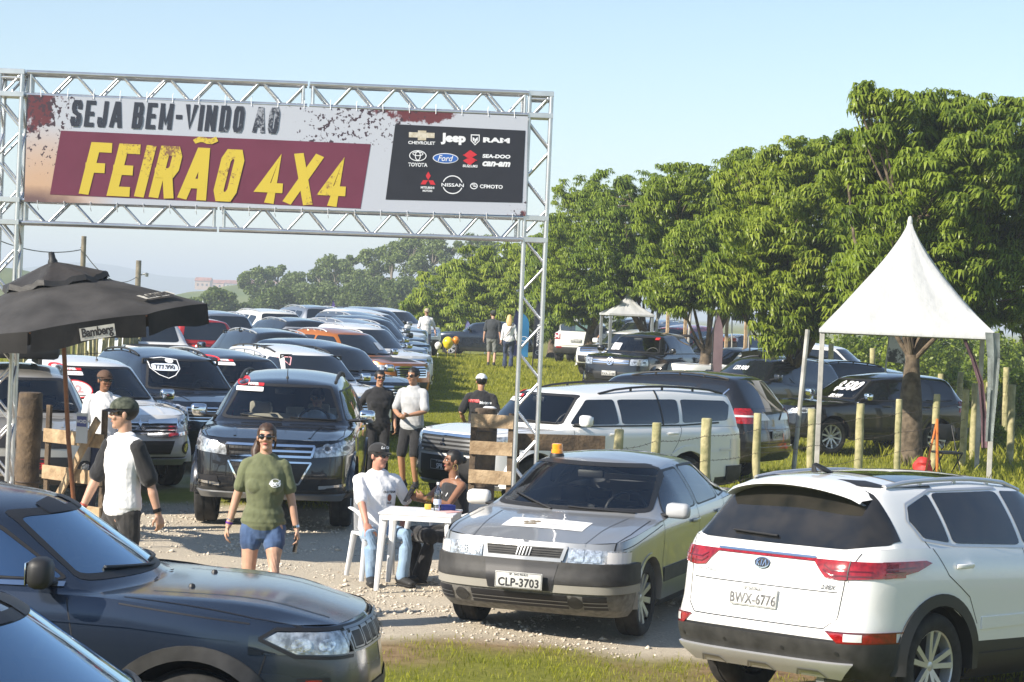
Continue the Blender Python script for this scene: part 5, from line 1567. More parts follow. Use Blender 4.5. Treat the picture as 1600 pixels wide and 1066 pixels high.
		if 'plate' in re_:
			z = re_['plate'][1]; hit = BVHTree.FromBMesh(car.bm0).ray_cast(Vector((-9, re_.get('py', 0), z)), Vector((1, 0, 0)))[0]
			plate_objs(root, (hit.x if hit else xr) - .02, re_.get('py', 0), z, -1, re_['plate'][0])
		bandp(car, root, 'rear_bumper', slab(z0 + .10, z0 + .30, None, xr + .5), re_.get('bm', M['trim']), .03, .05)
		if not far and kind == 'suv':
			lines(car, root, 'tailgate_gap', [[(-W2 * .74, zbr), (-W2 * .70, z0 + .36), (W2 * .70, z0 + .36), (W2 * .74, zbr)]], 'r', M['ink'], .010, .002)
	if kind == 'pickup':
		panel(car, root, 'bed_cover', [(xcab - .16, -W2 * .82), (xr + .12, -W2 * .82), (xr + .12, W2 * .82), (xcab - .16, W2 * .82)], 't', o.get('bedm', M['black']), .006)
		if o.get('bar'):
			bm = bmesh.new(); x_ = xcab - .22
			pts = [(x_ - .75, W2 * .72, zc + .02), (x_ - .1, W2 * .72, zc + .42), (x_, W2 * .60, zc + .52), (x_, -W2 * .60, zc + .52), (x_ - .1, -W2 * .72, zc + .42), (x_ - .75, -W2 * .72, zc + .02)]
			add_tube(bm, pts, .038, 10); fix_normals(bm); bm_obj('sports_bar', bm, o['bar'], root, ang=60)
	if o.get('rails'):
		rails(car, root, o['rails'], xw - .45, xrr + .15 if kind == 'suv' else xcab + .35, W2 * (yw - .03), o.get('railh', .032), .02)
	if o.get('bars'): crossbars(car, root, o['bars'], W2 * (yw + .02))
	if o.get('aerial'): antenna(car, root, *o['aerial'])
	mm = o.get('mirror', P)
	for k in ((1, -1) if not o.get('folded') else (-1,)): mirror_obj(root, xc - .42, k * (W2 * .93), zc + .10, k, mm, .20, .155, .125)
	finish(car, root, P, sp, lower=o.get('lower', M['trim']))
	root['_k'] = 1; del root['_k']
	return root, car
def sticker(car, root, o, name, bm, mat_, off):
	return sticker_on(car, root, name, bm, 'f', o, (0, 1, 0), (0, 0, 1), mat_, off)
def dealer_sticker(car, root, y, z, num='28', w=.42, white=True):
	"""red disc with a number, a red band and a white strip at the top of a windscreen; y = its centre (car left is +)"""
	T = lambda bm, dy, dz: xf(bm, Matrix.Translation((dy, dz, 0)))
	a = sticker(car, root, (0, y, z), 'windscreen_sticker', T(ell_bm(w * .42, w * .24, 20), -w * .26, w * .13), M['red'], .012)
	sticker(car, a, (0, y, z), 'lettering', T(text_bm(num, w * .12, .0006), -w * .26, w * .13), mat('sticker_dark_red', (.12, .01, .012), .5), .014)
	sticker(car, a, (0, y, z), 'sticker_band', T(rect_bm(w * .42, w * .08), w * .22, w * .06), M['red'], .012)
	sticker(car, a, (0, y, z), 'lettering', T(text_bm('HYPER', w * .10, .002, 1.1), .10 * w, w * .06), M['sticker'], .014)
	sticker(car, a, (0, y, z), 'sticker_strip', T(rect_bm(w * .86, w * .13, .1), 0, -w * .08), M['sticker'], .012)
	sticker(car, a, (0, y, z), 'lettering', T(text_bm('TRAIL 4X4', w * .10, .001, 1.2), 0, -w * .08), mat('print_grey', (.45, .45, .46), .6), .014)
def diamonds(bm, r_):
	for k in range(3):
		a = PI / 2 + k * 2 * PI / 3
		d = Vector((math.cos(a), math.sin(a), 0)); n = Vector((-d.y, d.x, 0))
		add_poly(bm, [Vector((0, 0, 0)) + d * r_ * .02, d * r_ * .5 - n * r_ * .29, d * r_, d * r_ * .5 + n * r_ * .29])
	return bm
CH, AL = M['chrome'], M['alloy']
P_BLACK = paint('paint_black_blue', (0.012, 0.014, 0.019), .3, .22, .05)
def trailblazer():
	W2 = .951
	def badge(car, root):
		pass
	fr = dict(head=[(.50, .86), (.97, .90), (.97, 1.06), (.80, 1.045), (.50, .965)], wrap=.62,
              grilles=[([(-.47, .865), (.47, .865), (.50, .985), (-.50, .985)], dict(bars=1, frame=.026, barw=.022, framem=CH, barm=CH, vert=22, off=.01)),
                       ([(-.34, .56), (.34, .56), (.47, .80), (-.47, .80)], dict(bars=3, frame=.020, barw=.012, barm=M['trim'], framem=CH, vert=14, off=.008))],
              dark=[[(.56, .50), (.80, .52), (.82, .62), (.60, .62)], [(-.56, .50), (-.80, .52), (-.82, .62), (-.60, .62)]],
              lines=[('fog_trim', [[(.56, .53), (.84, .55)], [(-.56, .53), (-.84, .55)]], CH, .030)], skid=(.34, .44, M['steel']))
	root, car = vehicle('black_seven_seater', 'black seven seat off-roader with chrome framed grille and a driver, driving out under the arch', P_BLACK, dims=(4.878, 1.902, 2.845, .95, .385, 1.80),
		zc=1.17, hf=1.03, z0=.34, rake=1.30, see=('ws', 'side'), clear=('ws', 'side'), seatm=mat('seat_beige', (.38, .35, .29), .9), front=fr, mirror=CH, rails=M['trim'], railh=.035, aerial=(.20, 0, .30, .1), lip=.05, rim=RIM6, handlem=CH, winm=CH)
	dealer_sticker(car, root, -.43, 1.58, '28', .40)
	return root
def badge_diamonds(y=0, z=.95, r_=.085, x=0):
	def f(car, root):
		sticker(car, root, (0, y, z), 'badge', diamonds(bmesh.new(), r_), CH, .034)
	return f
P_PEARL = paint('paint_pearl_white', (0.76, 0.76, 0.74), 0, .25, .10)
def l200():
	fr = dict(head=[(.54, .84), (.92, .88), (.92, 1.03), (.54, .93)], wrap=.55,
              grilles=[([(-.52, .78), (.52, .78), (.56, .92), (-.56, .92)], dict(bars=2, frame=.018, barw=.022, off=.01)),
                       ([(-.46, .50), (.46, .50), (.52, .68), (-.52, .68)], dict(bars=3, frame=0, barm=M['trim'], off=.008))],
              lines=[('grille_wing', [[(.10, .77), (.40, .74), (.74, .79)], [(-.10, .77), (-.40, .74), (-.74, .79)], [(.12, .93), (.56, .955)], [(-.12, .93), (-.56, .955)]], CH, .05)],
              fog=(.74, .58, .06), badge=badge_diamonds(z=.865, r_=.095), skid=(.34, .44, AL))
	root, car = vehicle('white_pickup', 'white double cab pickup with round fog lamps behind the man in the white polo', P_PEARL, 'pickup', dims=(5.28, 1.815, 3.0, .86, .375, 1.78), cat='pickup truck',
		zc=1.13, hf=1.0, z0=.32, see=('ws',), front=fr, mirror=CH, aerial=(.20, .1, .3, .4), lip=.055, rim=RIM6, handlem=CH)
	dealer_sticker(car, root, -.42, 1.53, '26', .40)
	a = sticker(car, root, (0, -.40, 1.29), 'windscreen_sticker', ell_bm(.40, .24, 24), mat('sticker_pale', (.75, .70, .69), .4), .012)
	sticker(car, a, (0, -.40, 1.29), 'sticker_ring', ell_bm(.40, .24, 24, .015), M['red'], .014)
	sticker(car, a, (0, -.40, 1.29), 'lettering', text_bm('12', .13, .004, 1.2), mat('print_red_pale', (.55, .30, .30), .5), .014)
	return root
P_NAVY = paint('paint_navy', (0.018, 0.026, 0.042), .55, .24, .06)
def navy_suv():
	fr = dict(head=[(.50, .90), (.92, .94), (.92, 1.10), (.50, 1.0)], wrap=.5, grilles=[([(-.48, .80), (.48, .80), (.50, .99), (-.50, .99)], dict(bars=3, frame=.02))], fog=(.70, .58, .06))
	root, car = vehicle('navy_offroader', 'dark navy off-roader with a white shield and number on its windscreen', P_NAVY, dims=(4.69, 1.815, 2.80, .85, .38, 1.84),
		zc=1.17, hf=1.06, z0=.34, rake=1.15, see=('ws',), front=fr, mirror=CH, rails=M['black'], bars=[.35], lip=.06)
	sh = [(-.22, .12), (.0, .15), (.22, .12), (.22, -.02), (.12, -.12), (0, -.17), (-.12, -.12), (-.22, -.02)]
	bm = bmesh.new(); o = [bm.verts.new((p[0], p[1], 0)) for p in sh]; i_ = [bm.verts.new((p[0] * .94, p[1] * .94, 0)) for p in sh]
	for k in range(8): bm.faces.new((o[k], o[(k + 1) % 8], i_[(k + 1) % 8], i_[k]))
	a = sticker(car, root, (0, -.33, 1.53), 'windscreen_sticker', bm, M['sticker'], .012)
	sticker(car, a, (0, -.33, 1.53), 'sticker_strip', rect_bm(.38, .11, .3), mat('sticker_bluegrey', (.62, .68, .78), .4), .012)
	sticker(car, a, (0, -.33, 1.53), 'lettering', text_bm('777.990', .085, .003, 1.05), M['ink'], .015)
	sticker(car, a, (0, -.33, 1.53), 'sticker_disc', xf(ell_bm(.12, .07), Matrix.Translation((.09, .10, 0))), M['sticker'], .012)
	return root
P_GRAPH = paint('paint_graphite', (0.030, 0.034, 0.042), .6, .25, .06)
def graphite_suv():
	fr = dict(head=[(.52, .88), (.92, .92), (.92, 1.07), (.52, .98)], grilles=[([(-.48, .78), (.48, .78), (.50, .97), (-.50, .97)], dict(bars=3, frame=.02))], fog=(.70, .56, .055))
	root, car = vehicle('graphite_offroader', 'graphite off-roader with silver roof rails and a red numbered sticker on the windscreen', P_GRAPH, dims=(4.70, 1.86, 2.74, .9, .38, 1.78),
		zc=1.14, hf=1.02, see=('ws',), front=fr, mirror=P_GRAPH, rails=AL, railh=.06)
	dealer_sticker(car, root, -.42, 1.55, '27', .40)
	return root
def white_suv():
	fr = dict(head=[(.50, .92), (.92, .96), (.92, 1.10), (.50, 1.02)], grilles=[([(-.48, .80), (.48, .80), (.50, 1.0), (-.50, 1.0)], dict(bars=3, frame=.024))], fog=(.70, .56, .055), dark=[[(-.5, .5), (.5, .5), (.5, .7), (-.5, .7)]])
	root, car = vehicle('white_offroader', 'white off-roader with black roof bars half hidden behind the black one leaving the gate', P_PEARL, dims=(4.75, 1.86, 2.75, .9, .385, 1.82),
		zc=1.17, hf=1.05, rake=1.2, see=(), front=fr, mirror=CH, rails=M['black'], bars=[.3, -.7])
	bm = bmesh.new();
	for a_, b_ in (((-.09, .05), (.09, .05)), ((.09, .05), (0, -.09)), ((0, -.09), (-.09, .05))): add_poly(bm, [(p[0], p[1], 0) for p in strip_poly(a_, b_, .014)])
	sticker(car, root, (0, -.55, 1.55), 'windscreen_sticker', bm, mat('sticker_pink', (.75, .38, .40), .4), .012)
	return root
P_DUSTY = paint('paint_champagne', (0.46, 0.43, 0.37), .5, .32, .2)
def basket_suv():
	fr = dict(head=[(.50, .90), (.90, .93), (.90, 1.07), (.50, 1.0)], grilles=[([(-.46, .78), (.46, .78), (.48, .98), (-.48, .98)], dict(bars=0, frame=.0, vert=7, bm_=M['ink']))], fog=(.68, .56, .055), dark=[[(-.5, .48), (.5, .48), (.5, .68), (-.5, .68)]], plate=('SPR HYPER', .60, M['ink'], M['red']))
	root, car = vehicle('champagne_offroader', 'dusty champagne off-roader with a black roof box behind the gate, far left', P_DUSTY, dims=(4.6, 1.83, 2.7, .9, .38, 1.72),
		zc=1.10, hf=.98, see=('ws',), front=fr, mirror=M['black'], rails=AL, lower=M['trim'])
	bm = bmesh.new(); add_box(bm, (-.62, -.05, 1.865), (1.3, 1.10, .20), bev=.07);
	rb = bm_obj('roof_box', bm, M['black'], root)
	bm = bmesh.new()
	for y in (-.35, .25): add_box(bm, (-.62, y, 1.735), (1.35, .05, .07))
	bm_obj('roof_box_bracket', bm, M['trim'], rb, smooth=False)
	antenna(car, root, .0, -.38, .12, .2)
	return root
def pajero():
	fr = dict(head=[(.56, .84), (.95, .86), (.95, 1.08), (.60, 1.02)], wrap=.5,
              grilles=[([(-.52, .82), (.52, .82), (.56, 1.03), (-.56, 1.03)], dict(bars=3, frame=.03, barw=.026, vert=9, barm=M['steel'], off=.012)),
                       ([(-.50, .44), (.50, .44), (.52, .76), (-.52, .76)], dict(bars=0, frame=.0, vert=0, off=.010))],
              lines=[('grille_wing', [[(.60, 1.04), (.58, .80), (.60, .44)], [(-.60, 1.04), (-.58, .80), (-.60, .44)]], CH, .035)],
              badge=badge_diamonds(z=.925, r_=.07), fog=(.72, .56, .06), plate=('SPR', .64, M['ink'], M['sticker']), skid=(.34, .42, AL))
	root, car = vehicle('white_long_offroader', 'long white off-roader with a chrome grille and tinted side windows behind the fence posts', P_WHITE, dims=(4.90, 1.875, 2.78, .85, .39, 1.78),
		zc=1.17, hf=1.06, z0=.34, rake=1.05, yw=.73, boxy=True, see=('ws',), front=fr, mirror=P_WHITE, rails=M['black'], railh=.04, rim=RIM6, lip=.07, xrr=-2.43, yrear=.9,
		rear=dict(z=(.72, 1.02), y=(.82, .95), m=M['clear']))
	dealer_sticker(car, root, -.45, 1.52, '31', .40)
	for a in 'sS': lines(car, root, 'window_pillar', [[(-.92, 1.22), (-.90, 1.68)]], a, M['black'], .03, .006)
	for a in 'sS': lines(car, root, 'side_crease', [[(1.9, .80), (-2.2, .84)]], a, P_WHITE, .02, .010)
	return root
P_DKBLUE = paint('paint_black_pearl', (0.010, 0.011, 0.014), .3, .2, .08)
def dakar():
	root, car = vehicle('black_sport_offroader', 'black off-roader seen from behind with a white and red tail lamp, beyond the fence', P_DKBLUE, dims=(4.69, 1.815, 2.80, .85, .38, 1.80),
		zc=1.15, hf=1.02, rake=1.2, mirror=P_DKBLUE, rails=M['trim'], bars=None, rear=dict(z=(.98, 1.22), y=(.66, .93), bm=P_DKBLUE, plate=('EQX-4410', .80)), winm=CH,
		front=dict(head=[(.5, .88), (.9, .9), (.9, 1.03), (.5, .96)], grilles=[([(-.48, .78), (.48, .78), (.5, .95), (-.5, .95)], dict(bars=2))]))
	panel(car, root, 'tail_light_lens', [(-.20, 1.03), (-.58, 1.03), (-.58, 1.14), (-.34, 1.14)], 'r', M['clear'], .016)
	panel(car, root, 'tailgate_garnish', [(.20, 1.03), (.58, 1.03), (.58, 1.14), (.34, 1.14)], 'r', M['clear'], .016)
	for k, a in ((1, 's'), (-1, 'S')): panel(car, root, 'tail_light_side', [(-2.25, 1.0), (-2.04, 1.05), (-2.10, 1.22), (-2.25, 1.20)], a, M['redlens'], .012, .01)
	for a in 'sS': lines(car, root, 'chrome_pillar', [[(-1.30, 1.21), (-1.62, 1.25), (-1.86, 1.52)]], a, CH, .022, .010)
	return root
def amarok():
	def vw(car, root):
		a = sticker(car, root, (0, 0, .985), 'badge', ell_bm(.20, .20, 28), M['black'], .036)
		sticker(car, a, (0, 0, .985), 'badge_ring', ell_bm(.20, .20, 28, .016), CH, .040)
		bm = bmesh.new()
		for pl in ([(-.045, .075), (0, .008)], [(0, .008), (.045, .075)], [(-.072, .03), (-.038, -.07)], [(-.038, -.07), (0, -.006)], [(0, -.006), (.038, -.07)], [(.038, -.07), (.072, .03)]):
			add_poly(bm, [(p[0], p[1], 0) for p in strip_poly(*pl, .017)])
		sticker(car, a, (0, 0, .985), 'badge_letters', bm, CH, .041)
	fr = dict(head=[(.54, .90), (.97, .90), (.97, 1.08), (.54, 1.06)], wrap=.45,
              grilles=[([(-.52, .90), (.52, .90), (.52, 1.06), (-.52, 1.06)], dict(bars=2, frame=.0, barw=.032, off=.010)),
                       ([(-.42, .48), (.42, .48), (.50, .72), (-.50, .72)], dict(bars=3, frame=.0, barm=M['trim']))],
              fog=(.76, .56, .06), badge=vw, plate=('FXA-2108', .68))
	root, car = vehicle('black_pickup', 'black double cab pickup with twin chrome grille bars, facing the lane on the grass', P_DKBLUE, 'pickup', dims=(5.25, 1.944, 3.095, .88, .385, 1.83), cat='pickup truck',
		zc=1.19, hf=1.09, z0=.34, rake=1.1, see=('ws',), front=fr, mirror=P_DKBLUE, lip=.06, rim=RIM6, bar=M['black'], lipm=P_DKBLUE)
	bm = rect_bm(.30, .18); sticker(car, root, (0, -.52, 1.36), 'windscreen_paper', bm, M['sticker'], .012)
	sticker(car, root, (0, .53, 1.60), 'windscreen_sticker', rect_bm(.10, .06), M['red'], .012)
	return root
P_OFFW = paint('paint_off_white', (0.70, 0.70, 0.66), 0, .28, .2)
def renegade():
	root, car = vehicle('white_hatchback', 'white boxy off-roader with square tail lamps seen from behind under the mango trees', P_OFFW, dims=(4.24, 1.805, 2.57, .85, .36, 1.70),
		zc=1.10, hf=1.0, rake=.9, yw=.72, boxy=True, mirror=P_OFFW, rails=M['black'], railh=.03, rear=dict(z=(.88, 1.10), y=(.60, .84), plate=('FGW-2127', .84)), xrr=-2.0, zbr=1.14, lipm=M['trim'],
		front=dict(head=[(.5, .85), (.75, .85), (.75, 1.0), (.5, 1.0)], grilles=[([(-.48, .85), (.48, .85), (.48, 1.0), (-.48, 1.0)], dict(bars=0, vert=6))]))
	for k in (1, -1):
		for a_, b_ in (((k * .63, .91), (k * .81, 1.07)), ((k * .63, 1.07), (k * .81, .91))): lines(car, root, 'tail_light_cross', [[a_, b_]], 'r', M['clear'], .022, .016)
		panel(car, root, 'rear_reflector', [(k * .52, .56), (k * .72, .56), (k * .72, .62), (k * .52, .62)], 'r', M['redlens'], .045)
	bm = rect_bm(.5, .22); sticker_on(car, root, 'rear_window_sticker', bm, 'r', (0, -.2, 1.33), (0, -1, 0), (0, 0, 1), mat('sticker_teal', (.12, .20, .19), .3), .010)
	return root
def rav4():
	root, car = vehicle('black_crossover', 'black crossover with a white price on its windscreen parked beside the mango trunk', P_DKBLUE, dims=(4.57, 1.845, 2.66, .93, .36, 1.70),
		zc=1.08, hf=.93, rake=1.45, see=('ws',), mirror=CH, rear=dict(z=(.92, 1.14), y=(.52, .90), plate=('GHB-7730', .80)), rim=RIM10, lipm=P_DKBLUE, winm=M['black'],
		front=dict(head=[(.48, .78), (.9, .84), (.9, .95), (.5, .87)], grilles=[([(-.46, .70), (.46, .70), (.5, .82), (-.5, .82)], dict(bars=2))]))
	for k, a in ((1, 's'), (-1, 'S')): panel(car, root, 'tail_light_side', [(-2.2, .95), (-1.88, 1.06), (-2.0, 1.16), (-2.2, 1.16)], a, M['redlens'], .012, .01)
	sticker(car, root, (0, .28, 1.36), 'lettering', text_bm('$.500', .24, .010, .95), M['sticker'], .014)
	sticker(car, root, (0, .28, 1.16), 'lettering', text_bm('89.900', .09, .005, 1.2), M['sticker'], .014)
	return root
P_JEEP = paint('paint_midnight_blue', (0.026, 0.040, 0.068), .55, .26, .08, .12)
def jeep(P=None, name='blue_crossover', label='dark blue crossover with slim headlamp cut off at the lower left corner'):
	P = P or P_JEEP
	fr = dict(grilles=[([(-.52, .82), (.52, .82), (.54, .93), (-.54, .93)], dict(bars=0, frame=.012, vert=0, off=.006, framem=M['steel']))],
              dark=[[(-.55, .42), (.55, .42), (.60, .62), (-.60, .62)]], skid=(.32, .40, AL))
	root, car = vehicle(name, label, P, dims=(4.42, 1.83, 2.66, .90, .36, 1.65),
		zc=1.105, hf=.935, film=GL_FILM, folded=True, z0=.27, rake=1.5, see=('ws', 'side'), front=fr, mirror=M['black'], lip=.07, lipm=M['trim'], winm=CH, rim=RIM5, handlem=P, bf=.32, wf=.86, rails=M['black'], vclad=.2)
	for k in range(7):
		y = (k - 3) * .147
		q = [(y - .058, .835), (y + .058, .835), (y + .058, .918), (y - .058, .918)]
		lines(car, root, 'grille_slot', [q + [q[0]]], 'f', M['steel'], .009, .020)
	for k, a in ((1, 's'), (-1, 'S')):
		P_ = [(k * .55, .82), (k * .95, .83), (k * .95, .93), (k * .55, .915)]
		h = panel(car, root, 'headlight', P_, 'f', M['darkglass'], .006, .012, xlim=(1.62, None), ndot=.02)
		h2 = panel(car, root, 'headlight', [(2.2, .81), (1.86, .83), (1.70, .905), (1.76, .94), (2.2, .925)], a, M['lamp'], .007, .012, xlim=(None, 2.10), ndot=.2)
		lines(car, root, 'headlight_frame', [[(2.12, .797), (1.86, .815), (1.67, .905), (1.75, .953), (2.12, .938)]], a, M['ink'], .018, .010)
		c = [(1.88 + .05 * math.cos(i * PI / 8), .872 + .035 * math.sin(i * PI / 8)) for i in range(16)]
		panel(car, h2, 'headlight_reflector', c, a, M['lamp_in'], .011)
		c = [(2.00 + .04 * math.cos(i * PI / 8), .868 + .03 * math.sin(i * PI / 8)) for i in range(16)]
		panel(car, h2, 'headlight_reflector', c, a, M['lamp_in'], .011)
		panel(car, root, 'side_marker', [(2.03, .66), (1.87, .66), (1.87, .705), (2.03, .705)], a, M['ink'], .006)
		panel(car, root, 'side_marker_lens', [(1.99, .67), (1.91, .67), (1.91, .695), (1.99, .695)], a, M['redlens'], .009)
		lines(car, root, 'pillar_trim', [[(1.02, 1.12), (.95, 1.20), (.35, 1.52)]], a, M['ink'], .06, .006)
		lines(car, root, 'fender_gap', [[(1.62, .98), (1.2, 1.03), (.95, 1.06)], [(1.72, .86), (1.68, .72)]], a, M['ink'], .008, .0016)
		lines(car, root, 'fender_crease', [[(1.55, .90), (1.0, .95), (.2, .98)]], a, P, .012, .008)
	bm = bmesh.new(); hit = BVHTree.FromBMesh(car.bm0).ray_cast(Vector((1.25, -.30, 3)), Vector((0, 0, -1)))[0]
	for y in (-.34, .30):
		add_lathe(bm, [(0, .018), (.014, .014), (.02, 0)], 8, 'z', (1.22, y, hit.z))
	fix_normals(bm); bm_obj('washer_jets', bm, M['black'], root)
	return root
def put(root, x, y, th):
	z = g(x, y)
	root.location = (x, y, z - .012)
	root.rotation_euler = (0, 0, R(th))
	d = Vector((math.cos(R(th)), math.sin(R(th)), 0)); n = Vector((-d.y, d.x, 0)); q = 1.2
	sl = (g(x + d.x * q, y + d.y * q) - g(x - d.x * q, y - d.y * q)) / (2 * q)
	root.rotation_euler = (0, -math.atan(sl), R(th))
	return root
def front_at(root, x, y, th, k=2.3):
	return put(root, x - k * math.cos(R(th)), y - k * math.sin(R(th)), th)
put(tempra(), .86, 19.5, -109.4)
kk = put(kia(), 3.31, 16.45, 45); kk.rotation_euler = (R(-1.2), R(1), R(45)); kk.scale = (1, 1, 1.05)
put(trailblazer(), -2.77, 27.2, -88.6)
put(jeep(), -2.86, 12.05, -3)
put(jeep(paint('paint_storm_grey', (.10, .11, .12), .6, .25, .1), 'grey_crossover', 'grey crossover of which only the windscreen and roof edge show, bottom left corner'), -2.24, 7.95, -4)
front_at(basket_suv(), -5.64, 25.6, -74)
front_at(l200(), -4.95, 29.3, -60, 2.36)
front_at(navy_suv(), -4.3, 32.6, -62)
front_at(graphite_suv(), -3.6, 36.2, -58)
front_at(white_suv(), -2.65, 38.8, -57)
pj = put(pajero(), .86, 30.1, -140); pj.location.z -= .06
put(dakar(), 2.32, 36.9, 149)
front_at(amarok(), 2.55, 56.5, -118, 2.43)
put(renegade(), 2.75, 82.0, 79)
put(rav4(), 7.25, 45.0, -152)
G_ROW = 'row of 4x4s parked along the left of the grass lane'
P_ORANGE = paint('paint_orange', (0.55, 0.17, 0.025), .5, .28, .08)
P_SIL2 = paint('paint_silver', (0.42, 0.44, 0.46), .8, .28, .08)
P_GREYB = paint('paint_grey_blue', (0.16, 0.19, 0.23), .7, .28, .08)
P_RED = paint('paint_red', (0.42, 0.02, 0.02), .2, .28, .1)
fr_g = lambda z=0: dict(head=[(.52, .90), (.92, .92), (.92, 1.06), (.52, 1.0)], grilles=[([(-.46, .78), (.46, .78), (.50, 1.0), (-.50, 1.0)], dict(bars=3, frame=.03, barw=.02))], dark=[[(-.5, .46), (.5, .46), (.55, .66), (-.55, .66)]], fog=(.72, .56, .055), plate=('SPR 4X4', .60, M['ink'], M['sticker']))
SUVD = (4.72, 1.86, 2.75, .9, .385, 1.80); PKD = (5.28, 1.85, 3.1, .9, .39, 1.82)
row = [('navy_offroader', 'blue black off-roader beside the orange pickup, nearer the camera', P_NAVY, 'suv', -2.25, 42.4, {}),
       ('orange_pickup', 'orange double cab pickup with a dark bonnet scoop in the long row', P_ORANGE, 'pickup', -2.35, 50.0, dict(rails=AL, bar=AL)),
       ('white_pickup', 'white vehicle next behind the orange pickup in the long row', P_PEARL, 'pickup', -2.5, 53.6, dict(rails=AL)),
       ('silver_offroader', 'silver off-roader, second behind the orange pickup in the long row', P_SIL2, 'suv', -2.65, 57.0, dict(rails=AL)),
       ('graphite_pickup', 'graphite pickup, third behind the orange pickup in the long row', P_GRAPH, 'pickup', -2.8, 60.4, {}),
       ('grey_blue_offroader', 'grey blue off-roader, fourth behind the orange pickup in the long row', P_GREYB, 'suv', -2.95, 63.8, dict(rails=AL)),
       ('white_offroader', 'white off-roader, fifth behind the orange pickup in the long row', P_PEARL, 'suv', -3.1, 67.2, {}),
       ('silver_pickup', 'silver pickup, sixth behind the orange pickup in the long row', P_SIL2, 'pickup', -3.3, 70.6, {}),
       ('black_offroader', 'black off-roader, seventh behind the orange pickup in the long row', P_BLACK, 'suv', -3.5, 74.0, dict(rails=M['black'])),
       ('white_offroader', 'white off-roader farthest in the long row behind the man in the white shirt', P_PEARL, 'suv', -3.1, 80.5, {})]
for nm, lab, P, kd, x, y, ex in row:
	root, car = vehicle(nm, lab, P, kd, G_ROW, 'pickup truck' if kd == 'pickup' else 'car', dims=PKD if kd == 'pickup' else SUVD, zc=1.17, hf=1.06, rake=1.25, front=fr_g(), mirror=CH if y < 60 else P, far=y > 50, **ex)
	if 'orange' in nm:
		panel(car, root, 'bonnet_decal', [(2.15, -.42), (1.25, -.55), (1.25, .55), (2.15, .42)], 't', M['trim'], .005)
		sticker(car, root, (0, .42, 1.40), 'windscreen_paper', rect_bm(.26, .16), M['sticker'], .012)
	front_at(root, x, y, -42 if 'orange' in nm else -52)
G_BACK = 'vehicles standing behind the first row on the left'
back = [('white_pickup', 'white pickup tail with a red lamp below the umbrella edge', P_PEARL, 'pickup', 222, 53, 115, {}),
		('red_pickup', 'red pickup seen from behind left of the roof rails', P_RED, 'pickup', 300, 55, 118, dict(bedm=P_RED)),
		('silver_offroader', 'silver off-roader roof just behind the red pickup', P_SIL2, 'suv', 318, 62, 118, dict(rails=AL)),
		('black_offroader', 'black off-roader with a tall rack standing behind the graphite one', P_BLACK, 'suv', 395, 50.5, 118, dict(rails=AL, bars=[.2, -.8])),
		('white_offroader', 'white off-roader roof high at the left end of the long row', P_OFFW, 'suv', 400, 66, 118, dict(rails=AL)),
		('graphite_offroader', 'graphite off-roader roof behind the orange pickup cab', P_GRAPH, 'suv', 440, 59, 118, dict(rails=AL)),
		('silver_offroader', 'silver off-roader roof second from the far end behind the row', P_SIL2, 'suv', 470, 72, 118, dict(rails=AL))]
for nm, lab, P, kd, px, Y, th, ex in back:
	root, car = vehicle(nm, lab, P, kd, G_BACK, 'pickup truck' if kd == 'pickup' else 'car', dims=PKD if kd == 'pickup' else SUVD, zc=1.17, hf=1.06, rake=1.25, far=True, rear=dict(z=(.88, 1.14), y=(.70, .95), bm=P if kd != 'pickup' else AL), **ex)
	p = gpos(px, Y); put(root, p.x, p.y, th)
G_RT = 'vehicles under the mango trees on the right'
right = [('blue_hatchback', 'dark blue low hatchback sideways at the far end of the lane', P_NAVY, 'suv', 760, 86.5, 172, dict(dims=(4.1, 1.72, 2.5, .8, .31, 1.47), zc=.98, hf=.82, z0=.2)),
         ('black_offroader', 'black off-roader just right of the man in black under the tent', P_BLACK, 'suv', 985, 84, 100, {}),
         ('white_hatchback', 'small white car half hidden by the left front of the black pickup', P_PEARL, 'suv', 985, 69, -128, dict(front=fr_g(), dims=(4.0, 1.72, 2.5, .8, .32, 1.52), zc=1.0, hf=.88)),
         ('silver_offroader', 'silver roofed off-roader behind the black pickup cab', P_SIL2, 'suv', 1010, 72, -120, dict(rails=AL)),
         ('red_offroader', 'red roofed car behind the black pickup under the mango trees', P_RED, 'suv', 1060, 69, -122, {}),
         ('black_offroader', 'black off-roader behind the mauve feather flag', P_BLACK, 'suv', 1128, 66, -130, dict(rails=M['black'])),
         ('white_offroader', 'white off-roader with black roof rails between the two feather flags', P_PEARL, 'suv', 1150, 58.5, -150, dict(rails=M['black'])),
         ('graphite_offroader', 'graphite off-roader with white windscreen lettering in front of the feather flags', P_GRAPH, 'suv', 1190, 50, -135, dict(rails=AL, front=fr_g())),
         ('black_hatchback', 'black car with its bonnet raised beside the pagoda tent leg', P_BLACK, 'suv', 1262, 51.5, -150, dict(rails=M['black'], front=fr_g())),
         ('white_hatchback', 'white car with its tailgate raised behind the pagoda tent leg', P_PEARL, 'suv', 1300, 64, -20, {})]
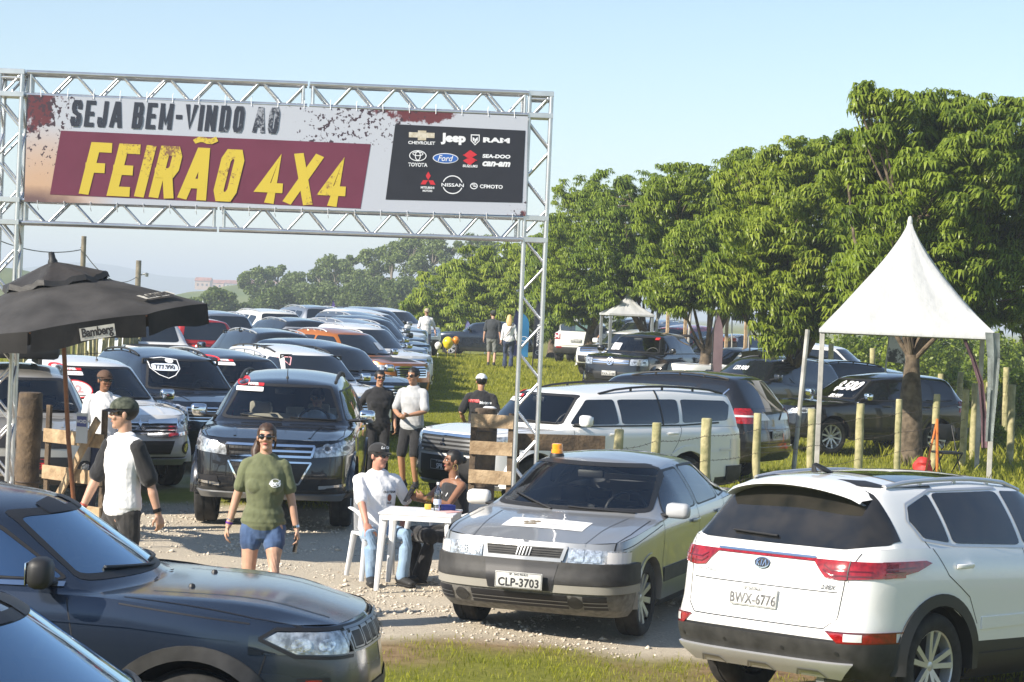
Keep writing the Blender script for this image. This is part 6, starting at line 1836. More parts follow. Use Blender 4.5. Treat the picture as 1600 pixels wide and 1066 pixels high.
for nm, lab, P, kd, px, Y, th, ex in right:
	d = dict(dims=SUVD, zc=1.15, hf=1.04, rake=1.25, far=True); d.update(ex)
	root, car = vehicle(nm, lab, P, kd, G_RT, 'car', **d)
	p = gpos(px, Y); put(root, p.x, p.y, th)
	if 'lettering' in lab:
		sticker(car, root, (0, 0, 1.42), 'lettering', text_bm('129.900', .13, .004), M['sticker'], .014)
	if 'bonnet raised' in lab:
		bm = bmesh.new()
		pts = [(1.05, 1.16), (1.22, 1.50), (1.45, 1.86)]
		v = [[bm.verts.new((x, s_ * (.74 - .03 * i), z - .05 * abs(s_) ** 2)) for s_ in (-1, -.5, 0, .5, 1)] for i, (x, z) in enumerate(pts)]
		for a, b_ in zip(v, v[1:]):
			for i in range(4): bm.faces.new((a[i], a[i + 1], b_[i + 1], b_[i]))
		r_ = bmesh.ops.solidify(bm, geom=bm.faces[:], thickness=.035); fix_normals(bm)
		bo = bm_obj('raised_bonnet', bm, P, root)
		bm = bmesh.new(); add_tube(bm, [(1.9, .55, 1.0), (1.32, .58, 1.62)], .012, 6); bm_obj('bonnet_stay', bm, M['trim'], bo)
	if 'tailgate raised' in lab:
		bm = bmesh.new(); xr_ = car.xr
		v = [[bm.verts.new((x, s_ * .66, z)) for s_ in (-1, -.4, .4, 1)] for x, z in ((xr_ + .42, 1.76), (xr_ - .1, 1.86), (xr_ - .55, 1.80), (xr_ - .78, 1.66))]
		for a, b_ in zip(v, v[1:]):
			for i in range(3): bm.faces.new((a[i], a[i + 1], b_[i + 1], b_[i]))
		bmesh.ops.solidify(bm, geom=bm.faces[:], thickness=.05); fix_normals(bm)
		tg = bm_obj('raised_tailgate', bm, P, root)
		bm = bmesh.new()
		for s_ in (-1, 1): add_box(bm, (xr_ - .60, s_ * .5, 1.70), (.16, .26, .10))
		bm_obj('tail_light', bm, M['redlens'], tg, smooth=False)
# ================================================================ aluminium arch and its banner
ARCH_Y0, ARCH_Y1 = 22.9, 23.6          # left and right towers
S_ = 0.235                              # chord spacing of the square truss
def truss_bm(p0, p1, up, nbay, sp=S_, rad=.024, rd=.013, phase=0, ends=True):
	"""square lattice girder from p0 to p1"""
	p0, p1 = Vector(p0), Vector(p1); d = (p1 - p0); L = d.length; d.normalize()
	up = (Vector(up) - d * Vector(up).dot(d)).normalized(); sd = d.cross(up)
	bm = bmesh.new(); h = sp / 2
	cs = [(-h, -h), (h, -h), (h, h), (-h, h)]
	for a, b_ in cs:
		o = sd * a + up * b_
		add_tube(bm, [p0 + o, p1 + o], rad, 10)
	for f in range(4):
		a, b_ = cs[f], cs[(f + 1) % 4]
		A = sd * a[0] + up * a[1]; B_ = sd * b_[0] + up * b_[1]
		for i in range(nbay):
			t0, t1 = (i + .06) / nbay * L, (i + .94) / nbay * L
			if (i + phase + (f in (1, 2))) % 2: A2, B2 = B_, A
			else: A2, B2 = A, B_
			add_tube(bm, [p0 + d * t0 + A2, p0 + d * t1 + B2], rd, 7)
		for t in ((.015 * L, .985 * L) if ends else ()):
			add_tube(bm, [p0 + d * t + A, p0 + d * t + B_], rd * 1.2, 7)
	fix_normals(bm)
	return bm
arch = empty('truss_arch', label='silver aluminium lattice arch spanning the entrance', cat='arch')
tl_top, tr_top = at(22, 112, ARCH_Y0), at(845, 146, ARCH_Y1)
tl = Vector((tl_top.x, ARCH_Y0, 0)); tr = Vector((tr_top.x, ARCH_Y1, 0))
lean = -0.006
def foot(p, z): return Vector((p.x + lean * 0, p.y, 0))
zT = tl_top.z; zT2 = tr_top.z
for p, z in ((tl, zT), (tr, zT2)):
	bm_obj('tower', truss_bm((p.x, p.y, .02), (p.x, p.y, z), (0, 1, 0), 16, rad=.025, rd=.014), M['alum'], arch, ang=60)
	bm = bmesh.new(); add_box(bm, (p.x, p.y, .012), (.5, .5, .022)); bm_obj('base_plate', bm, M['steel'], arch, smooth=False)
dirx = (tr - tl).normalized()
def on_arch(px_, py_):
	"""point of the arch plane seen at a photo pixel"""
	c = Vector((0, 0, CAM_H)); d = at(px_, py_, 1.0) - c
	n = Vector((-dirx.y, dirx.x, 0)); t = (tl - c).dot(n) / d.dot(n)
	return c + d * t
off = dirx * (S_ / 2 + .03)
for (ya, yb_) in ((131, 163), (330, 357)):
	za, zb2 = on_arch(40, ya + 1).z, on_arch(822, yb_ + 1).z
	a = Vector((tl.x, tl.y, za)) + off; b_ = Vector((tr.x, tr.y, zb2)) - off
	m1 = a.lerp(b_, .18 if ya < 200 else .40)
	cut = a.lerp(b_, .555 if ya < 200 else .385)
	for q0, q1, nb in ((a, cut, 12 if ya < 200 else 8), (cut, b_, 10 if ya < 200 else 14)):
		dd = (q1 - q0).normalized() * .012
		bm_obj('beam', truss_bm(q0 + dd * (q0 != a), q1 - dd * (q1 != b_), (0, 0, 1), nb, rad=.025, rd=.014), M['alum'], arch, ang=60)
	for p, s_ in ((a, -1), (b_, 1)):
		for z in (-S_ / 2, S_ / 2):
			bm = bmesh.new(); add_box(bm, Vector((p.x, p.y, p.z + z)) + dirx * s_ * (S_ / 2 + .03), (S_ + .05, S_ + .05, .055), bev=.004)
			bm_obj('corner_block', bm, M['alum'], arch, smooth=False)
ban = empty('banner', label='wide printed welcome banner laced between the arch beams', cat='banner')
def sp_c(px_, py_, o=0.0):
	n = Vector((dirx.y, -dirx.x, 0))
	return on_arch(px_, py_) + n * (S_ / 2 - .0 + .035 + o)
def quad_px(pts, o):
	bm = bmesh.new(); add_poly(bm, [sp_c(*p, o) for p in pts]); return bm
BQ = [(40, 316), (819, 338), (822, 184), (46, 150)]
bm = bmesh.new(); nU, nV = 60, 10
gridv = []
for j in range(nV + 1):
	r_ = []
	for i in range(nU + 1):
		u, v = i / nU, j / nV
		lo = Vector(BQ[0]).lerp(Vector(BQ[1]), u); hi = Vector(BQ[3]).lerp(Vector(BQ[2]), u)
		p = lo.lerp(hi, v)
		r_.append(bm.verts.new(sp_c(p.x, p.y, 0)))
	gridv.append(r_)
for j in range(nV):
	for i in range(nU): bm.faces.new((gridv[j][i], gridv[j][i + 1], gridv[j + 1][i + 1], gridv[j + 1][i]))
bmat, nt, b = new_mat('banner_vinyl')
b.inputs['Roughness'].default_value = .55
tcb = nt.nodes.new('ShaderNodeTexCoord')
sxb = nt.nodes.new('ShaderNodeSeparateXYZ'); nt.links.new(tcb.outputs['Generated'], sxb.inputs[0])
def math_(op, a, b2=None, v=None):
	n = nt.nodes.new('ShaderNodeMath'); n.operation = op; n.use_clamp = False
	for i, q in enumerate((a, b2)):
		if q is None: continue
		if hasattr(q, 'links'): nt.links.new(q, n.inputs[i])
		else: n.inputs[i].default_value = q
	return n.outputs[0]
def blob(cx, cz, rx, rz):
	dx = math_('DIVIDE', math_('SUBTRACT', sxb.outputs[0], cx), rx); dz = math_('DIVIDE', math_('SUBTRACT', sxb.outputs[2], cz), rz)
	q = math_('ADD', math_('MULTIPLY', dx, dx), math_('MULTIPLY', dz, dz))
	return math_('SUBTRACT', 1.0, q)
def mx_(f, a, b2):
	m = nt.nodes.new('ShaderNodeMix'); m.data_type = 'RGBA'
	nt.links.new(f, m.inputs[0])
	for i, q in ((6, a), (7, b2)):
		if hasattr(q, 'links'): nt.links.new(q, m.inputs[i])
		else: m.inputs[i].default_value = c4(q)
	return m.outputs[2]
def nz(scale, det=6, rough=.7):
	n = nt.nodes.new('ShaderNodeTexNoise'); n.inputs['Scale'].default_value = scale; n.inputs['Detail'].default_value = det; n.inputs['Roughness'].default_value = rough
	nt.links.new(tcb.outputs['Object'], n.inputs['Vector']); return n.outputs[0]
n1, n2 = nz(7), nz(22, 4, .6)
colr = (0.60, 0.62, 0.68)
def splat(col_in, blobs, c, thr, wid, nsrc, amp):
	cur = None
	for bl in blobs:
		q = blob(*bl); cur = q if cur is None else math_('MAXIMUM', cur, q)
	v = math_('ADD', cur, math_('MULTIPLY', math_('SUBTRACT', nsrc, .5), amp))
	mr = nt.nodes.new('ShaderNodeMapRange'); mr.inputs[1].default_value = thr; mr.inputs[2].default_value = thr + wid; nt.links.new(v, mr.inputs[0])
	return mx_(mr.outputs[0], col_in, c)
gl_ = splat((0.46, 0.49, 0.56), [(0.03, 0.10, .13, .55)], (0.55, 0.36, 0.24), -.3, 1.3, n1, .25)
gl_ = splat(gl_, [(0.02, -0.05, .12, .22)], (0.16, .10, .10), .1, .8, n1, .6)
gl_ = splat(gl_, [(0.0, .95, .075, .45), (0.77, 1.02, .10, .17), (1.0, -.02, .05, .20)], (0.13, 0.035, 0.045), .35, .2, n1, 2.6)
gl_ = splat(gl_, [(0.02, .85, .13, .8), (0.66, 1.0, .18, .5), (1.0, 0.0, .08, .3), (.6, .7, .1, .4)], (0.055, 0.035, 0.05), 1.15, .06, n2, 4.6)
nt.links.new(gl_, b.inputs['Base Color'])
bm_obj('sheet', bm, bmat, ban)
def printmat(name, c, c2, scale, thr=.56):
	m, nt_, b_ = new_mat(name); b_.inputs['Roughness'].default_value = .55
	tc = nt_.nodes.new('ShaderNodeTexCoord'); n = nt_.nodes.new('ShaderNodeTexNoise'); n.inputs['Scale'].default_value = scale; n.inputs['Detail'].default_value = 9; n.inputs['Roughness'].default_value = .78
	nt_.links.new(tc.outputs['Object'], n.inputs['Vector'])
	n2 = nt_.nodes.new('ShaderNodeTexNoise'); n2.inputs['Scale'].default_value = scale / 14; nt_.links.new(tc.outputs['Object'], n2.inputs['Vector'])
	ad = nt_.nodes.new('ShaderNodeMath'); ad.operation = 'ADD'; nt_.links.new(n.outputs[0], ad.inputs[0]); nt_.links.new(n2.outputs[0], ad.inputs[1])
	r = nt_.nodes.new('ShaderNodeValToRGB'); r.color_ramp.elements[0].color = c4(c); r.color_ramp.elements[1].color = c4(c2)
	r.color_ramp.elements[0].position = thr; r.color_ramp.elements[1].position = thr + .035
	m2 = nt_.nodes.new('ShaderNodeMath'); m2.operation = 'MULTIPLY'; m2.inputs[1].default_value = .5; nt_.links.new(ad.outputs[0], m2.inputs[0])
	nt_.links.new(m2.outputs[0], r.inputs[0]); nt_.links.new(r.outputs[0], b_.inputs['Base Color'])
	return m
MAROON = (0.145, 0.030, 0.062)
maroon_m = mat('banner_maroon', MAROON, .55, noise=.06, scale=3, bump=.25, bscale=2.2)
yellow_m = printmat('banner_yellow_grunge', (0.60, 0.46, 0.055), (0.22, .11, .06), 24, .552)
slate_m = printmat('banner_slate_grunge', (0.030, 0.036, 0.055), (0.30, .32, .37), 26, .58)
dark_m = mat('banner_charcoal', (0.018, 0.020, 0.030), .55, noise=.1, scale=4, bump=.25, bscale=2.2)
pw = mat('print_white', (0.72, 0.74, 0.78), .5)
tilt_p = [(80, 305), (562, 327), (578, 227), (97, 206)]
bm_obj('maroon_panel', quad_px(tilt_p, .003), maroon_m, ban, smooth=False)
bm_obj('logo_panel', quad_px([(601, 313), (813, 318), (818, 206), (616, 196)], .003), dark_m, ban, smooth=False)
A_ = .5
GLY = {
 'S': ([[(.92, .78), (.92, .88), (.78, 1), (.22, 1), (.08, .88), (.08, .70), (.22, .56), (.78, .44), (.92, .30), (.92, .12), (.78, 0), (.22, 0), (.08, .12), (.08, .24)]], 1),
 'E': ([[(.95, 1), (.08, 1), (.08, 0), (.95, 0)], [(.08, .5), (.80, .5)]], .92),
 'J': ([[(.9, 1), (.9, .12), (.76, 0), (.22, 0), (.08, .12), (.08, .26)]], .92),
 'A': ([[(.0, 0), (.40, 1), (.60, 1), (1, 0)], [(.2, .27), (.8, .27)]], 1.08),
 'B': ([[(.08, 0), (.08, 1), (.76, 1), (.9, .88), (.9, .63), (.76, .52), (.08, .52)], [(.76, .52), (.92, .40), (.92, .12), (.78, 0), (.08, 0)]], 1),
 'M': ([[(.06, 0), (.06, 1)], [(.06, 1), (.5, .18), (.94, 1)], [(.94, 1), (.94, 0)]], 1.25),
 '-': ([[(.1, .5), (.9, .5)]], .6),
 'V': ([[(0, 1), (.5, 0), (1, 1)]], 1.05),
 'I': ([[(.5, 0), (.5, 1)]], .34),
 'N': ([[(.07, 0), (.07, 1)], [(.07, 1), (.93, 0)], [(.93, 0), (.93, 1)]], 1.05),
 'D': ([[(.08, 0), (.08, 1), (.76, 1), (.92, .86), (.92, .14), (.76, 0), (.08, 0)]], 1),
 'O': ([[(.24, 0), (.08, .14), (.08, .86), (.24, 1), (.76, 1), (.92, .86), (.92, .14), (.76, 0), (.24, 0)]], 1),
 'F': ([[(.95, 1), (.08, 1), (.08, 0)], [(.08, .52), (.80, .52)]], .90),
 'R': ([[(.08, 0), (.08, 1), (.76, 1), (.92, .88), (.92, .60), (.76, .48), (.08, .48)], [(.56, .48), (.95, 0)]], 1),
 '~': ([[(.06, .02), (.2, .26), (.42, .26), (.60, .06), (.80, .06), (.95, .28)]], 1),
 '4': ([[(.70, 0), (.70, 1), (.06, .26), (1, .26)]], 1.05),
 'X': ([[(0, 0), (1, 1)], [(0, 1), (1, 0)]], 1.08),
}
def stroke_letter(bm, ch, x, y, w, h, t, sh, zz):
	k = 0
	for pl in GLY[ch][0]:
		P = [Vector((x + t / 2 + p[0] * (w - t) + (y + p[1] * h) * sh, y + t / 2 + p[1] * (h - t))) for p in pl]
		closed = (P[0] - P[-1]).length < 1e-6
		n = len(P); L_, R_ = [], []
		for i in range(n):
			if closed: a, b_ = P[(i - 1) % (n - 1)] if i else P[-2], P[(i + 1) % (n - 1)] if i < n - 1 else P[1]
			else: a, b_ = P[max(i - 1, 0)], P[min(i + 1, n - 1)]
			d0 = (P[i] - a).normalized() if (P[i] - a).length > 1e-9 else None
			d1 = (b_ - P[i]).normalized() if (b_ - P[i]).length > 1e-9 else None
			d0 = d0 or d1; d1 = d1 or d0
			n0 = Vector((-d0.y, d0.x)); n1 = Vector((-d1.y, d1.x))
			m = (n0 + n1); m = m / max(.45, 1 + n0.dot(n1))
			e = Vector((0, 0))
			if not closed and i == 0: e = -d1 * t * .5
			if not closed and i == n - 1: e = d0 * t * .5
			L_.append(P[i] + e + m * t / 2); R_.append(P[i] + e - m * t / 2)
		for i in (0, n - 1):
			for q in (L_, R_):
				q[i].y = min(max(q[i].y, y), y + h)
		for i in range(n - 1):
			add_poly(bm, [(L_[i].x, L_[i].y, zz + k * .0006), (R_[i].x, R_[i].y, zz + k * .0006), (R_[i + 1].x, R_[i + 1].y, zz + k * .0006), (L_[i + 1].x, L_[i + 1].y, zz + k * .0006)])
			k += 1
def block_word(txt, W_, H_, t, gap, sh, space=.55, tilde=None):
	"""lettering filling a W_ x H_ box from (0,0)"""
	tot = sum(space if c == ' ' else GLY[c][1] for c in txt); ng = len(txt) - 1
	u = (W_ - ng * gap) / tot
	out = []; x = 0
	for i, c in enumerate(txt):
		w = (space if c == ' ' else GLY[c][1]) * u
		if c != ' ':
			bm = bmesh.new(); ww = max(w, t * 1.001) if c == 'I' else w
			stroke_letter(bm, c, x, 0, ww, H_, t, sh, 0)
			if tilde == i:
				b2 = bmesh.new(); stroke_letter(b2, '~', x + w * .04, H_ * 1.07, w * .92, H_ * .24, t * .55, sh * .2, .0)
				for v in b2.verts: v.co.x += H_ * 1.1 * sh * .9
				me = bpy.data.meshes.new('t'); b2.to_mesh(me); b2.free(); bm.from_mesh(me); bpy.data.meshes.remove(me)
			out.append(bm)
		x += w + gap
	return out
def place_word(name, txt, p_bl, p_br, p_tl, H_units, t, gap, sh, m, o, **kw):
	"""fit a word to three photo pixels (baseline start, baseline end, top start)"""
	a, b_, c = sp_c(*p_bl, o), sp_c(*p_br, o), sp_c(*p_tl, o)
	ux = (b_ - a); Wd = ux.length; ux.normalize(); Hh = (c - a).length; uy = (c - a).normalized()
	n = ux.cross(uy)
	for bm in block_word(txt, Wd, Hh, t * Hh, gap * Hh, sh, **kw):
		xf(bm, basis(a, ux, uy, n)); bm_obj(name, bm, m, ban, smooth=False)
place_word('lettering', 'SEJA BEM-VINDO AO', (110, 199), (434, 211), (112, 158), 1, .165, .085, .06, slate_m, .004, space=.42)
place_word('lettering', 'FEIRÃO 4X4'.replace('Ã', 'A'), (124, 305), (534, 325), (130, 223), 1, .185, .085, .14, yellow_m, .007, space=.30, tilde=4)
def on_panel(bm, px_, py_, s=1.0, o=.006):
	"""put a drawing (metres, y up) at a photo pixel of the banner"""
	c = sp_c(px_, py_, o); ux = (sp_c(px_ + 30, py_ + 1.0, o) - c).normalized(); uy = Vector((0, 0, 1)); uy = (uy - ux * uy.dot(ux)).normalized()
	return xf(bm, basis(c, ux, uy, ux.cross(uy)) @ Matrix.Scale(s, 4))
PX = F_PX / 23.4
def word(txt, px_, py_, wpx, m=None, bold=.02, shear=0, hpx=None, o=.006):
	bm = text_bm(txt, 1.0, bold, 1.0, shear)
	xs = [v.co.x for v in bm.verts]; ys = [v.co.y for v in bm.verts]
	w, h = max(xs) - min(xs), max(ys) - min(ys)
	sx = wpx / PX / w; sy = (hpx / PX / h) if hpx else sx
	for v in bm.verts: v.co = Vector((v.co.x * sx, (v.co.y - (max(ys) + min(ys)) / 2) * sy, 0))
	bm_obj('lettering', on_panel(bm, px_, py_, 1, o), m or pw, ban, smooth=False)
def shape(polys, px_, py_, m, o=.006, name='logo'):
	bm = bmesh.new()
	for i, pl in enumerate(polys): add_poly(bm, [(p[0] / PX, p[1] / PX, i * .0005) for p in pl])
	bm_obj(name, on_panel(bm, px_, py_, 1, o), m, ban, smooth=False)
gold_m = mat('print_gold', (0.45, 0.40, 0.30), .5, col2=(.62, .58, .5), scale=30)
sred = mat('print_red', (0.55, 0.03, 0.045), .5); sblue = mat('print_blue', (0.03, 0.12, 0.42), .5)
shape([[(-20, -3), (20, -3), (20, 5), (-20, 5)], [(-6, -7), (7, -7), (7, 8), (-6, 8)]], 657, 214, gold_m)
word('CHEVROLET', 657, 225, 42, bold=.03, hpx=5)
word('Jeep', 706, 219, 39, bold=.06, hpx=18)
shape([[(-7, 8), (7, 8), (7, -2), (0, -9), (-7, -2)]], 740, 220, pw); shape([[(-5.4, 6.4), (5.4, 6.4), (5.4, -1.4), (0, -7), (-5.4, -1.4)]], 740, 220, dark_m, .007)
shape([[(-4, 4), (-1, 2), (-2, -3), (-4, -1)], [(4, 4), (1, 2), (2, -3), (4, -1)], [(-1, 1), (1, 1), (1.2, -5), (-1.2, -5)]], 740, 220, pw, .008)
word('RAM', 773, 221, 42, bold=.05, hpx=8)
for (w_, h_, dx, dy) in ((27, 17, 0, 0), (9, 15, 0, 0), (17, 7, 0, 3)):
	bm = ell_bm(w_ / PX, h_ / PX, 28, 1.3 / PX); xf(bm, Matrix.Translation((dx / PX, dy / PX, w_ * .00004))); bm_obj('logo', on_panel(bm, 651, 245, 1, .006), pw, ban, smooth=False)
word('TOYOTA', 651, 259, 30, bold=.03, hpx=6)
bm_obj('logo', on_panel(ell_bm(40 / PX, 16 / PX, 30), 694, 249), pw, ban, smooth=False)
bm_obj('logo', on_panel(ell_bm(37.5 / PX, 13.5 / PX, 30), 694, 249, 1, .0075), sblue, ban, smooth=False)
word('Ford', 694, 249, 24, bold=.01, shear=.3, hpx=9, o=.009)
shape([[(0, 12), (11, 5), (4, 1), (-3, 4)], [(0, 12), (-3, 4), (-11, 4.6), (-11, 3)], [(-11, 4), (-3, 4.6), (11, -4), (3, -5)], [(0, -12), (-11, -5), (-4, -1), (3, -4)], [(0, -12), (3, -4), (11, -4.6), (11, -3)]], 732, 248, sred)
word('SUZUKI', 732, 261, 23, bold=.04, hpx=4)
word('SEA-DOO', 773, 246, 44, bold=.05, shear=.1, hpx=6); word('can-am', 773, 258, 44, bold=.05, shear=.25, hpx=8)
bm = diamonds(bmesh.new(), 13.5 / PX); bm_obj('logo', on_panel(bm, 667, 283), sred, ban, smooth=False)
word('MITSUBISHI', 666, 294.5, 21, bold=.03, hpx=3.6); word('MOTORS', 666, 299.5, 15, bold=.03, hpx=3.4)
bm = ell_bm(32 / PX, 29 / PX, 36, 1.6 / PX); bm_obj('logo', on_panel(bm, 705, 290), pw, ban, smooth=False)
shape([[(-19, -4), (19, -4), (19, 4), (-19, 4)]], 705, 290, dark_m, .0075)
word('NISSAN', 705, 290.5, 35, bold=.02, hpx=5.4, o=.009)
bm = ell_bm(12 / PX, 10 / PX, 24, 1.4 / PX); bm_obj('logo', on_panel(bm, 738, 292), pw, ban, smooth=False)
shape([[(-1, -1), (4, -1), (4, .4), (-1, .4)], [(-3, 1.2), (2, 1.2), (2, 2.4), (-3, 2.4)]], 738, 292, pw)
word('CFMOTO', 765, 293, 36, bold=.03, hpx=6)
bm = bmesh.new()
for i in range(19):
	u = (i + .5) / 19
	for (q0, q1, dy) in ((BQ[0], BQ[1], 12), (BQ[3], BQ[2], -13)):
		p = Vector(q0).lerp(Vector(q1), u)
		add_tube(bm, [sp_c(p.x, p.y - dy * .2, .006), sp_c(p.x + random.uniform(-1, 1), p.y + dy * .6, -.01), sp_c(p.x + 1, p.y + dy, -.05)], .004, 5)
bm_obj('lacing', bm, pw, ban)
# ================================================================ wooden gates, posts, fences
wood_m = mat('weathered_wood', (0.27, 0.185, 0.105), .9, col2=(0.50, 0.37, 0.23), scale=7, bump=.5, bscale=40)
wood_d = mat('dark_old_wood', (0.055, 0.040, 0.028), .92, col2=(0.15, 0.105, 0.065), scale=6, bump=.6, bscale=30)
post_m = mat('treated_post', (0.26, 0.25, 0.12), .9, col2=(0.45, 0.40, 0.22), scale=9, bump=.4, bscale=35)
wire_m = mat('rusty_wire', (0.09, 0.07, 0.06), .6, metal=.6)
def post_bm(p, r_, h, lean=(0, 0), n=14, cap=True, seed=0):
	bm = bmesh.new(); rr = random.Random(seed); pts, rad = [], []
	for i in range(7):
		t = i / 6
		pts.append(Vector(p) + Vector((lean[0] * t + rr.uniform(-.006, .006), lean[1] * t + rr.uniform(-.006, .006), -.15 + (h + .15) * t))); rad.append(r_ * rr.uniform(.95, 1.05))
	pts.append(pts[-1] + Vector((0, 0, .012))); rad.append(r_ * .86)
	add_tube(bm, pts, rad, n); fix_normals(bm); return bm
def thick_post(px_, top, Y, r_, lab, seed):
	p = gpos(px_, Y); h = at(px_, top, Y).z - p.z
	o = bm_obj('gate_post', post_bm((0, 0, 0), r_, h, (0, 0), 20, seed=seed), wood_d, ang=50); o.location = p
	bm = bmesh.new()
	for z in (h * .35, h - .26):
		ring = [Vector((r_ * 1.02 * math.cos(k * PI / 10), r_ * 1.02 * math.sin(k * PI / 10), z)) for k in range(21)]
		add_tube(bm, ring, .006, 6, caps=False)
	bm_obj('wire_binding', bm, wire_m, o)
	return tag(o, lab, 'post', 'gate posts')
thick_post(53, 615, 24.0, .135, 'thick dark gate post at the left, carrying the open gate', 1)
thick_post(766, 640, 26.2, .14, 'thick dark gate post behind the seated woman', 2)
def gate(name, lab, hinge_px, hinge_Y, dir_, Lg, tops, zs, bh, brace=True, stiles=(0, 1)):
	"""hinge post side first; boards at heights zs"""
	p = gpos(hinge_px, hinge_Y); d = Vector((dir_[0], dir_[1], 0)).normalized(); n = Vector((-d.y, d.x, 0))
	e = empty(name, (p.x, p.y, p.z), 0, lab, 'gate')
	rot = basis((0, 0, 0), d, n, (0, 0, 1)).to_3x3()
	for z in zs:
		bm = bmesh.new(); add_box(bm, d * Lg / 2 + Vector((0, 0, z)), (Lg - .02, .03, bh), rot, bev=.004); bm_obj('board', bm, wood_m, e, smooth=False)
	for s_ in stiles:
		bm = bmesh.new(); add_box(bm, d * (Lg * s_ + (.04 if s_ == 0 else -.04)) + n * .034 + Vector((0, 0, tops / 2 + .05)), (.07, .035, tops - .02), rot, bev=.004); bm_obj('stile', bm, wood_d, e, smooth=False)
	if brace:
		a = d * (Lg * .16) + Vector((0, 0, .12)); b_ = d * (Lg * .98) + Vector((0, 0, tops * .96)); v = b_ - a
		q = basis((0, 0, 0), v.normalized(), n, v.normalized().cross(n)).to_3x3()
		bm = bmesh.new(); add_box(bm, (a + b_) / 2 - n * .07, (v.length, .03, .09), q, bev=.004); bm_obj('brace', bm, wood_m, e, smooth=False)
	return e, d, n
ge, gd, gn = gate('field_gate', 'wooden field gate of pale boards swung open at the left post', 76, 23.8, (.75, -.66), 1.05, 1.35, (.28, .66, 1.06), .15)
bm = bmesh.new(); nb_ = at(128, 669, 23.05)
add_box(bm, (0, 0, 0), (.14, .012, .32)); sg = bm_obj('notice_board', bm, mat('notice_pale', (.45, .48, .52), .5), smooth=False)
sg.location = nb_; sg.rotation_euler = (0, 0, -.4); tag(sg, 'small pale notice with a blue panel tied to the open gate', 'notice')
bm = bmesh.new(); add_box(bm, (0, -.008, .07), (.12, .004, .11)); bm_obj('notice_panel', bm, mat('notice_blue', (.04, .06, .22), .5), sg, smooth=False)
bm = text_bm('VOID', .05, .001); xf(bm, basis((0, -.0115, .07), (1, 0, 0), (0, 0, 1), (0, -1, 0))); bm_obj('lettering', bm, pw, sg, smooth=False)
g2, _, _ = gate('field_gate', 'wooden field gate folded back against the post behind the seated woman', 742, 24.9, (.97, -.2), .52, 1.42, (.30, .72, 1.05, 1.36), .155, brace=False, stiles=(0, 1))
bm = bmesh.new(); a = at(800, 690, 26.4); b_ = at(945, 694, 26.6); v = b_ - a
add_box(bm, (a + b_) / 2, (v.length, .05, .20), basis((0, 0, 0), v.normalized(), Vector((-v.y, v.x, 0)).normalized(), Vector((0, 0, 1))).to_3x3(), bev=.005)
rl = bm_obj('gate_rail', bm, wood_d, smooth=False); tag(rl, 'dark horizontal rail running right from the folded gate', 'rail')
for z in (.0,):
	bm = bmesh.new(); add_tube(bm, [(a.x + .05, a.y + .06, 0), (a.x + .05, a.y + .06, a.z)], .05, 10); add_tube(bm, [(b_.x - .08, b_.y + .06, 0), (b_.x - .08, b_.y + .06, b_.z + .06)], .055, 10); fix_normals(bm)
	bm_obj('rail_post', bm, wood_d, rl)
fence = empty('post_and_wire_fence', label='fence of pale round posts with barbed wire along the right', cat='fence')
FP = [(965, 672, 26.4), (1025, 662, 27.8), (1106, 655, 29.2), (1185, 647, 31.0), (1271, 640, 33.2), (1345, 632, 35.2), (1407, 625, 37.2), (1463, 617, 39.2), (1508, 610, 41.4)]
tops = []
for i, (px_, py_, Y) in enumerate(FP):
	t = at(px_, py_, Y); gzv = g(t.x, Y); tops.append(Vector((t.x, Y, t.z)))
	o = bm_obj('post', post_bm((t.x, Y, gzv), .062 + .006 * ((i * 7) % 3 - 1), t.z - gzv, (random.uniform(-.03, .03), 0), 12, seed=30 + i), post_m, fence, ang=50)
def strand(pts, parent, r_=.0035, barbs=True):
	bm = bmesh.new(); P = []
	for a, b_ in zip(pts, pts[1:]):
		for k in range(6):
			t = k / 6; q = a.lerp(b_, t); q.z -= .03 * math.sin(PI * t); P.append(q)
	P.append(pts[-1]); add_tube(bm, P, r_, 5)
	if barbs:
		for a, b_ in zip(P, P[1:]):
			n_ = max(1, int((b_ - a).length / .13))
			for k in range(n_):
				c = a.lerp(b_, (k + .5) / n_); u = Vector((random.uniform(-1, 1), random.uniform(-1, 1), random.uniform(.4, 1))).normalized() * .022
				add_tube(bm, [c - u, c + u], .003, 3)
	return bm_obj('barbed_wire', bm, wire_m, parent)
for dz in (.22, .55, .88):
	strand([t + Vector((0, -.065, -dz)) for t in tops], fence)
fence2 = empty('post_and_wire_fence', label='second line of grey posts behind the pagoda tent on the field', cat='fence')
F2 = [(1525, 600, 44.5), (1545, 598, 47), (1583, 602, 43), (1575, 575, 50), (1470, 585, 49), (1500, 582, 52), (1365, 545, 55), (1300, 538, 58)]
t2 = []
for i, (px_, py_, Y) in enumerate(F2):
	t = at(px_, py_, Y); gzv = g(t.x, Y); t2.append(Vector((t.x, Y, t.z)))
	bm_obj('post', post_bm((t.x, Y, gzv), .07, max(.8, t.z - gzv), (random.uniform(-.05, .05), 0), 10, seed=50 + i), post_m, fence2, ang=50)
order = sorted(t2, key=lambda v: v.y)
for dz in (.2, .55): strand([t + Vector((0, -.07, -dz)) for t in order], fence2, .003, False)
pal = empty('paling_fence', label='uneven fence of pale upright stakes beyond the cars on the left', cat='fence')
rr = random.Random(5)
for i in range(44):
	px_ = 20 + i * 5.0 + rr.uniform(-1.2, 1.2); Y = 47 + i * .12
	p = gpos(px_, Y); top = at(px_, 524 - i * .08 + rr.uniform(-4, 5), Y)
	bm_obj('stake', post_bm((p.x, p.y, p.z), .045 * rr.uniform(.75, 1.25), top.z - p.z, (rr.uniform(-.08, .08), 0), 7, seed=100 + i), post_m, pal, ang=50)
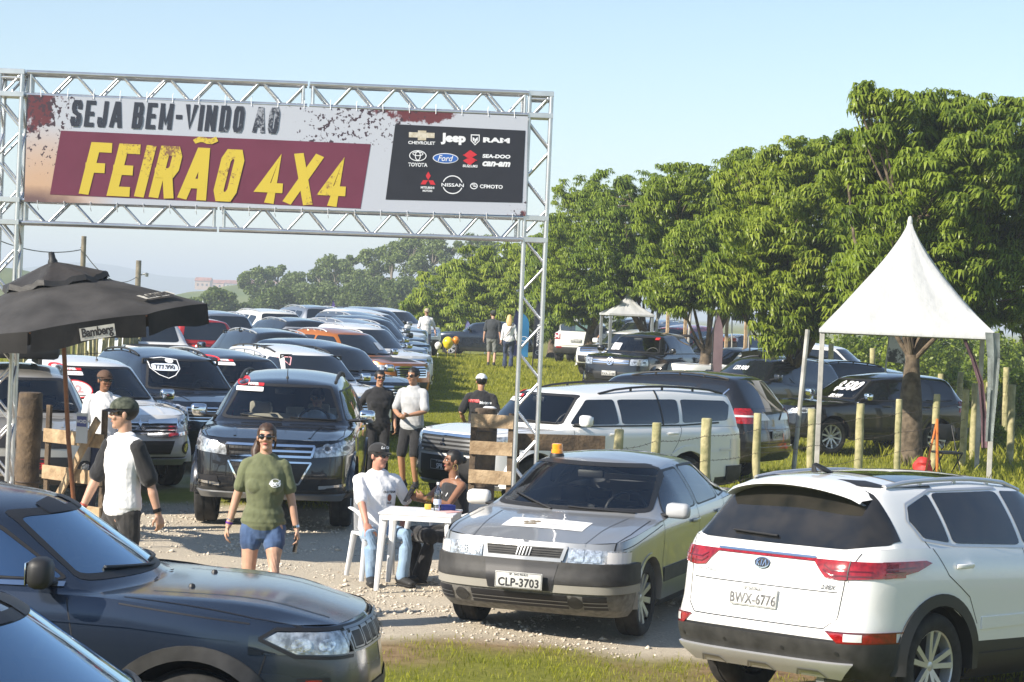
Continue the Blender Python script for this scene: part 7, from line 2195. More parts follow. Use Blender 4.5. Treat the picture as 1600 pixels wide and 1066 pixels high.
bm = bmesh.new(); a = gpos(15, 46.9); b_ = gpos(245, 52.4)
for z in (.5, 1.0): add_tube(bm, [a + Vector((0, .02, z)), b_ + Vector((0, .02, z))], .008, 5)
bm_obj('wire', bm, wire_m, pal)
pole_m = mat('utility_pole', (0.20, 0.17, 0.12), .9, noise=.3, scale=3)
def pole(px_, top, Y, r_, lab, arm=False):
	p = gpos(px_, Y); t = at(px_, top, Y)
	e = empty('utility_pole', p, 0, lab, 'pole', 'utility poles on the left')
	bm = bmesh.new(); add_tube(bm, [(0, 0, -.2), (0, 0, t.z - p.z)], [r_ * 1.15, r_], 12); fix_normals(bm); bm_obj('shaft', bm, pole_m, e)
	if arm:
		bm = bmesh.new(); add_tube(bm, [(0, 0, t.z - p.z - .9), (.5, 0, t.z - p.z - .75)], .05, 6); add_lathe(bm, [(0, .25), (.12, .2), (.10, 0), (0, 0)], 8, 'z', (.5, 0, t.z - p.z - .95)); fix_normals(bm); bm_obj('insulator', bm, M['steel'], e)
	return t
ta = pole(127, 369, 95, .11, 'tall wooden utility pole above the umbrella, leftmost'); tb_ = pole(214, 407, 130, .16, 'shorter utility pole with a bracket right of the umbrella top', True)
bm = bmesh.new()
def sagline(a, b_, s, n=14): return [a.lerp(b_, k / n) - Vector((0, 0, s * 4 * (k / n) * (1 - k / n))) for k in range(n + 1)]
add_tube(bm, sagline(at(-60, 345, 80), ta - Vector((0, 0, .6)), .5), .022, 5)
add_tube(bm, sagline(ta - Vector((0, 0, .5)), tb_ - Vector((0, 0, 1)), .8), .022, 5)
tag(bm_obj('power_line', bm, M['black']), 'thin sagging cable strung between the two utility poles', 'cable')
for px_, top, Y, lab in ((209, 508, 62, 'thin grey pole under the umbrella edge'), (276, 487, 70, 'thin grey pole left of the red pickup'), (317, 470, 75, 'thin grey pole rising over the red pickup')):
	p = gpos(px_, Y); bm = bmesh.new(); add_tube(bm, [(0, 0, -.1), (0, 0, at(px_, top, Y).z - p.z)], .035, 8); fix_normals(bm)
	o = bm_obj('thin_pole', bm, M['alum']); o.location = p; tag(o, lab, 'pole', 'thin poles on the left')
# ================================================================ parasol
canvas = mat('black_canvas', (0.036, 0.034, 0.033), .75, noise=.4, scale=2.5, bump=.5, bscale=5)
PY = 22.0
um = empty('parasol', label='tilted black parasol with a vent cap and white printed panels', cat='parasol')
apex = at(84, 420, PY); foot_ = gpos(136, PY + .5)
UT = Matrix.Rotation(R(-2), 3, 'Y')
ux = (at(318, 462, PY + .8) - at(-160, 532, PY - .3)).normalized()
uy = Vector((0.05, 1, .05)).normalized(); un = ux.cross(uy).normalized(); uy = un.cross(ux)
Rr = 230 * PY / F_PX; Hc = 88 * PY / F_PX
def can_pt(a, t, sag=0.0):
	"""canopy: angle a, distance t (0 apex, 1 rim)"""
	r_ = Rr * t; h = -Hc * (t ** 1.12)
	return apex + ux * (r_ * math.cos(a)) - uy * (r_ * math.sin(a)) + un * (h - sag)
NA = 8; a0 = R(21)
bm = bmesh.new(); rows_ = []
ts = [.30, .42, .55, .68, .8, .9, 1.0]
for t in ts:
	r_ = []
	for k in range(NA * 6):
		f = (k % 6) / 6; a = a0 + 2 * PI * k / (NA * 6)
		flat = math.cos(PI / NA) / math.cos((f - .5) * 2 * PI / NA) if True else 1
		sagv = .05 * math.sin(PI * f) * t
		r_.append(bm.verts.new(can_pt(a, t * (flat if t > .3 else flat)) - un * sagv * .6))
	rows_.append(r_)
for a, b_ in zip(rows_, rows_[1:]):
	n_ = len(a)
	for k in range(n_): bm.faces.new((a[k], a[(k + 1) % n_], b_[(k + 1) % n_], b_[k]))
fix_normals(bm); bmesh.ops.solidify(bm, geom=bm.faces[:], thickness=.006)
bm_obj('canopy', bm, canvas, um, ang=25)
for s_ in range(NA):
	bm = bmesh.new(); top_, low = [], []
	for k in range(13):
		f = k / 12 * .97 + .015; a = a0 + 2 * PI * (s_ + f) / NA
		flat = math.cos(PI / NA) / math.cos((f - .5) * 2 * PI / NA)
		p = can_pt(a, flat) - un * (.05 * math.sin(PI * f) * .6)
		top_.append(bm.verts.new(p)); q = p + Vector((0, 0, -.20 - .012 * math.sin(f * 9 + s_))) + (p - apex).normalized() * (.012 + .02 * math.sin(f * 7 + s_ * 2))
		low.append(bm.verts.new(q))
	for k in range(12): bm.faces.new((top_[k], top_[k + 1], low[k + 1], low[k]))
	bmesh.ops.solidify(bm, geom=bm.faces[:], thickness=.004); bm_obj('valance', bm, canvas, um)
bm = bmesh.new(); rows_ = []
for t in (.0, .10, .2, .3, .36, .37):
	r_ = []
	for k in range(NA * 6):
		f = (k % 6) / 6; a = a0 + 2 * PI * k / (NA * 6)
		flat = math.cos(PI / NA) / math.cos((f - .5) * 2 * PI / NA)
		lift = .075 - .03 * math.sin(PI * f) * (t / .36) + (.016 * math.sin(k * 1.1) + .008 * math.sin(k * 2.6) if t > .3 else 0) - (.05 if t > .365 else 0)
		r_.append(bm.verts.new(can_pt(a, max(t, .004) * flat) + un * lift))
	rows_.append(r_)
for a, b_ in zip(rows_, rows_[1:]):
	n_ = len(a)
	for k in range(n_): bm.faces.new((a[k], a[(k + 1) % n_], b_[(k + 1) % n_], b_[k]))
fix_normals(bm); bm_obj('vent_cap', bm, mat('black_cap_canvas', (0.028, 0.026, 0.025), .55, bump=.5, bscale=9), um, ang=30)
bm = bmesh.new(); add_lathe(bm, [(.0, .10), (.03, .09), (.035, .03), (.05, .0), (.05, -.03)], 12, 'z'); xf(bm, basis(apex + un * .075, ux, uy, un)); fix_normals(bm); bm_obj('finial', bm, M['black'], um)
hub = apex - un * .62
bm = bmesh.new(); pm = mat('varnished_pole', (0.17, 0.065, 0.028), .4, noise=.3, scale=6); add_tube(bm, [apex + un * .05, hub, apex.lerp(foot_, .6), foot_], .024, 12); fix_normals(bm); bm_obj('pole', bm, pm, um)
for k in range(NA):
	a = a0 + 2 * PI * k / NA; bm = bmesh.new()
	add_tube(bm, [can_pt(a, .04) - un * .03, can_pt(a, .5) - un * .025, can_pt(a, .99) - un * .02], .010, 6); add_tube(bm, [hub, can_pt(a, .55) - un * .03], .008, 6); fix_normals(bm); bm_obj('rib', bm, pm, um)
def on_canopy(poly_bm, a_mid, t, w, name, m, o):
	c = can_pt(a_mid, t); e = .01
	tx = (can_pt(a_mid + e, t) - can_pt(a_mid - e, t)).normalized(); ty = (can_pt(a_mid, t - .1) - can_pt(a_mid, t)).normalized(); n_ = tx.cross(ty).normalized()
	if n_.z < 0: n_ = -n_;
	xf(poly_bm, basis(c + n_ * o, tx, n_.cross(tx), n_)); bm_obj(name, poly_bm, m, um, smooth=False)
cream = mat('print_cream', (0.60, 0.57, 0.50), .6, noise=.12, scale=12)
def gothic(txt, size):
	return text_bm(txt, size, size * .035, .80, .0, .92)
am = a0 + 2 * PI * .5 / NA
flat = math.cos(PI / NA)
poly = rect_bm(.56, .115); on_canopy(poly, am, .83 * flat, 0, 'print_panel', cream, .022)
on_canopy(gothic('Bamberg', .17), am, .83 * flat, 0, 'lettering', canvas, .026)
a2 = a0 + 2 * PI * 1.5 / NA
c1_, c2_ = can_pt(a0 + 2 * PI * 1.06 / NA, math.cos(PI / NA) / math.cos((.06 - .5) * 2 * PI / NA)), can_pt(a0 + 2 * PI * 1.94 / NA, math.cos(PI / NA) / math.cos((.94 - .5) * 2 * PI / NA))
vx = (c1_ - c2_).normalized(); cm = c2_.lerp(c1_, .60) + Vector((0, -.05, -.115)); vz = Vector((0, 0, 1)); vn = vx.cross(vz).normalized(); vz = vn.cross(vx)
for bm, m_, o in ((rect_bm(.34, .12), cream, 0), (gothic('Bamberg', .115), canvas, .004)):
	xf(bm, basis(cm + vn * o, vx, vz, vn)); bm_obj('print_panel' if m_ is cream else 'lettering', bm, m_, um, smooth=False)
bm = bmesh.new(); add_lathe(bm, [(0, .10), (.2, .10), (.24, .04), (.24, 0)], 18, 'z', foot_); fix_normals(bm); bm_obj('foot', bm, M['steel'], um)
# ================================================================ pagoda tents
def tent_mat():
	m = bpy.data.materials.new('tent_vinyl'); m.use_nodes = True; nt_ = m.node_tree; b_ = nt_.nodes['Principled BSDF']
	b_.inputs['Base Color'].default_value = (.80, .81, .80, 1); b_.inputs['Roughness'].default_value = .5
	tc = nt_.nodes.new('ShaderNodeTexCoord'); n = nt_.nodes.new('ShaderNodeTexNoise'); n.inputs['Scale'].default_value = 2.5; n.inputs['Detail'].default_value = 6
	nt_.links.new(tc.outputs['Object'], n.inputs['Vector'])
	r = nt_.nodes.new('ShaderNodeValToRGB'); r.color_ramp.elements[0].color = (.53, .54, .54, 1); r.color_ramp.elements[1].color = (.57, .58, .58, 1); r.color_ramp.elements[0].position = .3; r.color_ramp.elements[1].position = .55
	nt_.links.new(n.outputs[0], r.inputs[0]); nt_.links.new(r.outputs[0], b_.inputs['Base Color'])
	mp = nt_.nodes.new('ShaderNodeMapping'); mp.inputs['Scale'].default_value = (3, 3, .7); nt_.links.new(tc.outputs['Object'], mp.inputs[0])
	w = nt_.nodes.new('ShaderNodeTexNoise'); w.inputs['Scale'].default_value = 1.3; w.inputs['Detail'].default_value = 3; nt_.links.new(mp.outputs[0], w.inputs['Vector'])
	bp = nt_.nodes.new('ShaderNodeBump'); bp.inputs['Strength'].default_value = .35; bp.inputs['Distance'].default_value = .08; nt_.links.new(w.outputs[0], bp.inputs['Height']); nt_.links.new(bp.outputs[0], b_.inputs['Normal'])
	t = nt_.nodes.new('ShaderNodeBsdfTranslucent'); t.inputs[0].default_value = (.75, .77, .75, 1)
	mx = nt_.nodes.new('ShaderNodeMixShader'); mx.inputs[0].default_value = .18
	nt_.links.new(b_.outputs[0], mx.inputs[1]); nt_.links.new(t.outputs[0], mx.inputs[2]); nt_.links.new(mx.outputs[0], nt_.nodes['Material Output'].inputs[0])
	return m
tent_m = tent_mat()
def pagoda(name, lab, c, half, rz, z_eave, z_top, legs=True, leg_m=None, shape_p=1.3):
	e = empty(name, c, rz, lab, 'tent', 'white pagoda tents')
	bm = bmesh.new(); n = 18; rows_ = []
	per = []
	for s_ in range(4):
		for k in range(n):
			f = -1 + 2 * k / n
			per.append([(f, -1), (1, f), (-f, 1), (-1, -f)][s_])
	for i in range(17):
		t = i / 16                              # 0 eave, 1 apex
		h = z_eave + (z_top - z_eave) * t
		r_ = (1 - t ** .42) * 1.0 if False else (1 - t) ** shape_p * .86 + (1 - t) * .14
		row_ = []
		for (x, y) in per:
			m_ = max(abs(x), abs(y)); L2 = math.hypot(x, y); k = min(1, t * 1.4)
			rr_ = r_ * half + .035 * t
			q = 1 - k * (1 - 1 / L2) * .55
			an_ = math.atan2(y, x); d = (.035 * math.sin(8 * an_ + 2 * t) + .022 * math.sin(21 * an_ + 5 * t)) * (1 - t) * t * 3
			row_.append(bm.verts.new((x * rr_ * q * (1 + d), y * rr_ * q * (1 + d), h - .06 * (1 - max(0, (L2 - 1) / .414)) * (1 - t) ** 3 * 0)))
		rows_.append(row_)
	low = [bm.verts.new((v.co.x, v.co.y, v.co.z - .055)) for v in rows_[0]]
	rows_.insert(0, low)
	for a, b_ in zip(rows_, rows_[1:]):
		m_ = len(a)
		for k in range(m_): bm.faces.new((a[k], a[(k + 1) % m_], b_[(k + 1) % m_], b_[k]))
	bm.faces.new(rows_[-1]); fix_normals(bm)
	bm_obj('canopy', bm, tent_m, e, ang=50)
	bm = bmesh.new(); add_lathe(bm, [(0, .10), (.03, .08), (.05, .0), (.05, -.06)], 12, 'z', (0, 0, z_top + .02)); fix_normals(bm); bm_obj('finial', bm, tent_m, e)
	bm = bmesh.new()
	for s_ in range(4):
		a = Vector([(-1, -1), (1, -1), (1, 1), (-1, 1)][s_] + (0,)) * (half - .04); b_ = Vector([(1, -1), (1, 1), (-1, 1), (-1, -1)][s_] + (0,)) * (half - .04)
		add_tube(bm, [a + Vector((0, 0, z_eave - .05)), b_ + Vector((0, 0, z_eave - .05))], .028, 6)
	add_tube(bm, [(0, 0, z_eave - .05), (0, 0, z_top)], .03, 8)
	for s_ in ((1, 1), (-1, 1)): add_tube(bm, [(s_[0] * (half - .05), s_[1] * (half - .05), z_eave - .05), (-s_[0] * (half - .05), -s_[1] * (half - .05), z_eave - .05)], .025, 6)
	fix_normals(bm); bm_obj('frame', bm, M['steel'], e)
	if legs:
		for (x, y) in ((-1, -1), (1, -1), (1, 1), (-1, 1)):
			bm = bmesh.new(); add_box(bm, (x * (half - .06), y * (half - .06), (z_eave - .08) / 2), (.085, .085, z_eave - .08), bev=.008); bm_obj('leg', bm, leg_m or M['alum'], e, smooth=False)
	return e
leg_w = mat('tent_leg_grey', (0.40, 0.39, 0.36), .6, noise=.25, scale=4)
tc_ = gpos(1416, 39.6)
t_e, t_t = at(1416, 520, 38.4).z - tc_.z, at(1428, 348, 39.6).z - tc_.z
tent = pagoda('pagoda_tent', 'large white pagoda tent with a pointed top at the right beside the mango trunk', tc_, 1.55, R(-8), t_e, t_t, leg_m=leg_w)
def cloth_strip(name, pts, w0, w1, m, lab, cat):
	bm = bmesh.new(); rows_ = []
	for i, p in enumerate(pts):
		t = i / (len(pts) - 1); w = w0 + (w1 - w0) * t
		rows_.append([bm.verts.new(Vector(p) + Vector((w * (k / 4 - .5), .03 * math.sin(k * 2.1 + i), 0))) for k in range(5)])
	for a, b_ in zip(rows_, rows_[1:]):
		for k in range(4): bm.faces.new((a[k], a[k + 1], b_[k + 1], b_[k]))
	bmesh.ops.solidify(bm, geom=bm.faces[:], thickness=.01)
	o = bm_obj(name, bm, m); return tag(o, lab, cat)
cl1 = mat('cloth_mauve', (.17, .10, .12), .85, noise=.3, scale=5); cl2 = mat('cloth_grey_green', (.30, .34, .33), .8, noise=.3, scale=4)
cloth_strip('hanging_cloth', [at(1504, 522, 38.0), at(1520, 560, 38), at(1533, 600, 38), at(1537, 650, 38), at(1538, 700, 38)], .07, .11, cl1, 'mauve cloth strip gathered along the right front tent leg', 'cloth')
cloth_strip('hanging_cloth', [at(1551, 520, 37.7), at(1553, 560, 37.7), at(1551, 610, 37.7), at(1545, 690, 37.7)], .26, .12, cl2, 'pale grey green cloth tied to the right front tent leg', 'cloth')
c_ = gpos(980, 65.8); pagoda('pagoda_tent', 'far white pagoda tent under the mango trees behind the white hatchback', c_, .7, R(10), at(985, 491, 65.8).z - c_.z, at(985, 461, 65.8).z - c_.z)
c_ = gpos(925, 92); pagoda('pagoda_tent', 'second far white tent mostly hidden left of the man in black', c_, 1.8, R(10), at(925, 490, 92).z - c_.z, at(925, 468, 92).z - c_.z + .2)
c_ = gpos(1105, 62); pagoda('sunlit_tent', 'sandy topped small tent with wooden poles behind the black pickup', c_, .95, R(12), at(1085, 452, 62).z - c_.z, at(1090, 432, 62).z - c_.z, leg_m=wood_m)
for i, (px_, t_, b__, Y, lx) in enumerate(((1082, 440, 500, 60, -.5), (1030, 455, 500, 66, -.4), (1262, 515, 715, 36.6, -1.0))):
	p = gpos(px_ + lx * 12, Y) ; q = at(px_, t_, Y)
	bm = bmesh.new(); add_tube(bm, [p - Vector((0, 0, .05)), q], .04, 8); fix_normals(bm)
	o = bm_obj('prop_pole', bm, leg_w); tag(o, ['slanting wooden pole at the sandy tent', 'slanting pole at the far white tent', 'slanting grey strut propped against the big pagoda tent'][i], 'pole')
# ================================================================ feather flags, posters and other far things
def feather(px_, top, base_py, Y, w, m, lab, words=None, wm=None, disc=None, flip=1):
	p = gpos(px_, Y); h = at(px_, top, Y).z - p.z; s = Y / F_PX; w = w * s
	e = empty('feather_flag', p, 0, lab, 'flag', 'feather flags along the lane')
	bm = bmesh.new(); add_tube(bm, [(0, 0, 0), (0, 0, h * .8), (flip * w * .25, 0, h)], [.02, .015, .008], 8); fix_normals(bm); bm_obj('mast', bm, M['black'], e)
	bm = bmesh.new(); L_, R_ = [], []
	for i in range(15):
		t = i / 14; z = .28 + (h - .30) * t
		wid = w * (1 if t < .72 else math.sqrt(max(0, 1 - ((t - .72) / .28) ** 2)))
		x0 = flip * (.02 + (0 if t < .8 else (t - .8) / .2 * w * .25)); yv = .03 * math.sin(t * 7)
		L_.append(bm.verts.new((x0, yv, z))); R_.append(bm.verts.new((x0 + flip * max(wid - abs(x0), .01), yv + .02, z)))
	for i in range(14): bm.faces.new((L_[i], R_[i], R_[i + 1], L_[i + 1]))
	bmesh.ops.solidify(bm, geom=bm.faces[:], thickness=.006); fix_normals(bm)
	c = bm_obj('cloth', bm, m, e)
	if words:
		bm = text_bm(words, w * .62, w * .02); xf(bm, basis((flip * (w * .5 + .02), -.06, h * .48), (0, 0, 1), (-1, 0, 0), (0, -1, 0))); bm_obj('lettering', bm, wm or pw, c, smooth=False)
	if disc:
		bm = ell_bm(w * .7, w * .5, 20, w * .05); xf(bm, basis((flip * (w * .5 + .02), -.06, h * disc), (1, 0, 0), (0, 0, 1), (0, -1, 0))); bm_obj('emblem', bm, wm or pw, c, smooth=False)
	return e
fm = lambda n, c: mat(n, c, .7, noise=.1, scale=3)
feather(1116, 486, 560, 53, 16, fm('flag_mauve', (.42, .30, .33)), 'mauve feather flag with a black ring emblem in front of the parked cars', None, M['ink'], .30)
feather(1174, 492, 540, 56, -14, fm('flag_black', (.035, .03, .032)), 'black leaning feather flag right of the mauve one', None, pw, .25, 1)
feather(836, 468, 560, 72, 14, fm('flag_navy', (.05, .06, .09)), 'dark feather flag with white upright lettering behind the right arch tower', 'TOYOTA', pw, .22)
feather(812, 488, 560, 74, 16, fm('flag_sky', (.05, .30, .60)), 'sky blue feather flag left of the dark lettered one', None, pw, .5)
feather(803, 482, 560, 76, 12, fm('flag_deep', (.02, .03, .12)), 'deep navy feather flag top behind the blonde woman', None, pw, .5)
feather(728, 500, 560, 92, 9, fm('flag_blue_white', (.30, .30, .62)), 'small blue and white feather flag by the dark hatchback', None, pw, .3)
feather(517, 468, 500, 100, 8, fm('flag_violet', (.22, .17, .50)), 'small violet feather flag over the long row of cars', None, pw, .6)
def poster(px_, py_, Y, w, h, m, lab, rot=.1):
	c = at(px_, py_, Y); s = Y / F_PX; bm = bmesh.new(); add_box(bm, (0, 0, 0), (w * s, .015, h * s), bev=.002)
	o = bm_obj('poster', bm, m, smooth=False); o.location = c; o.rotation_euler = (0, R(rot * 20), rot)
	bm = bmesh.new(); add_tube(bm, [(-w * s / 2, .02, h * s / 2), (-w * s / 2, .02, -(c.z - g(c.x, Y)))], .02, 6); add_tube(bm, [(w * s / 2, .02, h * s / 2), (w * s / 2, .02, -(c.z - g(c.x, Y)))], .02, 6); fix_normals(bm); bm_obj('poster_poles', bm, leg_w, o)
	return tag(o, lab, 'poster')
pa = printmat('poster_bw', (.55, .55, .55), (.04, .04, .045), 3.0, .50)
poster(1402, 545, 50, 30, 44, pa, 'torn black and white poster hung behind the mango trunk', .2)
poster(1157, 483, 62, 26, 36, pa, 'grey poster hung among the mango leaves', -.1)
poster(900, 474, 90, 14, 18, pa, 'small poster left of the far white tent', 0)
poster(695, 507, 105, 30, 22, mat('poster_rust', (.30, .13, .07), .7, noise=.2, scale=1), 'rust coloured banner behind the man in white', .05)
poster(720, 510, 106, 34, 22, pa, 'black and white banner right of the rust coloured one', .05)
ft = empty('lattice_gantry', label='small far lattice frame above the rust banner', cat='gantry')
a = at(645, 500, 107); b_ = at(765, 508, 107)
bm_obj('beam', truss_bm(a, b_, (0, 0, 1), 14, sp=.35, rad=.03, rd=.02), M['alum'], ft)
for q in (a, b_): bm_obj('tower', truss_bm((q.x, q.y, g(q.x, q.y)), q, (0, 1, 0), 8, sp=.35, rad=.03, rd=.02), M['alum'], ft)
bc = at(700, 536, 78.5)
for i, (dx, dz, m_, lab) in enumerate(((0, 0, mat('balloon_yellow', (.80, .62, .02), .3), 'yellow balloon by the dark hatchback'), (-.35, -.12, mat('balloon_white', (.78, .78, .76), .3), 'white balloon tied left of the yellow one'), (.28, .1, mat('balloon_orange', (.70, .25, .03), .3), 'orange balloon tied right of the yellow one'))):
	bm = bmesh.new(); bmesh.ops.create_uvsphere(bm, u_segments=18, v_segments=12, radius=.20 if i == 0 else .13);
	for v in bm.verts: v.co.z *= 1.15; v.co.x *= 1 - .12 * (v.co.z < 0); v.co.y *= 1 - .12 * (v.co.z < 0)
	add_lathe(bm, [(0, -.25), (.03, -.29), (.0, -.24)], 8, 'z'); add_tube(bm, [(0, 0, -.25), (.02, 0, -1.1)], .004, 4)
	o = bm_obj('balloon', bm, m_); o.location = bc + Vector((dx, .02 * i, dz)); tag(o, lab, 'balloon')
bx = gpos(1490, 38.5)
e = empty('folding_chair', bx, R(20), 'black folding chair under the pagoda tent by the orange easel', 'chair')
bm = bmesh.new(); add_box(bm, (0, 0, .45), (.42, .40, .04), bev=.01); bm_obj('seat', bm, M['black'], e)
bm = bmesh.new(); add_box(bm, (0, .21, .80), (.42, .03, .28), bev=.01); bm_obj('backrest', bm, M['black'], e)
for x in (-.19, .19):
	for y0_, y1_ in ((-.2, .2), (.22, -.2)):
		bm = bmesh.new(); add_tube(bm, [(x, y0_, 0), (x, y1_ if y1_ > 0 else y1_, .45 if y1_ < 0 else .92)], .012, 6); fix_normals(bm); bm_obj('leg', bm, M['black'], e)
bx = gpos(1478, 38.2); bm = bmesh.new()
om = mat('orange_frame', (.60, .17, .03), .5)
add_tube(bm, [bx + Vector((-.02, 0, 0)), bx + Vector((-.06, .02, 1.05))], .025, 8); add_tube(bm, [bx + Vector((-.25, 0, 0)), bx + Vector((-.06, .05, 1.0))], .018, 8); fix_normals(bm)
tag(bm_obj('easel', bm, om), 'orange upright easel leg under the pagoda tent', 'easel')
bx = gpos(1452, 38.4); bm = bmesh.new(); bmesh.ops.create_icosphere(bm, subdivisions=3, radius=.17)
for v in bm.verts:
	v.co.z = v.co.z * 1.2 + .16; k = .6 + .8 * float(vnoise(v.co.x * 9 + 3, v.co.z * 9 + v.co.y * 5, 77)); v.co.x *= k; v.co.y *= k; v.co.z = max(0, v.co.z)
o = bm_obj('bag', bm, mat('red_bag', (.55, .035, .03), .6, noise=.2, scale=5)); o.location = bx; tag(o, 'crumpled red bag on the grass under the pagoda tent', 'bag')
# ================================================================ people
def ell(bm, c, r_, rot=None, seg=16):
	v = bmesh.ops.create_uvsphere(bm, u_segments=seg, v_segments=seg * 2 // 3, radius=1)['verts']
	m = Matrix.Translation(Vector(c)) @ (rot.to_4x4() if rot is not None else Matrix.Identity(4)) @ Matrix.Diagonal((*r_, 1))
	bmesh.ops.transform(bm, matrix=m, verts=v)
def tube_s(bm, pts, rad, n=14, xa=None):
	"""closed tube with rounded ends"""
	pts = [Vector(p) for p in pts]; rad = [r_ if isinstance(r_, tuple) else (r_, r_) for r_ in rad]
	d0 = (pts[0] - pts[1]).normalized(); d1 = (pts[-1] - pts[-2]).normalized()
	k0, k1 = min(rad[0]), min(rad[-1])
	P = [pts[0] + d0 * k0 * .8, pts[0] + d0 * k0 * .5] + pts + [pts[-1] + d1 * k1 * .5, pts[-1] + d1 * k1 * .8]
	Q = [tuple(x * .45 for x in rad[0]), tuple(x * .82 for x in rad[0])] + rad + [tuple(x * .82 for x in rad[-1]), tuple(x * .45 for x in rad[-1])]
	add_tube(bm, P, Q, n, x_axis=xa)
def fuse(name, bm, m, parent, vox=.008, sm=4, fold=0):
	"""melt overlapping closed pieces into one continuous surface"""
	fix_normals(bm)
	me = bpy.data.meshes.new('t'); bm.to_mesh(me); bm.free()
	ob = bpy.data.objects.new('t', me); COL.objects.link(ob)
	r_ = ob.modifiers.new('r', 'REMESH'); r_.mode = 'VOXEL'; r_.voxel_size = vox
	s_ = ob.modifiers.new('s', 'SMOOTH'); s_.factor = .5; s_.iterations = sm
	dg = bpy.context.evaluated_depsgraph_get()
	m2 = bpy.data.meshes.new_from_object(ob.evaluated_get(dg))
	bpy.data.objects.remove(ob); bpy.data.meshes.remove(me)
	if fold:
		n_ = len(m2.vertices); co = np.empty(n_ * 3, np.float32); m2.vertices.foreach_get('co', co); no = np.empty(n_ * 3, np.float32); m2.vertex_normals.foreach_get('vector', no)
		co = co.reshape(-1, 3); no = no.reshape(-1, 3); a_ = co[:, 0] * .7 + co[:, 1] * .7
		q = vnoise(a_ + co[:, 2] * .25, co[:, 2] * .5 + co[:, 0] * .6 + 9, 41, .055) + .5 * vnoise(co[:, 0] + co[:, 2] * .7, co[:, 1] + co[:, 2] * .5 + 5, 42, .04) - .75
		m2.vertices.foreach_set('co', (co + no * (q * fold)[:, None]).astype(np.float32).ravel())
	m2.name = name; m2.materials.clear(); m2.materials.append(m)
	m2.polygons.foreach_set('use_smooth', np.ones(len(m2.polygons), bool))
	return link(bpy.data.objects.new(name, m2), parent)
def ik(a, c, l1, l2, hint):
	"""middle joint of a two-bone limb from a to c bending towards hint"""
	a, c = Vector(a), Vector(c); d = c - a; L = min(d.length, (l1 + l2) * .999); d.normalize(); c = a + d * L
	x = (l1 * l1 - l2 * l2 + L * L) / (2 * L); h = math.sqrt(max(0, l1 * l1 - x * x))
	hv = Vector(hint); hv = (hv - d * hv.dot(d)).normalized()
	return a + d * x + hv * h, c
SKIN = {k: mat('skin_' + k, c, .5, noise=.07, scale=25) for k, c in dict(light=(.50, .29, .20), tan=(.42, .22, .13), brown=(.24, .115, .065), red=(.50, .24, .17)).items()}
def cloth(name, c, **k): return mat('cloth_' + name, c, .9, noise=k.pop('noise', .10), scale=k.pop('scale', 9), bump=.5, bscale=k.pop('bscale', 14), sheen=.2, **k)
HAIR = {k: mat('hair_' + k, c, .5, noise=.4, scale=60) for k, c in dict(brown=(.055, .03, .018), black=(.012, .01, .009), blonde=(.62, .42, .17), grey=(.25, .23, .2)).items()}
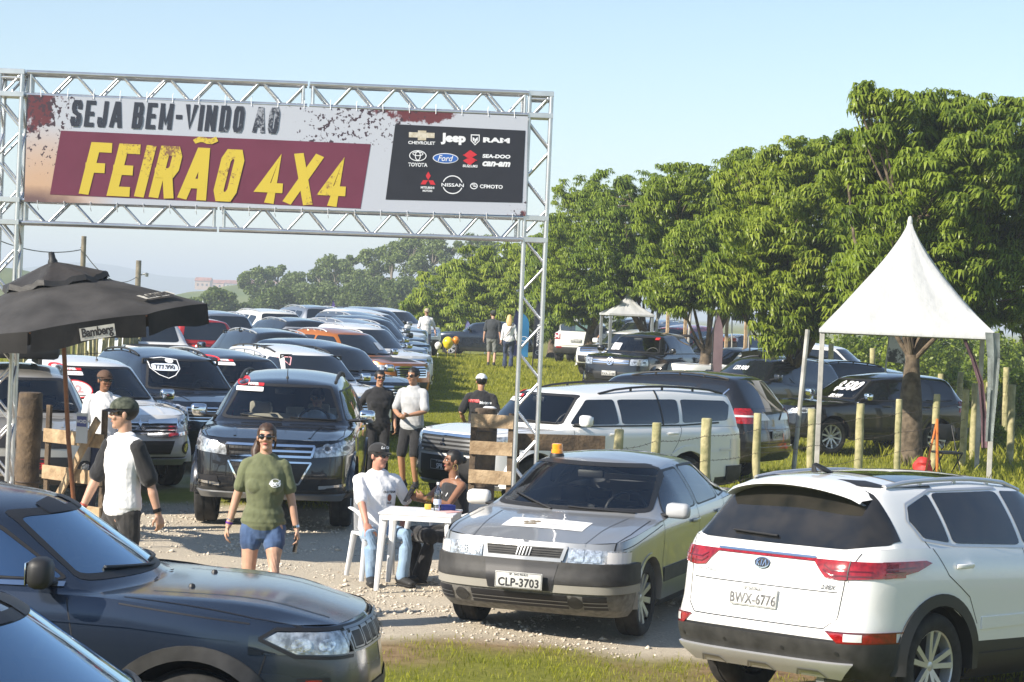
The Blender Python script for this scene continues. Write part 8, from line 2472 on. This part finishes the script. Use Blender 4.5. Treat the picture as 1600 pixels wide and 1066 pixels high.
def person(label, loc, yaw, H=1.72, skin='tan', fem=False, wide=1.0, pel=(0, 0, None), lean=(0, 0), hands=None, feet=None, look=(0, 0), top=None, sleeve=.5, neck=0, bottom=None, bot_len=1.0, shoes=None, hair='black', style='short', cap=None, cap_back=False, brim=None, glasses=False, vox=.0075, group=None, tank=False, twist=0, elbow=None, curl=.5, sit=False, skirt=False):
	k = H / 1.72; root = empty('person', loc, R(yaw), label, 'person', group)
	sh = (.150 if fem else .168) * wide; hp = (.098 if fem else .088)
	pz = pel[2] if pel[2] is not None else .90 * k
	P = Vector((pel[0], pel[1], pz)); T = Vector((lean[0], lean[1], 0))
	tw = Matrix.Rotation(R(twist), 3, 'Z'); ax = tw @ Vector((1, 0, 0)); fy = tw @ Vector((0, -1, 0))
	up = lambda z, f: P + Vector((0, 0, z * k)) + T * f
	wst, chest, shl, nk = up(.14, .25), up(.34, .65), up(.50, .95), up(.575, 1.0)
	hc = nk + Vector((0, 0, .165 * k)) + fy * .02 * k
	hands = hands or {}; feet = feet or {}
	legs, arms = {}, {}
	for s_, q in ((1, 'L'), (-1, 'R')):
		hip = P + Vector((1, 0, 0)) * s_ * hp * k - Vector((0, 0, .02))
		f = feet.get(q, (s_ * .10, 0, 0)); ank = Vector((f[0], f[1], (f[2] if len(f) > 2 else 0) + .085 * k))
		kn, ank = ik(hip, ank, .42 * k, .405 * k, Vector((s_ * .25 if sit else s_ * .05, -1, .3 if sit else 0)))
		legs[q] = (hip, kn, ank)
		s0 = shl + ax * s_ * sh * k
		h_ = hands.get(q, (s_ * (sh + .10), .0, pz - .08)); w_ = Vector(h_[:3])
		el, w_ = ik(s0, w_, .285 * k, .25 * k, Vector((elbow or {}).get(q, (s_ * .5, 1, -.2))))
		arms[q] = (s0, el, w_)
	wd = wide
	tors = [(P + Vector((0, 0, -.06 * k)), (.150 * wd, .105)), (P + Vector((0, 0, .03)), ((.172 if fem else .160) * wd, .118)), (wst, ((.118 if fem else .146) * wd, .098 * wd)), (up(.25, .5), (.140 * wd, .105)), (chest, (.155 * wd, .118)), (up(.44, .85), (.165 * wd, .105)), (shl + Vector((0, 0, .005)), (.150 * wd, .078)), (shl + Vector((0, 0, .045)), (.098 * wd, .066)), (nk - Vector((0, 0, .01)), (.060, .056))]
	def torso(bm, infl=0, i0=0, i1=9):
		pts = tors[i0:i1]
		tube_s(bm, [p for p, _ in pts], [((a + infl) * k, (b_ + infl) * k) for _, (a, b_) in pts], 20, ax)
		if fem:
			for s_ in (-1, 1): ell(bm, up(.335, .65) + fy * .070 * k + ax * s_ * .068 * k, ((.070 + infl) * k, (.048 + infl) * k, (.066 + infl) * k))
	def arm(bm, q, infl=0, f=1.0):
		a, e, w_ = arms[q]; r0, r1, r2, r3 = .049, .040, .036, .026
		if fem: r0, r1, r2 = .044, .037, .032
		if f <= .5:
			t = f * 2; tube_s(bm, [a - ax * 0, a.lerp(e, .35 * t), a.lerp(e, t)], [(r0 + infl) * k, (r0 + infl + .002) * k, (r1 + infl + .012 * (infl > 0)) * k])
		else:
			t = (f - .5) * 2; tube_s(bm, [a, a.lerp(e, .4), e, e.lerp(w_, .35 * t), e.lerp(w_, t)], [(r0 + infl) * k, (r0 - .003 + infl) * k, (r1 + infl) * k, (r2 + .002 + infl) * k, (r3 + infl) * k])
	def leg(bm, q, infl=0, f=1.0, flare=0):
		h_, kn, an = legs[q]; rt, rk, rc, ra = (.088 if fem else .080) * wd ** .5, .055, .052, .036
		if f <= .5:
			t = f * 2; rr_ = rt + (rk - rt) * t; tube_s(bm, [h_, h_.lerp(kn, t * .5), h_.lerp(kn, t)], [(rt + infl) * k, ((rt + rr_) / 2 + infl + flare * .5) * k, (rr_ + infl + flare) * k])
		else:
			t = (f - .5) * 2; tube_s(bm, [h_, h_.lerp(kn, .5), kn, kn.lerp(an, .32), kn.lerp(an, t)], [(rt + infl) * k, (.070 + infl) * k, (rk + infl) * k, (rc + infl * 1.2) * k, ((ra if infl < .005 else max(ra, .045)) + infl + flare) * k])
	HR = Matrix.Rotation(R(look[0]), 3, 'Z') @ Matrix.Rotation(R(look[1]), 3, 'X')
	hk = k * (0.96 if fem else 1.0)
	def hp_(x, y, z): return hc + HR @ (Vector((x, y, z)) * hk)
	B = bmesh.new()
	torso(B); [arm(B, q) for q in 'LR']; [leg(B, q) for q in 'LR']
	tube_s(B, [nk - Vector((0, 0, .03)), hp_(0, .012, -.07)], [.056 * k, .050 * k]); [tube_s(B, [nk - Vector((0, 0, .05)) + ax * s_ * .03, shl + ax * s_ * sh * k * .95], [.040 * k, .044 * k]) for s_ in (-1, 1)]
	ell(B, hp_(0, .012, .035), tuple(hk * v for v in (.076, .094, .085)), HR); ell(B, hp_(0, -.022, -.032), tuple(hk * v for v in ((.056, .068, .084) if fem else (.062, .070, .088))), HR)
	ell(B, hp_(0, -.062, -.092), tuple(hk * v for v in (.030, .026, .024)), HR); ell(B, hp_(0, -.080, .028), tuple(hk * v for v in (.050, .015, .012)), HR)
	tube_s(B, [hp_(0, -.086, .020), hp_(0, -.105, -.018)], [.009 * hk, .014 * hk], 10)
	for s_ in (-1, 1):
		ell(B, hp_(s_ * .014, -.096, -.024), (.010 * hk,) * 3); ell(B, hp_(s_ * .078, .008, -.004), tuple(hk * v for v in (.010, .020, .032)), HR); ell(B, hp_(s_ * .038, -.068, -.025), tuple(hk * v for v in (.024, .022, .022)), HR)
	for s_, q in ((1, 'L'), (-1, 'R')):
		a, e, w_ = arms[q]; d = (w_ - e).normalized()
		pn = (hands.get(q, (0, 0, 0, -s_, 0, 0)) + (-s_, 0, 0))[3:6]; pn = Vector(pn); pn = (pn - d * pn.dot(d)).normalized(); sd = d.cross(pn)
		c = w_ + d * .052 * k
		tube_s(B, [w_, c, w_ + d * .085 * k], [(.026 * k, .018 * k), (.040 * k, .016 * k), (.040 * k, .013 * k)], 12, sd)
		for i in range(4):
			o = w_ + d * .085 * k + sd * (i - 1.5) * .0205 * k; L_ = (.066, .076, .072, .056)[i] * k
			c1, c2 = .3 + curl * .6, .6 + curl * 1.2
			p1 = o + (d * math.cos(c1) + pn * math.sin(c1)) * L_ * .5; p2 = p1 + (d * math.cos(c2) + pn * math.sin(c2)) * L_ * .5
			tube_s(B, [o - d * .012, p1, p2], [.0095 * k, .0090 * k, .0075 * k], 8)
		fr = -1 if sd.dot(fy) < 0 else 1
		o = w_ + d * .03 * k + sd * fr * .034 * k; p1 = o + (d * .75 + sd * fr * .5 + pn * .45).normalized() * .035 * k; p2 = p1 + (d * .9 + pn * .5).normalized() * .03 * k
		tube_s(B, [o, p1, p2], [.012 * k, .0105 * k, .0085 * k], 8)
		h_, kn, an = legs[q]
		fd = Vector((s_ * .22, -1, 0)).normalized()
		tube_s(B, [an - fd * .03 - Vector((0, 0, .03)), an + fd * .08 * k - Vector((0, 0, .045)), an + fd * .17 * k - Vector((0, 0, .055))], [(.034 * k, .034), (.040 * k, .030), (.036 * k, .022)], 12, Vector((1, .2 * s_, 0)))
	fuse('body', B, SKIN[skin], root, vox, 3)
	def det(name, fn, m, par=root):
		bm = bmesh.new(); fn(bm); fix_normals(bm); return bm_obj(name, bm, m, par, ang=60)
	if not glasses:
		for s_ in (-1, 1):
			e_ = det('eye', lambda b_: ell(b_, hp_(s_ * .031, -.083, .006), tuple(hk * v for v in (.012, .008, .0065)), HR, 10), M['white'])
			det('iris', lambda b_: ell(b_, hp_(s_ * .031, -.0905, .006), tuple(hk * v for v in (.0055, .003, .0055)), HR, 8), M['ink'], e_)
	det('eyebrows', lambda b_: [tube_s(b_, [hp_(s_ * .014, -.097, .027), hp_(s_ * .034, -.093, .032), hp_(s_ * .05, -.078, .026)], [.0035 * hk, .0045 * hk, .003 * hk], 6) for s_ in (-1, 1)], HAIR['black'])
	det('lips', lambda b_: ell(b_, hp_(0, -.086, -.056), tuple(hk * v for v in (.023, .010, .0075)), HR, 10), mat('lips_rose', (.42, .10, .10), .4) if fem else mat('lips', (.36, .16, .12), .45))
	if top:
		b_ = bmesh.new(); torso(b_, .018 if not tank else .017, 1, 8 if not tank else 6)
		if tank:
			for s_ in (-1, 1): tube_s(b_, [up(.40, .8) + ax * s_ * .10 * k + fy * .08 * k, shl + ax * s_ * .10 * k + Vector((0, 0, .035)), up(.40, .8) + ax * s_ * .10 * k - fy * .075 * k], [.022, .018, .022], 8)
		else:
			for q in 'LR': arm(b_, q, .013, sleeve)
			[tube_s(b_, [nk - Vector((0, 0, .05)) + ax * s_ * .03, shl + ax * s_ * sh * k * .92 + Vector((0, 0, .008))], [.052 * k, .058 * k]) for s_ in (-1, 1)]
		if not sit: tube_s(b_, [P + Vector((0, 0, .10)), P + Vector((0, 0, -.005))], [((.172 if fem else .168) * wd * k, .132 * k)] * 2, 18, ax)
		sh_ = fuse('shirt', b_, top if not isinstance(top, tuple) else top[0], root, vox, 3, 0 if tank else .011)
		if isinstance(top, tuple):
			b_ = bmesh.new(); [arm(b_, q, .0165, sleeve) for q in 'LR']; fuse('sleeves', b_, top[1], sh_, vox, 3, .014)
		if not tank:
			b_ = bmesh.new(); c = nk - Vector((0, 0, .022)) + fy * .006
			add_tube(b_, [c + HR @ Vector((0, 0, 0)) + (ax * math.cos(t) * .066 + fy * math.sin(t) * .068) * k + Vector((0, 0, -.012 * math.sin(t))) for t in np.linspace(0, 2 * PI, 20)], .007, 6, caps=False); fix_normals(b_)
			bm_obj('collar', b_, top if not isinstance(top, tuple) else top[1], sh_)
	if bottom:
		b_ = bmesh.new(); tube_s(b_, [P + Vector((0, 0, .10 * k)), P, P - Vector((0, 0, .05 * k))], [((.158 if fem else .150) * wd * k, .112 * k), ((.178 if fem else .165) * wd * k, .128 * k), (.160 * wd * k, .118 * k)], 18, Vector((1, 0, 0)))
		for q in 'LR': leg(b_, q, .012 if bot_len > .3 else .007, bot_len, .008 if bot_len < .6 else (.03 if skirt else 0))
		if skirt and sit: tube_s(b_, [legs['L'][1], legs['R'][1]], [.08, .08])
		fuse('shorts' if bot_len < .6 else 'trousers', b_, bottom, root, vox, 3, .012)
	if shoes:
		for s_, q in ((1, 'L'), (-1, 'R')):
			an = legs[q][2]; fd = Vector((s_ * .22, -1, 0)).normalized(); b_ = bmesh.new()
			tube_s(b_, [an - fd * .045 - Vector((0, 0, .035)), an + fd * .07 * k - Vector((0, 0, .040)), an + fd * .185 * k - Vector((0, 0, .052))], [(.044 * k, .046), (.050 * k, .040), (.044 * k, .028)], 12, Vector((1, .2 * s_, 0))); tube_s(b_, [an, an + Vector((0, 0, .03))], [.048, .046])
			so = fuse('shoe', b_, shoes, root, vox, 2)
			det('sole', lambda b2: tube_s(b2, [an - fd * .06 - Vector((0, 0, .075)), an + fd * .08 * k - Vector((0, 0, .075)), an + fd * .20 * k - Vector((0, 0, .075))], [(.040, .012), (.048, .012), (.038, .012)], 12, Vector((1, .2 * s_, 0))), M['white'] if shoes.name.endswith('w') else M['rubber'], so)
	hm = HAIR[hair]; b_ = bmesh.new()
	v0 = bmesh.ops.create_uvsphere(b_, u_segments=28, v_segments=20, radius=1)['verts']
	for v in v0:
		x, y, z = v.co; v.co = Vector((x * .085, y * .104 + .014, z * .094 + .036))
	kill = [f for f in b_.faces if (lambda c: (c.y < -.045 and c.z < .070) or (c.y < .012 and c.z < .0 and abs(c.x) < .2) or c.z < (-.055 if style == 'short' else -.075))(f.calc_center_median())]
	bmesh.ops.delete(b_, geom=kill, context='FACES')
	if style == 'bun': ell(b_, (0, .118, .02), (.04, .035, .04))
	if style == 'tail': tube_s(b_, [Vector((-.02, .10, .03)), Vector((-.07, .085, -.05)), Vector((-.098, .045, -.13)), Vector((-.095, .01, -.21))], [.034, .044, .040, .018]); ell(b_, (0, .02, .075), (.072, .085, .055)); [tube_s(b_, [Vector((s_ * .075, -.01, .05)), Vector((s_ * .080, .02, -.03)), Vector((s_ * .070, .05, -.10))], [.009, .012, .008]) for s_ in (-1, 1)]
	if style == 'long': tube_s(b_, [Vector((0, .04, .06)), Vector((0, .085, -.06)), Vector((0, .115, -.18)), Vector((0, .12, -.26))], [(.08, .07), (.105, .055), (.105, .04), (.07, .022)], 16, Vector((1, 0, 0)))
	for v in b_.verts: v.co = hc + HR @ (v.co * hk * (1 + .02 * math.sin(v.co.x * 160 + v.co.z * 120)))
	bm_obj('hair', b_, hm, root, ang=70)
	if cap:
		b_ = bmesh.new(); vv = bmesh.ops.create_uvsphere(b_, u_segments=28, v_segments=20, radius=1)['verts']
		for v in vv: x, y, z = v.co; v.co = Vector((x * .093, y * .113 + .006, z * .088 + .045))
		bmesh.ops.delete(b_, geom=[f for f in b_.faces if f.calc_center_median().z < .045 + f.calc_center_median().y * -.06], context='FACES')
		for v in b_.verts: v.co = hc + HR @ (v.co * hk)
		co = bm_obj('cap', b_, cap, root, ang=70)
		s_ = 1 if not cap_back else -1; b_ = bmesh.new(); rw = []
		for t in (0, .35, .7, 1):
			rw.append([b_.verts.new(hc + HR @ (Vector((.085 * math.sin(u), s_ * (-.095 * math.cos(u) - t * .075 * math.cos(u) ** .6) + .004, .050 - .018 * t - .02 * math.sin(u) ** 2)) * hk)) for u in np.linspace(-1.25, 1.25, 11)])
		for a, c in zip(rw, rw[1:]):
			for i in range(10): b_.faces.new((a[i], a[i + 1], c[i + 1], c[i]))
		bmesh.ops.solidify(b_, geom=b_.faces[:], thickness=.005); fix_normals(b_); bm_obj('cap_brim', b_, brim or cap, co)
	if glasses:
		def gl(b2):
			for s_ in (-1, 1):
				ell(b2, hp_(s_ * .033, -.098, .006), tuple(hk * v for v in (.027, .007, .020)), HR @ Matrix.Rotation(s_ * .25, 3, 'Z'), 14)
				tube_s(b2, [hp_(s_ * .056, -.090, .012), hp_(s_ * .080, .0, .012)], [.003, .003], 6)
			tube_s(b2, [hp_(-.012, -.104, .010), hp_(.012, -.104, .010)], [.003, .003], 6)
		det('sunglasses', gl, mat('sunglass', (.008, .007, .007), .08, coat=1.0))
	root_info = dict(arms=arms, legs=legs, hc=hc, hp=hp_, nk=nk, up=up, fy=fy, ax=ax, k=k, shl=shl, P=P)
	return root, root_info
def print_on(root, info, bm, m, x, z, back=False, name='print'):
	"""flat print on the chest or back, dropped on to the shirt"""
	sh_ = [o for o in root.children if o.name.startswith('shirt')][0]
	b_ = bmesh.new(); b_.from_mesh(sh_.data); tree = BVHTree.FromBMesh(b_)
	d = info['fy'] * (-1 if not back else 1); ax = info['ax'] * (1 if not back else -1); c = info['P'] + Vector((0, 0, z)) + ax * x
	bmesh.ops.triangulate(bm, faces=bm.faces)
	for v in bm.verts:
		p = c + ax * v.co.x + Vector((0, 0, v.co.y)); h_ = tree.ray_cast(p - d * 1.0, d)[0]
		v.co = (h_ if h_ else p) - d * .004
	b_.free(); bm_obj(name, bm, m, sh_, smooth=False)
def band(root, info, q, t, m, r_=.031, w=.016, name='bracelet'):
	a, e, w_ = info['arms'][q]; c = e.lerp(w_, t); d = (w_ - e).normalized(); bm = bmesh.new()
	add_tube(bm, [c - d * w / 2, c + d * w / 2], r_ * info['k'], 14, caps=False); bmesh.ops.solidify(bm, geom=bm.faces[:], thickness=.004); fix_normals(bm); bm_obj(name, bm, m, root)
GP = lambda px, Y: gpos(px, Y) - Vector((0, 0, .015))
denim = cloth('denim', (.022, .05, .13), col2=(.06, .11, .23), scale=7); jeans = cloth('jeans_light', (.16, .27, .42), col2=(.27, .38, .52), scale=4); jdark = cloth('jeans_dark', (.03, .045, .09), noise=.3)
wtee = cloth('white', (.78, .78, .79), noise=.03); black = cloth('black', (.014, .014, .016)); olive = cloth('olive', (.125, .14, .07)); grey_t = cloth('grey', (.42, .43, .44))
shoe_b = mat('shoe_black', (.02, .02, .02), .6); shoe_w = mat('shoe_w', (.7, .7, .68), .6)
phone_m = mat('phone_black', (.01, .01, .012), .15)
pw1, i1 = person('woman in olive shirt and denim shorts walking towards the viewer with sunglasses', GP(425, 17.4), 4, 1.63, 'light', True, 1.04, hands={'L': (.275, -.02, .80), 'R': (-.285, -.03, .80)}, feet={'L': (.10, -.10, 0), 'R': (-.10, .10, 0)}, look=(-4, -2), top=olive, sleeve=.34, bottom=denim, bot_len=.17, shoes=shoe_w, hair='brown', style='tail', glasses=True, vox=.006)
print_on(pw1, i1, text_bm('4x4', .06, .003), M['sticker'], .085, .345); print_on(pw1, i1, ell_bm(.085, .07, 20, .004), M['sticker'], .085, .345)
band(pw1, i1, 'R', .90, mat('band_violet', (.22, .06, .45), .5)); band(pw1, i1, 'L', .93, M['chrome'], .030, .02, 'watch'); band(pw1, i1, 'R', .78, M['chrome'], .031, .008)
def held_phone(root, info, q, lab, off=(0, 0, 0), rot=(0, 0, 0)):
	a, e, w_ = info['arms'][q]; d = (w_ - e).normalized(); bm = bmesh.new(); add_box(bm, (0, 0, 0), (.072, .010, .15), bev=.004)
	o = bm_obj('phone', bm, phone_m); r_ = Matrix.Rotation(root.rotation_euler.z, 3, 'Z')
	o.location = root.location + r_ @ (w_ + d * .10 + Vector(off)); o.rotation_euler = (rot[0], rot[1], root.rotation_euler.z + rot[2]); tag(o, lab, 'phone')
held_phone(pw1, i1, 'L', 'black phone held down at her side by the woman in olive', (-.02, 0, -.02), (.1, .15, 1.2))
camo = mat('camo_cap', (.018, .026, .016), .85, col2=(.10, .11, .08), scale=28)
py1, iy1 = person('young man in white shirt with black sleeves and camouflage cap looking away to the left', GP(203, 17.3), -42, 1.78, 'light', False, .98, hands={'L': (.30, .16, .84), 'R': (-.27, -.22, .86)}, feet={'L': (.12, .16, 0), 'R': (-.10, -.16, 0)}, look=(-38, 2), top=(wtee, black), sleeve=.46, bottom=cloth('charcoal', (.03, .028, .027)), bot_len=1.0, shoes=shoe_b, hair='black', cap=camo, brim=M['ink'], vox=.006)
band(py1, iy1, 'R', .92, mat('band_coral', (.75, .16, .12), .5)); band(py1, iy1, 'L', .90, M['black'], .033, .03, 'watch')
pp, ip = person('man in white polo shirt and brown cap standing behind the open gate', GP(168, 26.2), 14, 1.68, 'brown', False, 1.05, hands={'L': (.27, -.05, .84), 'R': (-.26, -.05, .84)}, look=(22, 0), top=wtee, sleeve=.42, bottom=cloth('navy', (.03, .035, .06)), shoes=shoe_b, cap=mat('cap_brown', (.10, .055, .035), .8), glasses=True)
white_pl = mat('white_chair_plastic', (.74, .75, .76), .38, noise=.03, scale=6)
def plastic_chair(loc, yaw, lab):
	e = empty('plastic_chair', loc, R(yaw), lab, 'chair', 'white plastic chairs at the table')
	bm = bmesh.new(); add_box(bm, (0, 0, .425), (.43, .42, .025), bev=.01); bm_obj('seat', bm, white_pl, e)
	bm = bmesh.new(); n = 9
	rw = [[bm.verts.new((.22 * math.sin(u), .05 + .19 * math.cos(u) ** .7 + (z - .43) * .18, z + .04 * math.cos(u) * (z > .7))) for u in np.linspace(-1.25, 1.25, n)] for z in (.43, .55, .68, .80)]
	for a, b_ in zip(rw, rw[1:]):
		for i in range(n - 1): bm.faces.new((a[i], a[i + 1], b_[i + 1], b_[i]))
	bmesh.ops.solidify(bm, geom=bm.faces[:], thickness=.014); fix_normals(bm); bm_obj('backrest', bm, white_pl, e)
	for x in (-1, 1):
		for y in (-1, 1):
			bm = bmesh.new(); add_tube(bm, [(x * .19, y * .18, .42), (x * .235, y * .235, 0)], [(.034, .022), (.024, .017)], 8, x_axis=(1, 0, 0)); fix_normals(bm); bm_obj('leg', bm, white_pl, e)
		bm = bmesh.new(); add_tube(bm, [(x * .23, .20, .66), (x * .25, -.05, .65), (x * .24, -.18, .62), (x * .21, -.18, .43)], [(.028, .012)] * 4, 8, x_axis=(1, 0, 0)); fix_normals(bm); bm_obj('armrest', bm, white_pl, e)
	return e
c1 = GP(606, 20.9); plastic_chair(c1 + Vector((0, .06, .015)), 22, 'white plastic chair under the man in the white shirt')
ps, is_ = person('seated man in white shirt, jeans, black cap and sunglasses at the plastic table', c1, 22, 1.68, 'red', False, 1.14, pel=(0, .06, .47), lean=(0, .05), hands={'L': (.27, .10, .52), 'R': (-.215, -.29, .545, 0, 0, -1)}, elbow={'L': (1, .6, -.3), 'R': (-1, .7, 0)}, feet={'L': (.14, -.34, 0), 'R': (-.16, -.30, 0)}, look=(30, 0), top=wtee, sleeve=.44, bottom=jeans, shoes=shoe_b, hair='black', cap=black, glasses=True, sit=True, vox=.006, curl=.15)
print_on(ps, is_, xf(ell_bm(.05, .07, 12), Matrix.Translation((0, 0, 0))), mat('print_brown2', (.30, .10, .06), .6), .09, .33); print_on(ps, is_, text_bm('OLD TEAM', .028, .001), M['ink'], .09, .385); print_on(ps, is_, text_bm('CLUB', .02, .001), M['ink'], .09, .28)
bm = text_bm('La Casa', .045, .002, shear=.2)
for v in bm.verts:
	u = v.co.x / .10; q = Vector((.093 * math.sin(u), -.113 * math.cos(u) + .003, .090 + v.co.y * .8)); q.x *= .94; q.y *= .94; v.co = is_['hp'](q.x * 1.04, q.y * 1.04, q.z)
bm_obj('cap_lettering', bm, M['sticker'], ps, smooth=False)
c2 = GP(722, 21.2); plastic_chair(c2 + Vector((.05, .02, .015)), -58, 'white plastic chair under the woman in the black tank top')
pk, ik_ = person('seated woman in black tank top with gold hoop earrings holding a phone', c2, -58, 1.60, 'brown', True, 1.16, pel=(0, .05, .47), lean=(0, -.06), hands={'L': (.10, -.38, .81, -.6, 0, .6), 'R': (-.06, -.40, .79, .5, 0, .6)}, elbow={'L': (1, .4, -1), 'R': (-1, .4, -1)}, feet={'L': (.13, -.42, 0), 'R': (-.08, -.36, 0)}, look=(-14, -4), top=black, tank=True, bottom=black, skirt=True, shoes=shoe_b, hair='black', style='bun', sit=True, vox=.006, curl=.9)
gold = mat('gold', (.75, .52, .18), .25, metal=1.0)
band(pk, ik_, 'L', .86, gold, .034, .045, 'watch')
for s_ in (-1, 1):
	bm = bmesh.new(); add_tube(bm, [ik_['hp'](s_ * .086, .008 + .026 * math.sin(t), -.062 + .034 * math.cos(t)) for t in np.linspace(0, 2 * PI, 17)], .0045, 6, caps=False); fix_normals(bm); bm_obj('earring', bm, gold, pk)
bm = bmesh.new()
for s_ in (-1, 1): tube_s(bm, [ik_['nk'] + Vector((s_ * .055, .0, .01)), ik_['up'](.46, .9) + Vector((s_ * .06, -.075, 0)), ik_['up'](.38, .8) + Vector((s_ * .05, -.125, 0))], [.006] * 3, 6)
bm_obj('white_strap', bm, wtee, pk)
held_phone(pk, ik_, 'R', 'dark phone in the hands of the seated woman', (.02, -.03, .03), (-.6, 0, .2))
tp = GP(668, 20.35) + Vector((0, 0, .015)); ty_ = R(-6)
te = empty('plastic_table', tp, ty_, 'white square plastic table between the two seated people', 'table')
bm = bmesh.new(); add_box(bm, (.02, 0, .715), (.70, .70, .022), bev=.008); add_box(bm, (.02, -.335, .685), (.66, .02, .055)); add_box(bm, (.02, .335, .685), (.66, .02, .055)); add_box(bm, (-.31, 0, .685), (.02, .65, .055)); add_box(bm, (.35, 0, .685), (.02, .65, .055)); bm_obj('tabletop', bm, white_pl, te, smooth=False)
for x in (-1, 1):
	for y in (-1, 1):
		bm = bmesh.new(); add_tube(bm, [(.02 + x * .30, y * .30, .70), (.02 + x * .34, y * .34, 0)], [(.040, .030), (.024, .02)], 8, x_axis=(1, 0, 0)); fix_normals(bm); bm_obj('leg', bm, white_pl, te)
def on_table(x, y): return tp + Matrix.Rotation(ty_, 3, 'Z') @ Vector((x, y, .7265))
bm = bmesh.new(); add_lathe(bm, [(0, 0), (.033, .0), (.036, .01), (.034, .06), (.036, .10), (.036, .16), (.028, .20), (.013, .225), (.013, .25)], 18, 'z'); fix_normals(bm)
bt = bm_obj('water_bottle', bm, glass('bottle_plastic', (.85, .88, .92), .10)); bt.location = on_table(.16, .08); tag(bt, 'clear plastic water bottle with a pale label on the table', 'bottle')
bm = bmesh.new(); add_lathe(bm, [(.037, .06), (.037, .11)], 18, 'z'); bm_obj('bottle_label', bm, mat('label_pale', (.55, .66, .82), .5), bt)
bm = bmesh.new(); add_lathe(bm, [(0, .268), (.015, .268), (.015, .245)], 12, 'z'); bm_obj('bottle_cap', bm, M['white'], bt)
for nm, x, y, s_, m_, lab in (('sponge', .06, .16, (.06, .04, .05), mat('item_yellow', (.75, .50, .08), .6), 'small yellow box left of the water bottle'), ('pouch', .24, .18, (.14, .09, .05), mat('item_blue', (.03, .06, .32), .5), 'dark blue pouch behind the water bottle'), ('paper', .28, .0, (.22, .15, .004), mat('item_pink', (.80, .45, .42), .6), 'pink papers right of the water bottle')):
	bm = bmesh.new(); add_box(bm, (0, 0, s_[2] / 2 + .001), s_, bev=min(.006, s_[2] * .3)); o = bm_obj(nm, bm, m_); o.location = on_table(x, y); o.rotation_euler = (0, 0, x * 3); tag(o, lab, nm)
V2 = .0085
person('woman all in black with sunglasses standing beside the man in grey', GP(598, 32.2), 12, 1.65, 'tan', True, 1.12, hands={'L': (.25, -.06, .86), 'R': (-.27, -.08, .98)}, look=(6, 0), top=black, sleeve=.36, bottom=black, skirt=True, shoes=shoe_b, hair='black', style='bun', glasses=True, vox=V2)
person('man in grey shirt and black shorts holding his hands together', GP(651, 31.6), -22, 1.72, 'tan', False, 1.06, hands={'L': (.07, -.26, 1.08, -.7, 0, .5), 'R': (-.08, -.26, 1.06, .7, 0, .5)}, elbow={'L': (1, .6, -.6), 'R': (-1, .6, -.6)}, look=(-12, 4), top=grey_t, sleeve=.42, bottom=black, bot_len=.46, shoes=shoe_b, hair='black', glasses=True, vox=V2)
pb, ib = person('man seen from behind in a black shirt and white cap near the folded gate', GP(757, 32.6), 176, 1.64, 'tan', False, 1.12, hands={'L': (.24, -.12, .95), 'R': (-.24, -.12, .95)}, look=(6, 8), top=black, sleeve=.42, bottom=jdark, shoes=shoe_b, hair='black', cap=mat('cap_white', (.74, .75, .76), .7), cap_back=False, vox=V2)
print_on(pb, ib, xf(text_bm('HYPER', .058, .003), Matrix.Translation((-.085, 0, 0))), M['red'], 0, .42, True, 'lettering'); print_on(pb, ib, xf(text_bm('Motors', .058, .003), Matrix.Translation((.085, -.02, 0))), M['sticker'], 0, .42, True, 'lettering')
person('man in white shirt, jeans and cap standing far down the lane', GP(667, 77), 12, 1.76, 'light', False, 1.1, hands={'L': (.33, -.06, .95), 'R': (-.31, 0, .86)}, look=(-5, 8), top=wtee, sleeve=.46, bottom=jdark, shoes=shoe_w, hair='black', cap=mat('cap_sand', (.40, .33, .22), .8), vox=.011)
person('man seen from behind in dark shirt and grey shorts walking down the lane', GP(771, 71.5), 172, 1.80, 'light', False, 1.12, hands={'L': (.28, .02, .86), 'R': (-.28, -.02, .86)}, feet={'L': (.11, -.10, 0), 'R': (-.11, .12, 0)}, look=(20, 0), top=cloth('slate', (.035, .04, .045)), sleeve=.46, bottom=cloth('grey_shorts', (.17, .18, .17)), bot_len=.47, shoes=shoe_b, hair='black', cap=cloth('cap_dk', (.03, .035, .03)), vox=.011)
pz_, iz = person('blonde woman seen from behind in white blouse and flared jeans', GP(797, 71.2), 178, 1.70, 'light', True, 1.08, hands={'L': (.24, .04, .86), 'R': (-.26, -.04, .88)}, top=wtee, sleeve=.9, bottom=jdark, skirt=True, shoes=shoe_b, hair='blonde', style='long', vox=.011)
bm = bmesh.new(); tube_s(bm, [iz['shl'] + Vector((-.14, .10, .05)), iz['up'](.30, .6) + Vector((0, .165, 0)), iz['P'] + Vector((.18, .12, .06))], [.012] * 3, 6); bm_obj('bag_strap', bm, HAIR['brown'], pz_)
person('man in black shirt standing by the white hatchback under the trees', GP(930, 77.5), -24, 1.78, 'tan', False, 1.08, hands={'L': (.20, -.16, 1.0), 'R': (-.26, -.02, .86)}, look=(10, 0), top=black, sleeve=.45, bottom=cloth('sand', (.40, .34, .27)), shoes=shoe_b, hair='black', glasses=True, vox=.011)
person('driver in cap behind the wheel of the black seven seater', (-2.77 + .37, 27.2 - .12, .03), -1, 1.72, 'tan', False, 1.05, pel=(0, .08, .66), lean=(0, .06), hands={'L': (.15, -.38, 1.12, 0, 0, -1), 'R': (-.15, -.38, 1.12, 0, 0, -1)}, elbow={'L': (1, .2, -1), 'R': (-1, .2, -1)}, feet={'L': (.12, -.62, .42), 'R': (-.12, -.62, .42)}, top=cloth('pale_blue', (.45, .52, .62)), sleeve=.45, bottom=jdark, hair='black', cap=cloth('cap_dk2', (.03, .03, .035)), glasses=True, sit=True, vox=.009)
